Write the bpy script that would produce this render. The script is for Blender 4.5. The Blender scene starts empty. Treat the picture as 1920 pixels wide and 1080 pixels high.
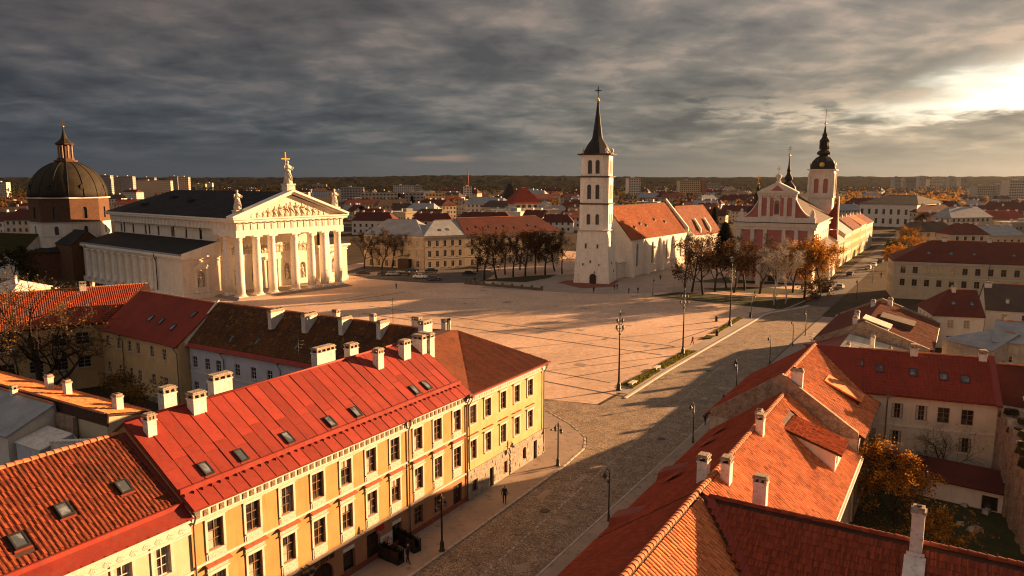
import bpy, bmesh, math, random
import numpy as np
from mathutils import Vector, Matrix, noise as mnoise

R = math.radians
scene = bpy.context.scene
COL = scene.collection
random.seed(11)

# ------------------------------------------------------------------ camera
F_PX, CAM_H = 1400.0, 30.0                       # focal length in photograph pixels (1920 wide), height above the square
PITCH = math.atan((540 - 338) / F_PX)
cd = bpy.data.cameras.new('camera'); cam = bpy.data.objects.new('camera', cd); COL.objects.link(cam)
cd.sensor_width = 36.0; cd.lens = 36.0 * F_PX / 1920
cd.clip_start = 0.5; cd.clip_end = 20000
cam.location = (0, 0, CAM_H); cam.rotation_euler = (math.pi / 2 - PITCH, 0, 0)
scene.camera = cam
scene.cycles.filter_width = 1.15

# ------------------------------------------------------------------ light
SUN_AZ, SUN_EL = R(65), R(11.7)
w_ = bpy.data.worlds.new('World'); scene.world = w_; w_.use_nodes = True
nt = w_.node_tree; nt.nodes.clear()


def N_(t, kind, **kw):
    n = t.nodes.new(kind)
    for k, v in kw.items():
        if k.startswith('i_'):
            key = k[2:]
            n.inputs[int(key) if key.isdigit() else key].default_value = v
        else:
            setattr(n, k, v)
    return n


def mth(t, op, a, b=None, c=None, clamp=False):
    n = t.nodes.new('ShaderNodeMath'); n.operation = op; n.use_clamp = clamp
    for i, v in enumerate((a, b, c)):
        if v is None: continue
        if isinstance(v, (int, float)): n.inputs[i].default_value = v
        else: t.links.new(v, n.inputs[i])
    return n.outputs[0]


def mixc(t, fac, a, b, mode='MIX'):
    n = t.nodes.new('ShaderNodeMix'); n.data_type = 'RGBA'; n.blend_type = mode
    for s, v in ((n.inputs[0], fac), (n.inputs[6], a), (n.inputs[7], b)):
        if isinstance(v, (int, float)): s.default_value = v
        elif isinstance(v, (tuple, list)): s.default_value = (v[0], v[1], v[2], 1)
        else: t.links.new(v, s)
    return n.outputs[2]


def smooth(t, x, a, b):
    n = t.nodes.new('ShaderNodeMapRange'); n.interpolation_type = 'SMOOTHSTEP'
    n.inputs[1].default_value = a; n.inputs[2].default_value = b
    if isinstance(x, (int, float)): n.inputs[0].default_value = x
    else: t.links.new(x, n.inputs[0])
    return n.outputs[0]


def ramp(t, fac, stops, interp='LINEAR'):
    n = t.nodes.new('ShaderNodeValToRGB'); cr = n.color_ramp; cr.interpolation = interp
    while len(cr.elements) < len(stops): cr.elements.new(0.5)
    for e, (p, c) in zip(cr.elements, stops):
        e.position = p; e.color = (c[0], c[1], c[2], 1)
    t.links.new(fac, n.inputs[0]); return n.outputs[0]


EXPOSURE = 1.95
K = 10.0 / (2 ** EXPOSURE)                        # photographed sky value -> Background at strength 0.1
tc = N_(nt, 'ShaderNodeTexCoord'); sep = N_(nt, 'ShaderNodeSeparateXYZ')
nt.links.new(tc.outputs['Generated'], sep.inputs[0])
dx, dy, dz = sep.outputs
el = mth(nt, 'MAXIMUM', dz, 0.0)
den = mth(nt, 'ADD', el, 0.15)
cmb = N_(nt, 'ShaderNodeCombineXYZ')
nt.links.new(mth(nt, 'DIVIDE', dx, den), cmb.inputs[0]); nt.links.new(mth(nt, 'DIVIDE', dy, den), cmb.inputs[1])
n1 = N_(nt, 'ShaderNodeTexNoise', i_Scale=1.7, i_Detail=8.0, i_Roughness=0.52, i_Distortion=0.25)
n2 = N_(nt, 'ShaderNodeTexNoise', i_Scale=5.5, i_Detail=9.0, i_Roughness=0.56, i_Distortion=0.3)
nt.links.new(cmb.outputs[0], n1.inputs['Vector']); nt.links.new(cmb.outputs[0], n2.inputs['Vector'])
cl = mth(nt, 'ADD', mth(nt, 'MULTIPLY', n1.outputs[0], 0.68), mth(nt, 'MULTIPLY', n2.outputs[0], 0.32))
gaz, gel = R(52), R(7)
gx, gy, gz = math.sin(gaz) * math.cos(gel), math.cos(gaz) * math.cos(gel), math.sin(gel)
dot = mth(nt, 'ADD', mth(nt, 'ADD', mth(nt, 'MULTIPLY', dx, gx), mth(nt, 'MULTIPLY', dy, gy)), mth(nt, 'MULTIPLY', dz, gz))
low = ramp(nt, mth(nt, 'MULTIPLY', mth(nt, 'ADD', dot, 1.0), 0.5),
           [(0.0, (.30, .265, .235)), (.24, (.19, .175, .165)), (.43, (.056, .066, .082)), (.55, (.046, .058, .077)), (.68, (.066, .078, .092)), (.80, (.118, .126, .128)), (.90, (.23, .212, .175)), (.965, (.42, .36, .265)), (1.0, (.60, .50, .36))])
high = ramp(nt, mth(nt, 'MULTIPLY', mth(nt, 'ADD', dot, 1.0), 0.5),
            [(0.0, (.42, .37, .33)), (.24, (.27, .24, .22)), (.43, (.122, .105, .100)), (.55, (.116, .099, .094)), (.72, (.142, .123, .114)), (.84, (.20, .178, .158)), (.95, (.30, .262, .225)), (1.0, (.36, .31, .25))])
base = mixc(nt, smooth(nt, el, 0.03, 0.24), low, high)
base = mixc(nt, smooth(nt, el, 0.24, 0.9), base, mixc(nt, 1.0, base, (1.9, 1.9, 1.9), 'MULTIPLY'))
tex = ramp(nt, cl, [(.37, (.50, .52, .57)), (.455, (.77, .78, .81)), (.52, (1.04, 1.01, .99)), (.61, (1.72, 1.50, 1.38))])
tx = mixc(nt, smooth(nt, el, 0.0, 0.07), (1, 1, 1), tex)
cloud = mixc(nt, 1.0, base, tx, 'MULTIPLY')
# the break in the cloud deck, low in the sky on the side of the sun
az = mth(nt, 'ARCTAN2', dx, dy)
wob = mth(nt, 'MULTIPLY', mth(nt, 'SUBTRACT', cl, 0.5), 0.15)
azm = mth(nt, 'ABSOLUTE', mth(nt, 'SUBTRACT', az, R(60)))
top = mth(nt, 'SUBTRACT', 0.316, mth(nt, 'MULTIPLY', azm, 0.40))
elw = mth(nt, 'ADD', el, wob)
upper = smooth(nt, mth(nt, 'SUBTRACT', top, elw), -0.03, 0.045)
lower = smooth(nt, mth(nt, 'ADD', el, mth(nt, 'MULTIPLY', wob, 0.6)), 0.062, 0.082)
gap = mth(nt, 'MULTIPLY', upper, lower)
sky = N_(nt, 'ShaderNodeTexSky', sky_type='NISHITA', sun_disc=False, sun_elevation=SUN_EL, sun_rotation=SUN_AZ)
glow = mixc(nt, smooth(nt, dot, 0.70, 0.99), (.42, .36, .28), (1.55, 1.36, 1.05))
skyc = mixc(nt, 0.85, sky.outputs[0], mixc(nt, 1.0, glow, (K, K, K), 'MULTIPLY'))
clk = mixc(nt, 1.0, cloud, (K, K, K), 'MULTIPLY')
# thin veil of the clear sky through the deck elsewhere
clk = mixc(nt, 0.01, clk, sky.outputs[0])
# a narrow lit streak of far cloud
st = mth(nt, 'MULTIPLY', smooth(nt, mth(nt, 'ABSOLUTE', mth(nt, 'SUBTRACT', el, mth(nt, 'ADD', 0.0275, mth(nt, 'MULTIPLY', wob, .1)))), 0.0055, 0.0),
         smooth(nt, mth(nt, 'ABSOLUTE', mth(nt, 'ADD', az, R(5.3))), R(3.4), R(.6)))
clk = mixc(nt, mth(nt, 'MULTIPLY', st, 0.75), clk, (.36 * K, .24 * K, .18 * K))
# sunlit rims of far cloud banks leading to the break
s2 = mth(nt, 'MULTIPLY', smooth(nt, mth(nt, 'ABSOLUTE', mth(nt, 'SUBTRACT', mth(nt, 'ADD', el, mth(nt, 'MULTIPLY', wob, .9)), 0.083)), 0.026, 0.0), mth(nt, 'MULTIPLY', smooth(nt, az, R(9), R(25)), smooth(nt, n2.outputs[0], .40, .62)))
clk = mixc(nt, mth(nt, 'MULTIPLY', s2, 0.85), clk, (.86 * K, .70 * K, .50 * K))
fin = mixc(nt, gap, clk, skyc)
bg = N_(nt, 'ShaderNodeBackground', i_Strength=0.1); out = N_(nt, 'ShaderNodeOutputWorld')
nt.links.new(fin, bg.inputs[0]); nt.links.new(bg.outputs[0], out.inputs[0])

sd = bpy.data.lights.new('sun', 'SUN'); sun = bpy.data.objects.new('sun', sd); COL.objects.link(sun)
sd.energy = 5.0; sd.angle = R(0.55); sd.color = (1.0, 0.55, 0.25)
S_DIR = Vector((math.sin(SUN_AZ) * math.cos(SUN_EL), math.cos(SUN_AZ) * math.cos(SUN_EL), math.sin(SUN_EL)))
sun.rotation_euler = (-S_DIR).to_track_quat('-Z', 'Y').to_euler(); sun.location = (200, 120, 80)
scene.view_settings.view_transform = 'Standard'; scene.view_settings.look = 'None'
scene.view_settings.exposure = EXPOSURE; scene.view_settings.gamma = 1
try: scene.view_settings.use_curve_mapping = False
except Exception: pass

# ------------------------------------------------------------------ survey: photograph -> place
_c, _s = math.cos(PITCH), math.sin(PITCH)


def ray(px, py):
    u = (px - 960) / F_PX; v = (540 - py) / F_PX
    return u, _c + v * _s, -_s + v * _c


def at(px, py, z=0.0):
    a, b, c = ray(px, py); t = (z - CAM_H) / c
    return Vector((a * t, b * t, z))


def dep(px, py, Y):
    a, b, c = ray(px, py); t = Y / b
    return Vector((a * t, Y, CAM_H + c * t))


def proj(p):
    x, y, z = p[0], p[1], p[2] - CAM_H
    f = y * _c - z * _s; u = y * _s + z * _c
    if f <= 0.1: return (-9999, -9999)
    return 960 + F_PX * x / f, 540 - F_PX * u / f


O_, D_, NV = (-4.18, 66.89), (.5195, .8545), (.8545, -.5195)     # street frame: s along the street, n across it
ST_ANG = math.atan2(D_[1], D_[0])


def W(s, n, z=0.0):
    return Vector((O_[0] + s * D_[0] + n * NV[0], O_[1] + s * D_[1] + n * NV[1], z))


# ------------------------------------------------------------------ materials
def M(name, c1, c2=None, scale=0.6, rough=.85, bump=0.0, bscale=12, streak=0.0, rnd=0.0, isl=0.0, c3=None, spec=.25, metal=0.0,
      wave=0.0, wscale=3.0, wcol=0.0, waxis='X', lo=.38, hi=.62):
    m = bpy.data.materials.new(name); m.use_nodes = True; t = m.node_tree; b = t.nodes['Principled BSDF']
    L = t.links.new
    b.inputs['Roughness'].default_value = rough; b.inputs['Metallic'].default_value = metal
    b.inputs['Specular IOR Level'].default_value = spec
    tcn = N_(t, 'ShaderNodeTexCoord'); V = tcn.outputs['Object']
    c2 = c2 or tuple(v * .78 for v in c1)
    nz = N_(t, 'ShaderNodeTexNoise', i_Scale=scale, i_Detail=8.0, i_Roughness=.62); L(V, nz.inputs['Vector'])
    col = ramp(t, nz.outputs[0], [(lo, c1), (hi, c2)])
    if c3:
        nz3 = N_(t, 'ShaderNodeTexNoise', i_Scale=scale * 3.3, i_Detail=9.0, i_Roughness=.7); L(V, nz3.inputs['Vector'])
        col = mixc(t, smooth(t, nz3.outputs[0], .53, .66), col, c3)
    if streak:
        mp = N_(t, 'ShaderNodeMapping'); mp.inputs['Scale'].default_value = (1.6, 1.6, .16); L(V, mp.inputs[0])
        ns = N_(t, 'ShaderNodeTexNoise', i_Scale=1.6, i_Detail=7.0, i_Roughness=.65); L(mp.outputs[0], ns.inputs['Vector'])
        col = mixc(t, mth(t, 'MULTIPLY', smooth(t, ns.outputs[0], .50, .72), streak), col, tuple(v * .42 for v in c1))
    if rnd or isl:
        wn = N_(t, 'ShaderNodeTexWhiteNoise', noise_dimensions='1D')
        oi = N_(t, 'ShaderNodeObjectInfo'); gi = N_(t, 'ShaderNodeNewGeometry')
        L(mth(t, 'ADD', mth(t, 'MULTIPLY', oi.outputs['Random'], 17.3), mth(t, 'MULTIPLY', gi.outputs['Random Per Island'], 31.7)), wn.inputs['W'])
        a = max(rnd, isl)
        vv = mth(t, 'ADD', 1 - a, mth(t, 'MULTIPLY', wn.outputs[0], 2 * a))
        cx = N_(t, 'ShaderNodeCombineXYZ')
        for i in range(3): L(vv, cx.inputs[i])
        col = mixc(t, 1.0, col, cx.outputs[0], 'MULTIPLY')
    hgt = None
    if wave:
        wv = N_(t, 'ShaderNodeTexWave', wave_type='BANDS', bands_direction=waxis, i_Scale=wscale, i_Distortion=.25, i_Detail=1.0)
        L(V, wv.inputs['Vector']); hgt = mth(t, 'MULTIPLY', wv.outputs[1], wave)
        if wcol: col = mixc(t, mth(t, 'MULTIPLY', mth(t, 'SUBTRACT', 1.0, wv.outputs[1]), wcol), col, tuple(v * .45 for v in c1))
    if bump or wave:
        nb = N_(t, 'ShaderNodeTexNoise', i_Scale=bscale, i_Detail=5.0); L(V, nb.inputs['Vector'])
        h = mth(t, 'MULTIPLY', nb.outputs[0], bump)
        if hgt is not None: h = mth(t, 'ADD', h, hgt)
        bp = N_(t, 'ShaderNodeBump', i_Strength=.8, i_Distance=.06); L(h, bp.inputs['Height']); L(bp.outputs[0], b.inputs['Normal'])
    L(col, b.inputs['Base Color'])
    return m


MAT = {}
def A_(k, *a, **kw): MAT[k] = M(k, *a, **kw)
A_('plaster_ochre', (.43, .255, .092), (.36, .208, .072), streak=.42, bump=.15)
A_('plaster_ochre_pale', (.55, .42, .21), (.48, .36, .17), streak=.25, bump=.15)
A_('plaster_yellow', (.50, .385, .185), (.42, .31, .14), streak=.35, bump=.2)
A_('plaster_cream', (.52, .435, .30), (.45, .37, .25), streak=.3, bump=.2)
A_('plaster_brown', (.40, .20, .105), (.34, .165, .085), streak=.3, bump=.2)
A_('plinth_red', (.25, .075, .045), (.19, .06, .04), streak=.3)
A_('trim_white', (.60, .54, .45), (.50, .445, .365), streak=.2, scale=2)
A_('ornament', (.60, .55, .46), (.40, .35, .29), scale=9, bump=1.2, bscale=16)
A_('ornament_dark', (.24, .17, .11), (.12, .09, .06), scale=9, bump=1.2, bscale=16)
A_('hood_red', (.34, .11, .055), (.26, .08, .04), scale=3)
A_('stone_base', (.38, .33, .26), (.22, .19, .15), scale=1.4, streak=.5, bump=1.0, bscale=6, c3=(.45, .38, .28))
A_('plaster_grey', (.52, .55, .62), (.45, .47, .53), streak=.35, bump=.2)
A_('plaster_tan', (.66, .46, .24), (.57, .39, .19), streak=.4, bump=.2)
A_('plaster_beige', (.60, .51, .39), (.51, .43, .32), streak=.45, bump=.2)
A_('plaster_dirty', (.46, .41, .34), (.33, .28, .22), streak=.6, bump=.4, c3=(.24, .17, .12))
A_('plaster_white', (.66, .61, .54), (.57, .52, .45), streak=.35, bump=.2)
A_('church_white', (.85, .79, .69), (.78, .71, .61), streak=.4, bump=.25, c3=(.62, .55, .45))
A_('cathedral_wall', (.74, .66, .55), (.66, .58, .47), streak=.5, bump=.15)
A_('cathedral_white', (.79, .74, .65), (.70, .64, .55), streak=.38, scale=.9, bump=.1)
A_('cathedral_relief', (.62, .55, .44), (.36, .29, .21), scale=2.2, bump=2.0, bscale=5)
A_('pink', (.40, .15, .13), (.34, .12, .105), streak=.25, bump=.2)
A_('brick_brown', (.115, .055, .03), (.08, .038, .022), scale=1.2, bump=.5, c3=(.15, .085, .05), streak=.3)
A_('brick_worn', (.33, .25, .18), (.20, .13, .09), scale=1.5, bump=1.2, bscale=5, c3=(.42, .37, .30))
A_('tile_old', (.175, .035, .013), (.085, .020, .009), scale=.5, rough=.9, isl=.6, rnd=.6, c3=(.10, .045, .02))
A_('tile_under', (.085, .035, .02), (.05, .025, .018), scale=2)
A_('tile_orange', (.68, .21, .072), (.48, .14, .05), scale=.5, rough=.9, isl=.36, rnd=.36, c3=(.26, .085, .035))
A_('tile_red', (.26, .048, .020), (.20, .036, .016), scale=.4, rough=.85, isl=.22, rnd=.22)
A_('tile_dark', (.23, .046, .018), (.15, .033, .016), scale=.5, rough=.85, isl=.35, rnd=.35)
A_('ridge_tile', (.50, .19, .09), (.38, .13, .06), scale=2, rnd=.2, isl=.2)
A_('roof_red_far', (.17, .036, .02), (.125, .028, .017), scale=.35, wave=.6, wscale=5, wcol=.35, streak=.2, c3=(.16, .045, .028))
A_('roof_red_smooth', (.25, .040, .021), (.195, .032, .018), scale=.3, bump=.25, bscale=2, streak=.15, c3=(.17, .04, .025))
A_('roof_maroon_shaded', (.105, .024, .017), (.075, .019, .014), scale=.3, bump=.3, bscale=3, streak=.15, c3=(.07, .02, .015))  # red darkened so the colour itself holds the cloud shade over the town
A_('roof_orange_far', (.42, .125, .04), (.34, .095, .032), scale=.4, wave=.5, wscale=5, wcol=.3, c3=(.24, .075, .03))
A_('roof_moss', (.15, .055, .02), (.07, .034, .015), scale=.5, wave=.5, wscale=5, wcol=.3, bump=.8, bscale=3, c3=(.30, .155, .035))
A_('roof_rust', (.25, .072, .030), (.17, .050, .022), scale=.5, wave=.7, wscale=5, wcol=.4, bump=.4, bscale=4, c3=(.09, .045, .025))
A_('roof_grey_metal', (.30, .31, .32), (.22, .23, .24), scale=.5, rough=.55, streak=.3, spec=.4)
A_('roof_slate', (.030, .030, .031), (.019, .019, .020), scale=.3, rough=.8, streak=.2, spec=.15)
A_('roof_brown', (.085, .055, .038), (.06, .04, .03), scale=.4, rough=.7)
A_('metal_red', (.255, .032, .018), (.205, .025, .015), scale=.7, rough=.6, rnd=.2, spec=.25, streak=.45, bump=.6, bscale=1.3, c3=(.175, .052, .034))
A_('metal_red_dull', (.22, .036, .022), (.17, .028, .018), scale=.8, rough=.6, spec=.3)
A_('metal_corrugated', (.68, .63, .53), (.47, .43, .36), scale=.5, rough=.5, streak=.3)
A_('copper_dark', (.036, .029, .018), (.022, .018, .012), scale=.5, rough=.75, spec=.15, streak=.3, c3=(.05, .038, .02))
A_('copper_green', (.20, .26, .23), (.13, .17, .15), scale=.6, rough=.6)
A_('spire_black', (.026, .022, .02), (.016, .014, .014), scale=1, rough=.6, spec=.2)
A_('gold', (.75, .45, .10), (.62, .36, .08), rough=.3, metal=.85)
A_('chimney_white', (.70, .66, .60), (.58, .53, .47), scale=1.5, streak=.35, bump=.6, bscale=7, c3=(.40, .32, .25))
A_('chimney_top', (.40, .33, .25), (.22, .17, .12), scale=3, bump=1.0, bscale=9)
A_('curtain', (.42, .38, .32), (.30, .27, .22), scale=4)
A_('palace_wall', (.45, .37, .275), (.38, .31, .225), streak=.4, bump=.2)
A_('soot', (.02, .017, .015))
A_('iron', (.020, .019, .018), (.014, .013, .013), rough=.5, spec=.4)
A_('zinc', (.20, .17, .14), (.13, .11, .09), rough=.5, scale=2)
A_('frame_white', (.62, .58, .52), (.52, .48, .42), scale=3)
A_('frame_brown', (.26, .15, .08), (.18, .10, .05), scale=3)
A_('door_dark', (.050, .026, .018), (.035, .02, .014), rough=.6)
A_('statue', (.66, .61, .53), (.46, .41, .34), scale=1.4, bump=.6, bscale=5)
A_('kerb', (.42, .37, .30), (.34, .29, .24), scale=1.5, bump=.3, rnd=.08)
A_('paving_pale', (.36, .29, .235), (.30, .24, .195), scale=.25, bump=.3, bscale=9, c3=(.29, .23, .18))
A_('pavement', (.32, .245, .19), (.26, .20, .155), scale=.35, bump=.3, bscale=10, c3=(.18, .14, .11))
A_('strip_dark', (.13, .10, .085), (.095, .075, .06), scale=.8)
A_('asphalt', (.105, .088, .075), (.08, .068, .058), scale=.2, bump=.2, bscale=20)
A_('earth', (.075, .055, .036), (.05, .04, .028), spec=.05, scale=.06, bump=.4, bscale=1.5, c3=(.10, .075, .04))
A_('lawn', (.040, .046, .013), (.028, .032, .010), scale=.3, bump=.5, bscale=8, c3=(.075, .055, .02))
A_('hedge_leaf', (.17, .15, .022), (.11, .105, .018), scale=2, isl=.4)
A_('bed_grass', (.13, .12, .022), (.09, .085, .018), scale=1.5, bump=.6, bscale=8)
A_('bark', (.045, .032, .022), (.028, .02, .015), scale=4, bump=.6, bscale=14)
A_('bark_birch', (.55, .50, .42), (.40, .36, .30), scale=3, c3=(.06, .05, .045))
A_('leaf_brown', (.13, .065, .022), (.09, .045, .018), isl=.45, spec=.04)
A_('leaf_orange', (.42, .20, .028), (.30, .13, .022), isl=.45, spec=.04)
A_('leaf_gold', (.27, .14, .026), (.19, .095, .02), isl=.45, spec=.04)
A_('leaf_hill', (.022, .020, .011), (.014, .015, .009), isl=.4, spec=.04)
A_('leaf_dark', (.020, .024, .013), (.014, .018, .010), isl=.4, spec=.04)
A_('leaf_olive', (.075, .065, .022), (.05, .046, .017), isl=.4, spec=.04)
A_('hill_forest', (.022, .021, .016), (.013, .014, .012), scale=.012, bump=1.5, bscale=.05, c3=(.034, .026, .016), spec=0)
A_('concrete', (.38, .35, .31), (.31, .285, .25), scale=.1, streak=.3)
A_('concrete_dark', (.24, .225, .21), (.19, .18, .17), scale=.1, streak=.3)
A_('window_far', (.035, .034, .036), (.05, .048, .046), scale=.2, rough=.3, spec=.5)
A_('skin', (.42, .25, .18)); A_('cloth_dark', (.025, .024, .028)); A_('cloth_blue', (.04, .05, .09)); A_('cloth_red', (.25, .04, .035))
A_('hair', (.03, .02, .014)); A_('tyre', (.018, .018, .018)); A_('rim', (.35, .35, .36), metal=.6, rough=.4)
A_('paint_black', (.018, .018, .02), rough=.28, spec=.5); A_('paint_silver', (.36, .36, .36), rough=.3, metal=.4, spec=.5)
A_('paint_white', (.68, .67, .64), rough=.3, spec=.5); A_('paint_navy', (.03, .04, .07), rough=.28, spec=.5); A_('paint_green', (.30, .36, .32), rough=.3, spec=.5)
A_('lamp_glass', (.20, .17, .12), rough=.3); A_('poster', (.60, .56, .50)); A_('mark_red', (.45, .03, .02)); A_('canopy_white', (.72, .70, .66), scale=2)


def glass(name, col, rough=.06):
    m = bpy.data.materials.new(name); m.use_nodes = True; b = m.node_tree.nodes['Principled BSDF']; t = m.node_tree
    oi = N_(t, 'ShaderNodeObjectInfo'); tcn = N_(t, 'ShaderNodeTexCoord')
    nz = N_(t, 'ShaderNodeTexNoise', i_Scale=1.7, i_Detail=3.0)
    vm = N_(t, 'ShaderNodeVectorMath', operation='ADD'); t.links.new(tcn.outputs['Object'], vm.inputs[0]); t.links.new(oi.outputs['Random'], vm.inputs[1])
    t.links.new(vm.outputs[0], nz.inputs['Vector'])
    c = mixc(t, smooth(t, nz.outputs[0], .45, .7), col, tuple(v * 3.2 for v in col))
    t.links.new(c, b.inputs['Base Color'])
    b.inputs['Roughness'].default_value = rough; b.inputs['Specular IOR Level'].default_value = .6
    MAT[name] = m


glass('glass', (.022, .019, .017)); glass('skylight_glass', (.06, .07, .08), .12)


def paving(name, c1, c2, cm, bw, bh, mort, rot=0.0, bump=.4, patch=(.8, 1.15), big=.05):
    m = bpy.data.materials.new(name); m.use_nodes = True; t = m.node_tree; b = t.nodes['Principled BSDF']; L = t.links.new
    b.inputs['Roughness'].default_value = .8; b.inputs['Specular IOR Level'].default_value = .25
    tcn = N_(t, 'ShaderNodeTexCoord'); mp = N_(t, 'ShaderNodeMapping'); mp.inputs['Rotation'].default_value = (0, 0, rot)
    L(tcn.outputs['Object'], mp.inputs[0])
    br = N_(t, 'ShaderNodeTexBrick', i_Scale=1.0); br.inputs['Brick Width'].default_value = bw; br.inputs['Row Height'].default_value = bh
    br.inputs['Mortar Size'].default_value = mort; br.inputs['Color1'].default_value = (*c1, 1); br.inputs['Color2'].default_value = (*c2, 1); br.inputs['Mortar'].default_value = (*cm, 1)
    L(mp.outputs[0], br.inputs['Vector'])
    nz = N_(t, 'ShaderNodeTexNoise', i_Scale=big, i_Detail=9.0, i_Roughness=.68); L(tcn.outputs['Object'], nz.inputs['Vector'])
    f = ramp(t, nz.outputs[0], [(.36, (patch[0],) * 3), (.64, (patch[1],) * 3)])
    nz2 = N_(t, 'ShaderNodeTexNoise', i_Scale=1.1, i_Detail=8.0, i_Roughness=.7); L(tcn.outputs['Object'], nz2.inputs['Vector'])
    f2 = ramp(t, nz2.outputs[0], [(.36, (.80, .80, .80)), (.64, (1.12, 1.12, 1.12))])
    col = mixc(t, 1.0, mixc(t, 1.0, br.outputs[0], f, 'MULTIPLY'), f2, 'MULTIPLY'); L(col, b.inputs['Base Color'])
    bp = N_(t, 'ShaderNodeBump', i_Strength=bump, i_Distance=.03)
    L(mth(t, 'ADD', mth(t, 'MULTIPLY', br.outputs[1], -1.0), mth(t, 'MULTIPLY', nz2.outputs[0], .8)), bp.inputs['Height']); L(bp.outputs[0], b.inputs['Normal'])
    MAT[name] = m


paving('square_slabs', (.62, .43, .30), (.57, .39, .275), (.46, .31, .215), 1.2, .6, .022, ST_ANG, .3, (.74, 1.18), .035)


def cobble(name, c1, c2, scale):
    m = bpy.data.materials.new(name); m.use_nodes = True; t = m.node_tree; b = t.nodes['Principled BSDF']; L = t.links.new
    b.inputs['Roughness'].default_value = .7; b.inputs['Specular IOR Level'].default_value = .3
    tcn = N_(t, 'ShaderNodeTexCoord')
    vo = N_(t, 'ShaderNodeTexVoronoi', i_Scale=scale); L(tcn.outputs['Object'], vo.inputs['Vector'])
    ve = N_(t, 'ShaderNodeTexVoronoi', feature='DISTANCE_TO_EDGE', i_Scale=scale); L(tcn.outputs['Object'], ve.inputs['Vector'])
    sc = N_(t, 'ShaderNodeSeparateColor'); L(vo.outputs['Color'], sc.inputs[0])
    nz = N_(t, 'ShaderNodeTexNoise', i_Scale=.45, i_Detail=8.0, i_Roughness=.7); L(tcn.outputs['Object'], nz.inputs['Vector'])
    fac = mth(t, 'ADD', mth(t, 'MULTIPLY', sc.outputs[0], .55), mth(t, 'MULTIPLY', smooth(t, nz.outputs[0], .35, .65), .45))
    col = ramp(t, fac, [(.1, c1), (.9, c2)])
    e = smooth(t, ve.outputs['Distance'], .0, .09)
    col = mixc(t, e, tuple(v * .4 for v in c1), col); L(col, b.inputs['Base Color'])
    bp = N_(t, 'ShaderNodeBump', i_Strength=.9, i_Distance=.05); L(mth(t, 'ADD', e, mth(t, 'MULTIPLY', sc.outputs[1], .5)), bp.inputs['Height']); L(bp.outputs[0], b.inputs['Normal'])
    MAT[name] = m


for _k in [k for k in MAT if k.startswith('leaf_') or k == 'hedge_leaf']:      # thin leaves let some light through
    _t = MAT[_k].node_tree; _b = _t.nodes['Principled BSDF']; _o = _t.nodes['Material Output']
    _tr = _t.nodes.new('ShaderNodeBsdfTranslucent'); _mx = _t.nodes.new('ShaderNodeMixShader'); _mx.inputs[0].default_value = .42
    _t.links.new(_b.inputs['Base Color'].links[0].from_socket, _tr.inputs[0]); _t.links.new(_b.outputs[0], _mx.inputs[1]); _t.links.new(_tr.outputs[0], _mx.inputs[2]); _t.links.new(_mx.outputs[0], _o.inputs[0])
cobble('cobbles', (.175, .125, .085), (.39, .295, .205), 4.2)
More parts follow.
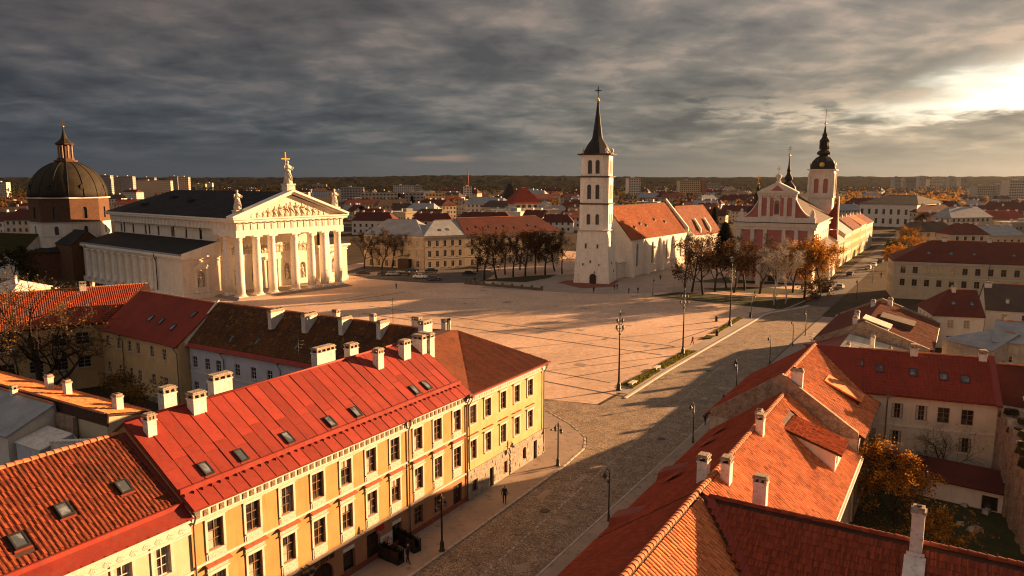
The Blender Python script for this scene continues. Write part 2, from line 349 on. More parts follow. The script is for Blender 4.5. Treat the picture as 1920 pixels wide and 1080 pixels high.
# ------------------------------------------------------------------ mesh helpers
class MB:
    """collects faces of one mesh object"""
    def __init__(self): self.v = []; self.f = []; self.mi = []; self.sm = []

    def poly(self, pts, mi=0, sm=False):
        n = len(self.v); self.v += [tuple(p) for p in pts]; self.f.append(tuple(range(n, n + len(pts)))); self.mi.append(mi); self.sm.append(sm)

    def box(self, x0, y0, z0, x1, y1, z1, mi=0):
        self.hexa([(x0, y0, z0), (x1, y0, z0), (x1, y1, z0), (x0, y1, z0)], [(x0, y0, z1), (x1, y0, z1), (x1, y1, z1), (x0, y1, z1)], mi)

    def hexa(self, bot, top, mi=0, sm=False, caps=True):
        n = len(self.v); k = len(bot); self.v += [tuple(p) for p in bot] + [tuple(p) for p in top]
        F = [tuple(n + i for i in reversed(range(k))), tuple(n + k + i for i in range(k))] if caps else []
        S = [(n + i, n + (i + 1) % k, n + k + (i + 1) % k, n + k + i) for i in range(k)]
        self.f += F + S; self.mi += [mi] * (len(F) + len(S)); self.sm += [False] * len(F) + [sm] * len(S)

    def obox(self, o, u, v, w, mi=0):
        o, u, v, w = Vector(o), Vector(u), Vector(v), Vector(w)
        self.hexa([o, o + u, o + u + v, o + v], [o + w, o + u + w, o + u + v + w, o + v + w], mi)

    def slab(self, pts, th, mi=0):
        pts = [Vector(p) for p in pts]; nrm = (pts[1] - pts[0]).cross(pts[2] - pts[0]).normalized()
        self.hexa([p - nrm * th for p in pts], pts, mi)

    def prism(self, poly, z0, z1, mi=0):
        self.hexa([(x, y, z0) for x, y in poly], [(x, y, z1) for x, y in poly], mi)

    def lathe(self, prof, seg=16, c=(0, 0, 0), mi=0, sm=True, rot=0.0, rfun=None):
        n = len(self.v)
        for r, z in prof:
            for k in range(seg):
                a = 2 * math.pi * k / seg + rot
                rr = r * (rfun(a, z) if rfun else 1)
                self.v.append((c[0] + rr * math.cos(a), c[1] + rr * math.sin(a), c[2] + z))
        for i in range(len(prof) - 1):
            for k in range(seg):
                k2 = (k + 1) % seg
                self.f.append((n + i * seg + k, n + i * seg + k2, n + (i + 1) * seg + k2, n + (i + 1) * seg + k)); self.mi.append(mi); self.sm.append(sm)
        self.f.append(tuple(n + k for k in reversed(range(seg)))); self.mi.append(mi); self.sm.append(False)
        self.f.append(tuple(n + (len(prof) - 1) * seg + k for k in range(seg))); self.mi.append(mi); self.sm.append(False)

    def tube(self, pts, radii, seg=6, mi=0, sm=True):
        pts = [Vector(p) for p in pts]; n = len(self.v); up = Vector((0.31, 0.17, 0.93))
        for i, p in enumerate(pts):
            d = (pts[min(i + 1, len(pts) - 1)] - pts[max(i - 1, 0)]).normalized()
            a = d.cross(up)
            if a.length < 1e-3: a = d.cross(Vector((1, 0, 0)))
            a.normalize(); b = d.cross(a); r = radii[i] if hasattr(radii, '__len__') else radii
            for k in range(seg):
                t = 2 * math.pi * k / seg; q = p + a * (r * math.cos(t)) + b * (r * math.sin(t)); self.v.append(tuple(q))
        for i in range(len(pts) - 1):
            for k in range(seg):
                k2 = (k + 1) % seg
                self.f.append((n + i * seg + k2, n + i * seg + k, n + (i + 1) * seg + k, n + (i + 1) * seg + k2)); self.mi.append(mi); self.sm.append(sm)
        self.f.append(tuple(n + k for k in range(seg))); self.mi.append(mi); self.sm.append(False)
        e = n + (len(pts) - 1) * seg
        self.f.append(tuple(e + k for k in reversed(range(seg)))); self.mi.append(mi); self.sm.append(False)

    def ball(self, c, r, seg=10, mi=0, sx=1, sy=1, sz=1):
        h = seg // 2; prof = [(max(1e-4, math.sin(math.pi * i / h)), -math.cos(math.pi * i / h)) for i in range(h + 1)]
        n = len(self.v)
        for q, z in prof:
            for k in range(seg):
                a = 2 * math.pi * k / seg; self.v.append((c[0] + r * sx * q * math.cos(a), c[1] + r * sy * q * math.sin(a), c[2] + r * sz * z))
        for i in range(h):
            for k in range(seg):
                k2 = (k + 1) % seg
                self.f.append((n + i * seg + k, n + i * seg + k2, n + (i + 1) * seg + k2, n + (i + 1) * seg + k)); self.mi.append(mi); self.sm.append(True)

    def mesh(self, name, mats):
        me = bpy.data.meshes.new(name); me.from_pydata(self.v, [], self.f)
        for m in (mats if isinstance(mats, (list, tuple)) else [mats]): me.materials.append(MAT[m] if isinstance(m, str) else m)
        me.polygons.foreach_set('material_index', self.mi); me.polygons.foreach_set('use_smooth', self.sm); me.update()
        return me

    def build(self, name, mats, parent=None, loc=(0, 0, 0), rz=0.0):
        return obj(name, self.mesh(name, mats), parent, loc, rz)


def obj(name, me, parent=None, loc=(0, 0, 0), rz=0.0):
    o = bpy.data.objects.new(name, me); COL.objects.link(o); o.location = loc; o.rotation_euler = (0, 0, rz)
    if parent is not None: o.parent = parent
    return o


def mobj(name, me, parent, mtx):
    o = bpy.data.objects.new(name, me); COL.objects.link(o); o.parent = parent; o.matrix_local = mtx
    return o


def tag(o, label, cat, group=None):
    o['label'] = label; o['category'] = cat
    if group: o['group'] = group
    return o


def thing(name, label, cat, loc=(0, 0, 0), rz=0.0, group=None):
    o = bpy.data.objects.new(name, None); COL.objects.link(o); o.location = loc; o.rotation_euler = (0, 0, rz); o.empty_display_size = .5
    return tag(o, label, cat, group)


def struct(name, mb, mats): o = mb.build(name, mats); o['kind'] = 'structure'; return o
def stuff(o): o['kind'] = 'stuff'; return o


CHILD = {}
def reg(o):
    if o.parent: CHILD.setdefault(o.parent.name, []).append(o)
    return o


def kids(root):
    return [o for o in COL.objects if o.parent == root]


def dup(root, loc, rz=0.0, scale=1.0, label=None, group=None, tree=None):
    """a thing copied with its parts and their sub-parts"""
    r = root.copy(); COL.objects.link(r); r.location = loc; r.rotation_euler = (0, 0, rz); r.scale = (scale,) * 3 if not hasattr(scale, '__len__') else scale
    if label: r['label'] = label
    if group: r['group'] = group
    for ch, sub in tree:
        c = ch.copy(); COL.objects.link(c); c.parent = r
        for g in sub:
            d = g.copy(); COL.objects.link(d); d.parent = c
    return r


def family(root):
    return [(c, kids(c)) for c in kids(root)]


# ---- walls with real openings
def wall_panel(mb, p0, p1, z0, z1, ops=(), depth=.22, mi=0):
    p0, p1 = Vector((p0[0], p0[1])), Vector((p1[0], p1[1])); L = (p1 - p0).length; d = (p1 - p0) / L; inn = Vector((-d.y, d.x))
    def P(x, z, y=0.0): q = p0 + d * x + inn * y; return (q.x, q.y, z)
    rects = [(o[0] - o[2 + 0] / 2 if False else o[0] - o[2] / 2, o[0] + o[2] / 2, o[1], o[1] + o[3], len(o) > 4 and o[4]) for o in ops]
    rects = [r for r in rects if r[0] > 0.02 and r[1] < L - .02]
    xs = sorted({0.0, L} | {r[0] for r in rects} | {r[1] for r in rects})
    for xa, xb in zip(xs, xs[1:]):
        if xb - xa < 1e-5: continue
        xm = (xa + xb) / 2; col = sorted([r for r in rects if r[0] < xm < r[1]], key=lambda r: r[2])
        z = z0
        for r in col:
            if r[2] > z + 1e-4: mb.poly([P(xa, z), P(xb, z), P(xb, r[2]), P(xa, r[2])], mi)
            z = r[3]
        if z1 > z + 1e-4: mb.poly([P(xa, z), P(xb, z), P(xb, z1), P(xa, z1)], mi)
    for xa, xb, za, zb, arch in rects:
        mb.poly([P(xa, za), P(xb, za), P(xb, za, depth), P(xa, za, depth)], mi)
        if not arch:
            mb.poly([P(xa, za), P(xa, za, depth), P(xa, zb, depth), P(xa, zb)], mi)
            mb.poly([P(xb, za, depth), P(xb, za), P(xb, zb), P(xb, zb, depth)], mi)
            mb.poly([P(xb, zb), P(xa, zb), P(xa, zb, depth), P(xb, zb, depth)], mi)
        else:
            r = (xb - xa) / 2; zs = zb - r; xc = (xa + xb) / 2; K_ = 8
            mb.poly([P(xa, za), P(xa, za, depth), P(xa, zs, depth), P(xa, zs)], mi)
            mb.poly([P(xb, za, depth), P(xb, za), P(xb, zs), P(xb, zs, depth)], mi)
            arc = [(xc - r * math.cos(math.pi * i / K_), zs + r * math.sin(math.pi * i / K_)) for i in range(K_ + 1)]
            for i in range(K_):
                (x1, a1), (x2, a2) = arc[i], arc[i + 1]
                mb.poly([P(x2, a2), P(x1, a1), P(x1, a1, depth), P(x2, a2, depth)], mi)
                mb.poly([P(x1, a1), P(x2, a2), P(x2, zb), P(x1, zb)], mi)


_wc = {}; WRNG = random.Random(8)
def arch_poly(w, h, k=8):
    r = w / 2
    return [(-r, 0), (r, 0)] + [(r * math.cos(math.pi * i / k), h - r + r * math.sin(math.pi * i / k)) for i in range(k + 1)]


def window_meshes(w, h, style):
    key = (round(w, 2), round(h, 2), style)
    if key in _wc: return _wc[key]
    D = {}
    fm = 'frame_brown' if 'brown' in style else 'frame_white'
    arch = 'arch' in style
    f = MB(); t = .06
    if arch:
        a = arch_poly(w, h); ins = [(x * (1 - 2 * t / w), t + z * (h - 2 * t) / h) for x, z in a]
        for i in range(len(a)):
            j = (i + 1) % len(a)
            f.hexa([(a[i][0], .09, a[i][1]), (a[j][0], .09, a[j][1]), (ins[j][0], .09, ins[j][1]), (ins[i][0], .09, ins[i][1])],
                   [(a[i][0], .16, a[i][1]), (a[j][0], .16, a[j][1]), (ins[j][0], .16, ins[j][1]), (ins[i][0], .16, ins[i][1])])
    else:
        f.box(-w / 2, .09, 0, -w / 2 + t, .16, h); f.box(w / 2 - t, .09, 0, w / 2, .16, h)
        f.box(-w / 2 + t, .09, 0, w / 2 - t, .16, t); f.box(-w / 2 + t, .09, h - t, w / 2 - t, .16, h)
    if 'plain' not in style:
        f.box(-.025, .085, t, .025, .165, h - t)
        zt = h * .64; f.box(-w / 2 + t, .08, zt - .022, -.026, .155, zt + .022); f.box(.026, .08, zt - .022, w / 2 - t, .155, zt + .022)
        if h > 1.3:
            z2 = h * .33; f.box(-w / 2 + t, .10, z2 - .015, -.026, .15, z2 + .015); f.box(.026, .10, z2 - .015, w / 2 - t, .15, z2 + .015)
    D['window'] = f.mesh('window', fm)
    p = MB()
    if arch: p.hexa([(x, .15, z) for x, z in reversed(arch_poly(w - .04, h - .02))], [(x, .20, z) for x, z in reversed(arch_poly(w - .04, h - .02))])
    else: p.box(-w / 2 + .02, .135, .02, w / 2 - .02, .20, h - .02)
    D['pane'] = p.mesh('pane', 'glass')
    if 'sill' in style:
        s = MB(); s.box(-w / 2 - .1, -.12, -.09, w / 2 + .1, .09, -.003); D['sill'] = s.mesh('sill', 'trim_white')
    if 'sur' in style:
        s = MB(); q = .17
        s.box(-w / 2 - q, -.07, 0, -w / 2 - .003, .06, h); s.box(w / 2 + .003, -.07, 0, w / 2 + q, .06, h)
        s.box(-w / 2 - q, -.08, h + .003, w / 2 + q, .0, h + .2); s.box(-w / 2 - q - .08, -.2, h + .203, w / 2 + q + .08, .0, h + .29)
        D['surround'] = s.mesh('surround', 'trim_white')
    if 'hood' in style:
        s = MB(); q = .2; z = h + .30
        s.box(-w / 2 - q, -.10, z, w / 2 + q, -.002, z + .36)
        D['ornament_panel'] = s.mesh('ornament_panel', 'ornament')
        s = MB(); z += .363
        s.hexa([(-w / 2 - .34, -.36, z), (w / 2 + .34, -.36, z), (w / 2 + .34, 0, z), (-w / 2 - .34, 0, z)], [(-w / 2 - .34, -.36, z + .07), (w / 2 + .34, -.36, z + .07), (w / 2 + .34, 0, z + .2), (-w / 2 - .34, 0, z + .2)])
        D['hood'] = s.mesh('hood', 'hood_red')
    if 'apron' in style:
        s = MB(); s.box(-w / 2 - .16, -.05, -.86, w / 2 + .16, .0, -.10); s.box(-w / 2 - .05, -.08, -.78, w / 2 + .05, -.052, -.2); D['apron'] = s.mesh('apron', 'ornament')
    _wc[key] = D
    return D


def add_window(parent, x, y, z, rz, w, h, style='sill'):
    D = window_meshes(w, h, style); o = obj('window', D['window'], parent, (x, y, z), rz)
    for k, me in D.items():
        if k != 'window': obj(k, me, o)
    if 'hood' in style or 'sur' in style or 'cur' in style:            # curtains behind some panes
        q = WRNG.random()
        if q < .55:
            key = (round(w, 2), round(h, 2), 'curtain', int(q * 11) % 3)
            if key not in _wc:
                c = MB(); v = key[3]
                if v == 0: c.box(-w / 2 + .06, .128, h * .68, w / 2 - .06, .134, h - .06)
                elif v == 1: c.box(-w / 2 + .06, .128, .06, -w / 2 + .28, .134, h - .06); c.box(w / 2 - .26, .128, .06, w / 2 - .06, .134, h - .06)
                else: c.box(-w / 2 + .06, .128, .06, -.02, .134, h * .6)
                _wc[key] = c.mesh('curtain', 'curtain')
            obj('curtain', _wc[key], o)
    return o


SIDES = {'front': lambda L, Wd: ((0, 0), (L, 0)), 'right': lambda L, Wd: ((L, 0), (L, Wd)), 'back': lambda L, Wd: ((L, Wd), (0, Wd)), 'left': lambda L, Wd: ((0, Wd), (0, 0))}


def place_windows(parent, side, L, Wd, ops, style, zoff=0):
    p0, p1 = SIDES[side](L, Wd); d = Vector((p1[0] - p0[0], p1[1] - p0[1])).normalized(); a = math.atan2(d.y, d.x)
    for o in ops:
        st = o[5] if len(o) > 5 else style
        if o[0] - o[2] / 2 < .02 or o[0] + o[2] / 2 > (Vector(p1) - Vector(p0)).length - .02: continue
        add_window(parent, p0[0] + d.x * o[0], p0[1] + d.y * o[0], o[1] + zoff, a, o[2], o[3], st + (' arch' if len(o) > 4 and o[4] else ''))


def grid_ops(L, pitch, w, rows, m=1.6):
    """regular openings: rows = [(sill z, h)]"""
    n = max(1, int((L - 2 * m) / pitch + 1.001)); x0 = (L - (n - 1) * pitch) / 2
    return [(x0 + i * pitch, z, w, h) for z, h in rows for i in range(n)]


_chc = {}
def chimney(parent, x, y, zb, zt, w=.9, l=1.3, rz=0.0, style='arcade', mat='chimney_white'):
    """shaft + corbelled cap with flue openings"""
    w *= .76; l *= .80
    key = (round(zt - zb, 1), round(w, 2), round(l, 2), style, mat)
    if key not in _chc:
        h = key[0]; a, b = l / 2, w / 2; s = MB()
        s.box(-a, -b, 0, a, b, h - .45); s.box(-a - .05, -b - .05, h - .45, a + .05, b + .05, h - .36)
        c = MB(); z = h - .357
        if style == 'arcade':
            n = max(2, int(l / .42)); st = 2 * a / n
            c.box(-a + .08, -b + .08, z, a - .08, b - .08, z + .05, 1)
            for i in range(n + 1):
                xx = -a + i * st; q = .07
                xx = min(max(xx, -a + q), a - q)
                c.box(xx - q, -b, z, xx + q, -b + .14, z + .24); c.box(xx - q, b - .14, z, xx + q, b, z + .24)
            c.box(-a - .06, -b - .06, z + .243, a + .06, b + .06, z + .33); c.box(-a + .02, -b + .02, z + .333, a - .02, b - .02, z + .42)
        else:
            c.box(-a - .07, -b - .07, z, a + .07, b + .07, z + .12); c.box(-a + .02, -b + .02, z + .123, a - .02, b - .02, z + .3)
            n = max(1, int(l / .5))
            for i in range(n):
                xx = -a + (i + .5) * 2 * a / n; c.box(xx - .13, -.13, z + .303, xx + .13, .13, z + .36, 1)
        _chc[key] = (s.mesh('chimney', mat), c.mesh('cap', ['chimney_top', 'soot']))
    s, c = _chc[key]
    o = obj('chimney', s, parent, (x, y, zb), rz); obj('cap', c, o)
    return o


_slc = {}
def skylight(parent, P, A, B, N, w=.8, l=1.1, h=.12):
    """roof window lying on the slope"""
    key = (w, l)
    if key not in _slc:
        f = MB(); t = .09
        f.box(-w / 2, 0, 0, w / 2, t, h); f.box(-w / 2, l - t, 0, w / 2, l, h); f.box(-w / 2, t, 0, -w / 2 + t, l - t, h); f.box(w / 2 - t, t, 0, w / 2, l - t, h)
        f.box(-w / 2 - .07, -.14, -.02, w / 2 + .07, -.003, .035, 1)
        g = MB(); g.box(-w / 2 + t, t, 0, w / 2 - t, l - t, h - .03)
        _slc[key] = (f.mesh('skylight', ['iron', 'metal_red_dull']), g.mesh('pane', 'skylight_glass'))
    mt = Matrix((A, B, N)).transposed().to_4x4(); mt.translation = P
    o = mobj('skylight', _slc[key][0], parent, mt); obj('pane', _slc[key][1], o)
    return o


def downpipe(parent, x, y, z0, z1, off=.45, mat='zinc', r=.06):
    m = MB(); m.tube([(x, y - off, z1), (x, y - off, z1 - .25), (x, y - .13, z1 - .9), (x, y - .13, z0 + .3), (x, y - .3, z0 + .1)], r, 6)
    m.hexa([(x - .14, y - off - .14, z1 - .1), (x + .14, y - off - .14, z1 - .1), (x + .14, y - off + .14, z1 - .1), (x - .14, y - off + .14, z1 - .1)],
           [(x - .2, y - off - .2, z1 + .15), (x + .2, y - off - .2, z1 + .15), (x + .2, y - off + .2, z1 + .15), (x - .2, y - off + .2, z1 + .15)])
    return m.build('downpipe', mat, parent)


# ---- tiles
def tile_mesh(w, l, hgt=.075, name='tile', mat='tile_orange'):
    m = MB(); pr = [(0, .012), (.14, .05), (.34, .078), (.54, .05), (.68, .012), (1.0, .006)]
    lo = [(x * w, 0, z * hgt / .075 + .03) for x, z in pr]; hi = [(x * w, l, z * hgt / .075) for x, z in pr]
    for i in range(5): m.poly([lo[i], lo[i + 1], hi[i + 1], hi[i]], 0, i < 4)
    m.poly([(0, 0, 0)] + [(w, 0, 0)] + list(reversed(lo)))
    return m.mesh(name, mat)


def tile_roof(parent, P, A, B, La, Lb, w, l, mat, inside=None, nobj=300, jit=.012, skip=(), hgt=.075):
    """rows of barrel tiles on a slope: the largest in the photograph are objects, the rest one part"""
    P, A, B = Vector(P), Vector(A).normalized(), Vector(B).normalized(); N = A.cross(B).normalized()
    na, nb = int(La / w), int(Lb / l); me = tile_mesh(w * 1.0, l * 1.06, hgt, 'tile', mat)
    mw = Matrix.LocRotScale(parent.location, parent.rotation_euler, None); cl = Vector((0, 0, CAM_H))
    cells = []
    for i in range(na):
        for j in range(nb):
            a, b = (i + .5) * w, (j + .5) * l
            if inside and not inside(a, b): continue
            if any(x0 < a < x1 and y0 < b < y1 for x0, y0, x1, y1 in skip): continue
            q = mw @ (P + A * a + B * b); px, py = proj(q)
            vis = -5 < px < 1925 and -5 < py < 1085
            cells.append(((q - cl).length if vis else 1e6 + (q - cl).length, i, j))
    cells.sort(); rng = random.Random(len(cells) * 7 + na)
    rot = Matrix((A, B, N)).transposed()
    tv = np.array([v.co[:] for v in me.vertices]); tf = [tuple(p.vertices) for p in me.polygons]
    V = []; FF = []; sm = []; tsm = [p.use_smooth for p in me.polygons]
    Rm = np.array(rot)
    for k, (dist, i, j) in enumerate(cells):
        o = P + A * (i * w + rng.uniform(-jit, jit)) + B * (j * l + rng.uniform(-jit, jit)) + N * (.012 + rng.uniform(0, .014) + (j % 2) * .004)
        g = rng.uniform(-.03, .03)
        r2 = rot @ Matrix.Rotation(g, 3, 'Z')
        if k < nobj and dist < 1e5:
            mt = r2.to_4x4(); mt.translation = o; mobj('tile', me, parent, mt)
        else:
            n0 = len(V) * len(tv); V.append(tv @ np.array(r2).T + np.array(o)); FF += [tuple(n0 + x for x in f) for f in tf]; sm += tsm
    if V:
        m2 = bpy.data.meshes.new('tile_field'); m2.from_pydata(np.vstack(V).tolist(), [], FF); m2.materials.append(MAT[mat])
        m2.polygons.foreach_set('use_smooth', sm); m2.update(); stuff(obj('tile_field', m2, parent))


def ridge_tiles(parent, p0, p1, mat='ridge_tile', r=.15, l=.42, single=True, name='ridge_tile'):
    p0, p1 = Vector(p0), Vector(p1); d = (p1 - p0); n = max(1, int(d.length / l)); d.normalize()
    sd_ = d.cross(Vector((0, 0, 1))).normalized(); up = sd_.cross(d).normalized()
    m = MB(); k = 6
    lo = [(r * 1.12 * math.cos(math.pi * i / k), 0, r * 1.12 * math.sin(math.pi * i / k) - .02) for i in range(k + 1)]
    hi = [(r * .92 * math.cos(math.pi * i / k), l * 1.05, r * .92 * math.sin(math.pi * i / k) - .03) for i in range(k + 1)]
    for i in range(k): m.poly([lo[i], lo[i + 1], hi[i + 1], hi[i]], 0, True)
    m.poly(list(reversed(lo))); m.poly(hi)
    rot = Matrix((sd_, d, up)).transposed()
    if single:
        me = m.mesh('ridge_tile', mat); rng = random.Random(n)
        for i in range(n):
            mt = (rot @ Matrix.Rotation(rng.uniform(-.04, .04), 3, 'Z')).to_4x4(); mt.translation = p0 + d * (i * l) + up * rng.uniform(-.01, .012); mobj(name, me, parent, mt)
    else:
        g = MB()
        for i in range(n):
            o = p0 + d * (i * l)
            base = len(g.v); g.v += [tuple(o + rot @ Vector(v)) for v in m.v]; g.f += [tuple(base + x for x in f) for f in m.f]; g.mi += m.mi; g.sm += m.sm
        stuff(g.build(name + 's' if False else 'ridge_cover', mat, parent))


# ---- roofs
def gable_roof(mb, L, Wd, ze, zr, oh=.45, hl=0.0, hr=0.0, th=.14, ends=.15, mi=0, yr=None):
    """ridge along x; hl / hr = hip run at the left / right end (0 = gable)"""
    yr = Wd / 2 if yr is None else yr
    kf = (zr - ze) / yr; kb = (zr - ze) / (Wd - yr)
    x0 = -(oh if hl else ends); x1 = L + (oh if hr else ends); rx0, rx1 = (hl if hl else x0), (L - hr if hr else x1)
    zf, zb = ze - oh * kf, ze - oh * kb
    A, B, C, Dd = (x0, -oh, zf), (x1, -oh, zf), (x1, Wd + oh, zb), (x0, Wd + oh, zb); E1, E2 = (rx0, yr, zr), (rx1, yr, zr)
    mb.slab([A, B, E2, E1], th, mi); mb.slab([C, Dd, E1, E2], th, mi)
    if hl: mb.slab([Dd, A, E1], th, mi)
    if hr: mb.slab([B, C, E2], th, mi)


def house(name, label, cat, loc, rz, L, Wd, ze, zr, wall='plaster_beige', roof='roof_red_far', ops=None, style='sill', oh=.45, hl=0, hr=0, group=None,
          cornice=None, plinth=None, chims=(), lights=(), pipes=(), z0=0.0, ridge=True, yr=None, ridge_single=False, build_roof=True, depth=.22, belt=()):
    t = thing(name, label, cat, loc, rz, group); ops = ops or {}
    yr_ = Wd / 2 if yr is None else yr
    m = MB()
    for side, fn in SIDES.items():
        p0, p1 = fn(L, Wd); wall_panel(m, p0, p1, z0, ze, ops.get(side, ()), depth)
        if side in ops: place_windows(t, side, L, Wd, ops[side], style)
    k = (zr - ze)
    if not hl: m.poly([(0, Wd, ze), (0, 0, ze), (0, yr_, zr - .14)])
    if not hr: m.poly([(L, 0, ze), (L, Wd, ze), (L, yr_, zr - .14)])
    m.build('wall', wall, t)
    if build_roof:
        r = MB(); gable_roof(r, L, Wd, ze, zr, oh, hl, hr, yr=yr); r.build('roof', roof, t)
    kf = k / yr_
    if ridge: ridge_tiles(t, ((hl if hl else 0), yr_, zr), ((L - hr if hr else L), yr_, zr), single=ridge_single)
    if cornice:
        c = MB(); zf = ze - oh * kf - .16
        c.box(-.12, -.16, zf - .55, L + .12, -.003, zf - .3); c.box(-.2, -.3, zf - .297, L + .2, -.003, zf)
        c.build('cornice', cornice, t)
    for z in belt:
        c = MB(); c.box(-.05, -.09, z, L + .05, -.003, z + .18); c.build('belt_course', 'trim_white' if not cornice else cornice, t)
    if plinth:
        c = MB(); c.box(-.06, -.07, z0, L + .06, -.003, z0 + .7); c.build('plinth', plinth, t)
    for ch in chims:                                  # (x, y, top height over ridge, w, l)
        x, y, up, w, l = ch[:5]; zs = zr - abs(y - yr_) * (kf if y < yr_ else k / (Wd - yr_))
        chimney(t, x, y, zs - .5, zr + up, w, l, ch[5] if len(ch) > 5 else 0.0, ch[6] if len(ch) > 6 else 'arcade')
    N = Vector((0, -k, yr_)).normalized(); Bv = Vector((0, yr_, k)).normalized()
    for x, y in lights:
        skylight(t, Vector((x, y, ze + y * kf)) + N * .0, Vector((1, 0, 0)), Bv, N)
    for x in pipes: downpipe(t, x, 0, z0, ze - oh * kf - .1, oh)
    return t
def inpoly(poly):
    def f(a, b):
        c = False; n = len(poly); j = n - 1
        for i in range(n):
            (x1, y1), (x2, y2) = poly[i], poly[j]
            if (y1 > b) != (y2 > b) and a < (x2 - x1) * (b - y1) / (y2 - y1) + x1: c = not c
            j = i
        return c
    return f


def frame_of(poly):
    p = [Vector(q) for q in poly]; A = (p[1] - p[0]).normalized(); N = A.cross(p[2] - p[0]).normalized(); B = N.cross(A)
    return p, A, B, N


def tile_poly(parent, poly, w, l, mat, nobj=300, skip=(), hgt=.075):
    p, A, B, N = frame_of(poly); ab = [((q - p[0]).dot(A), (q - p[0]).dot(B)) for q in p]
    a0 = min(a for a, b in ab); La = max(a for a, b in ab) - a0; Lb = max(b for a, b in ab)
    f = inpoly([(a - a0, b) for a, b in ab])
    tile_roof(parent, p[0] + A * a0, A, B, La + w, Lb, w, l, mat, f, nobj, skip=skip, hgt=hgt)


# ================================================================== the setting
def sheet(name, pts, z, mat, kind='structure'):
    m = MB(); m.poly([(p[0], p[1], z) for p in pts])
    if m.f and (Vector(m.v[1]) - Vector(m.v[0])).cross(Vector(m.v[2]) - Vector(m.v[0])).z < 0: pass
    o = m.build(name, mat); o['kind'] = kind
    me = o.data
    if sum((Vector(m.v[i]).cross(Vector(m.v[(i + 1) % len(m.v)]))).z for i in range(len(m.v))) < 0: me.flip_normals()
    return o


def ribbon(mb, pts, w, z, mi=0, h=0.0):
    pts = [Vector((p[0], p[1])) for p in pts]
    for a, b in zip(pts, pts[1:]):
        d = (b - a).normalized(); n = Vector((-d.y, d.x)) * (w / 2)
        q = [a - n, b - n, b + n, a + n]
        if h: mb.hexa([(p.x, p.y, z) for p in q], [(p.x, p.y, z + h) for p in q], mi)
        else: mb.poly([(p.x, p.y, z) for p in q], mi)


g = MB(); g.poly([(-4300, -500, 0), (4300, -500, 0), (4300, 4300, 0), (-4300, 4300, 0)]); struct('ground', g, 'earth')
# the square
sq = [W(33, -150), W(33, -9), W(34.4, -2.6), W(57.9, -1.9), W(115, -.9), W(134, 4.5), W(158, 4.0), W(178, 3.6), W(215, -40), W(240, -150)]
sheet('square', sq, .03, 'square_slabs')
m = MB()
for a, b, w in (((690, 574), (1265, 650), .42), ((680, 588), (1241, 666), .42), ((1047, 683), (1263, 650), .34), ((1019, 695), (1144, 718), .3), ((1060, 710), (1215, 683), .3), ((1019, 715), (1172, 744), .42),
                ((700, 564), (922, 559), .34), ((1256, 613), (1340, 603), .3), ((1253, 644), (1347, 612), .3), ((640, 566), (760, 548), .5), ((560, 575), (700, 551), .3)):
    ribbon(m, [at(*a), at(*b)], w, .045)
struct('drain_strip', m, 'strip_dark')
# street
left = [(-70, 4.1), (-5.7, 4.1), (12, 3.9), (18.5, 3.45), (21.9, 1.9), (25, -1.5), (28.2, -6.6), (28.6, -60), (33, -60), (33, -9), (34.3, -2.1), (57.9, -1.3), (115, -.3), (126, 2.6), (134, 6)]
rd = [W(s, n) for s, n in left] + [W(134, 12.1), W(-70, 12.1)]
sheet('street', rd, .012, 'cobbles')
sheet('far_street', [W(134.02, 12.1), W(134.02, 6), W(158, 5.2), W(520, 4.2), W(520, 12.1)], .012, 'asphalt')
m = MB()
for k in range(170):                                      # pale setts that mark the middle of the street
    if random.random() < .12: continue
    s = -28 + k * .72; n = 8.5 - .037 * (s + 10) + random.uniform(-.05, .05)
    ribbon(m, [W(s, n), W(s + .4, n)], .16, .022)
stuff(m.build('centre_line', 'kerb'))['kind'] = 'structure'
m = MB(); ribbon(m, [W(-70, 12.3), W(20, 12.3), W(120, 12.3)], .10, .0, h=.115)
rk = struct('right_kerb', m, 'strip_dark'); ks = MB(); ks.hexa([(0, -.11, 0), (.97, -.11, 0), (.97, .11, 0), (0, .11, 0)], [(0.01, -.09, .14), (.96, -.09, .14), (.96, .11, .14), (.01, .11, .14)]); KS = ks.mesh('kerb_stone', 'kerb')
def kerb_line(par, pts, step=1.0):
    q = random.Random(len(pts)); pts = [Vector((p[0], p[1], 0)) for p in pts]
    for a, b in zip(pts, pts[1:]):
        d = (b - a); n = max(1, int(d.length / step)); an = math.atan2(d.y, d.x)
        for k in range(n): obj('kerb_stone', KS, par, tuple(a + d * (k / n) + Vector((0, 0, q.uniform(-.012, .012)))), an + q.uniform(-.015, .015))
kerb_line(rk, [W(-30, 12.3), W(60, 12.3)])
lk = [W(-70, 4.0), W(-5.7, 4.0), W(12, 3.8), W(18.3, 3.3), W(21.7, 1.75), W(24.8, -1.6), W(28, -6.6)]
for i, (a, b) in enumerate(zip(lk, lk[1:])):
    pass
m = MB(); ribbon(m, lk, .14, .0, h=.115); lko = struct('left_kerb', m, 'strip_dark'); kerb_line(lko, [W(-32, 4.02)] + lk[1:])
m = MB(); pv = [W(-70, 3.88), W(-5.7, 3.88), W(12, 3.68), W(18.2, 3.18), W(21.6, 1.65), W(24.65, -1.7), W(27.8, -6.6), W(27.8, -60), W(14, -60), W(14, -3), W(-70, -3)]
m.hexa([(p.x, p.y, 0) for p in reversed(pv)][::-1], [(p.x, p.y, .11) for p in pv]); struct('left_pavement', m, 'pavement')
m = MB(); m.hexa([tuple(W(s, n, 0)) for s, n in ((-70, 12.39), (-70, 24), (120, 24), (120, 12.39))][::-1], [tuple(W(s, n, .11)) for s, n in ((-70, 12.39), (-70, 24), (120, 24), (120, 12.39))][::-1]); struct('right_pavement', m, 'pavement')
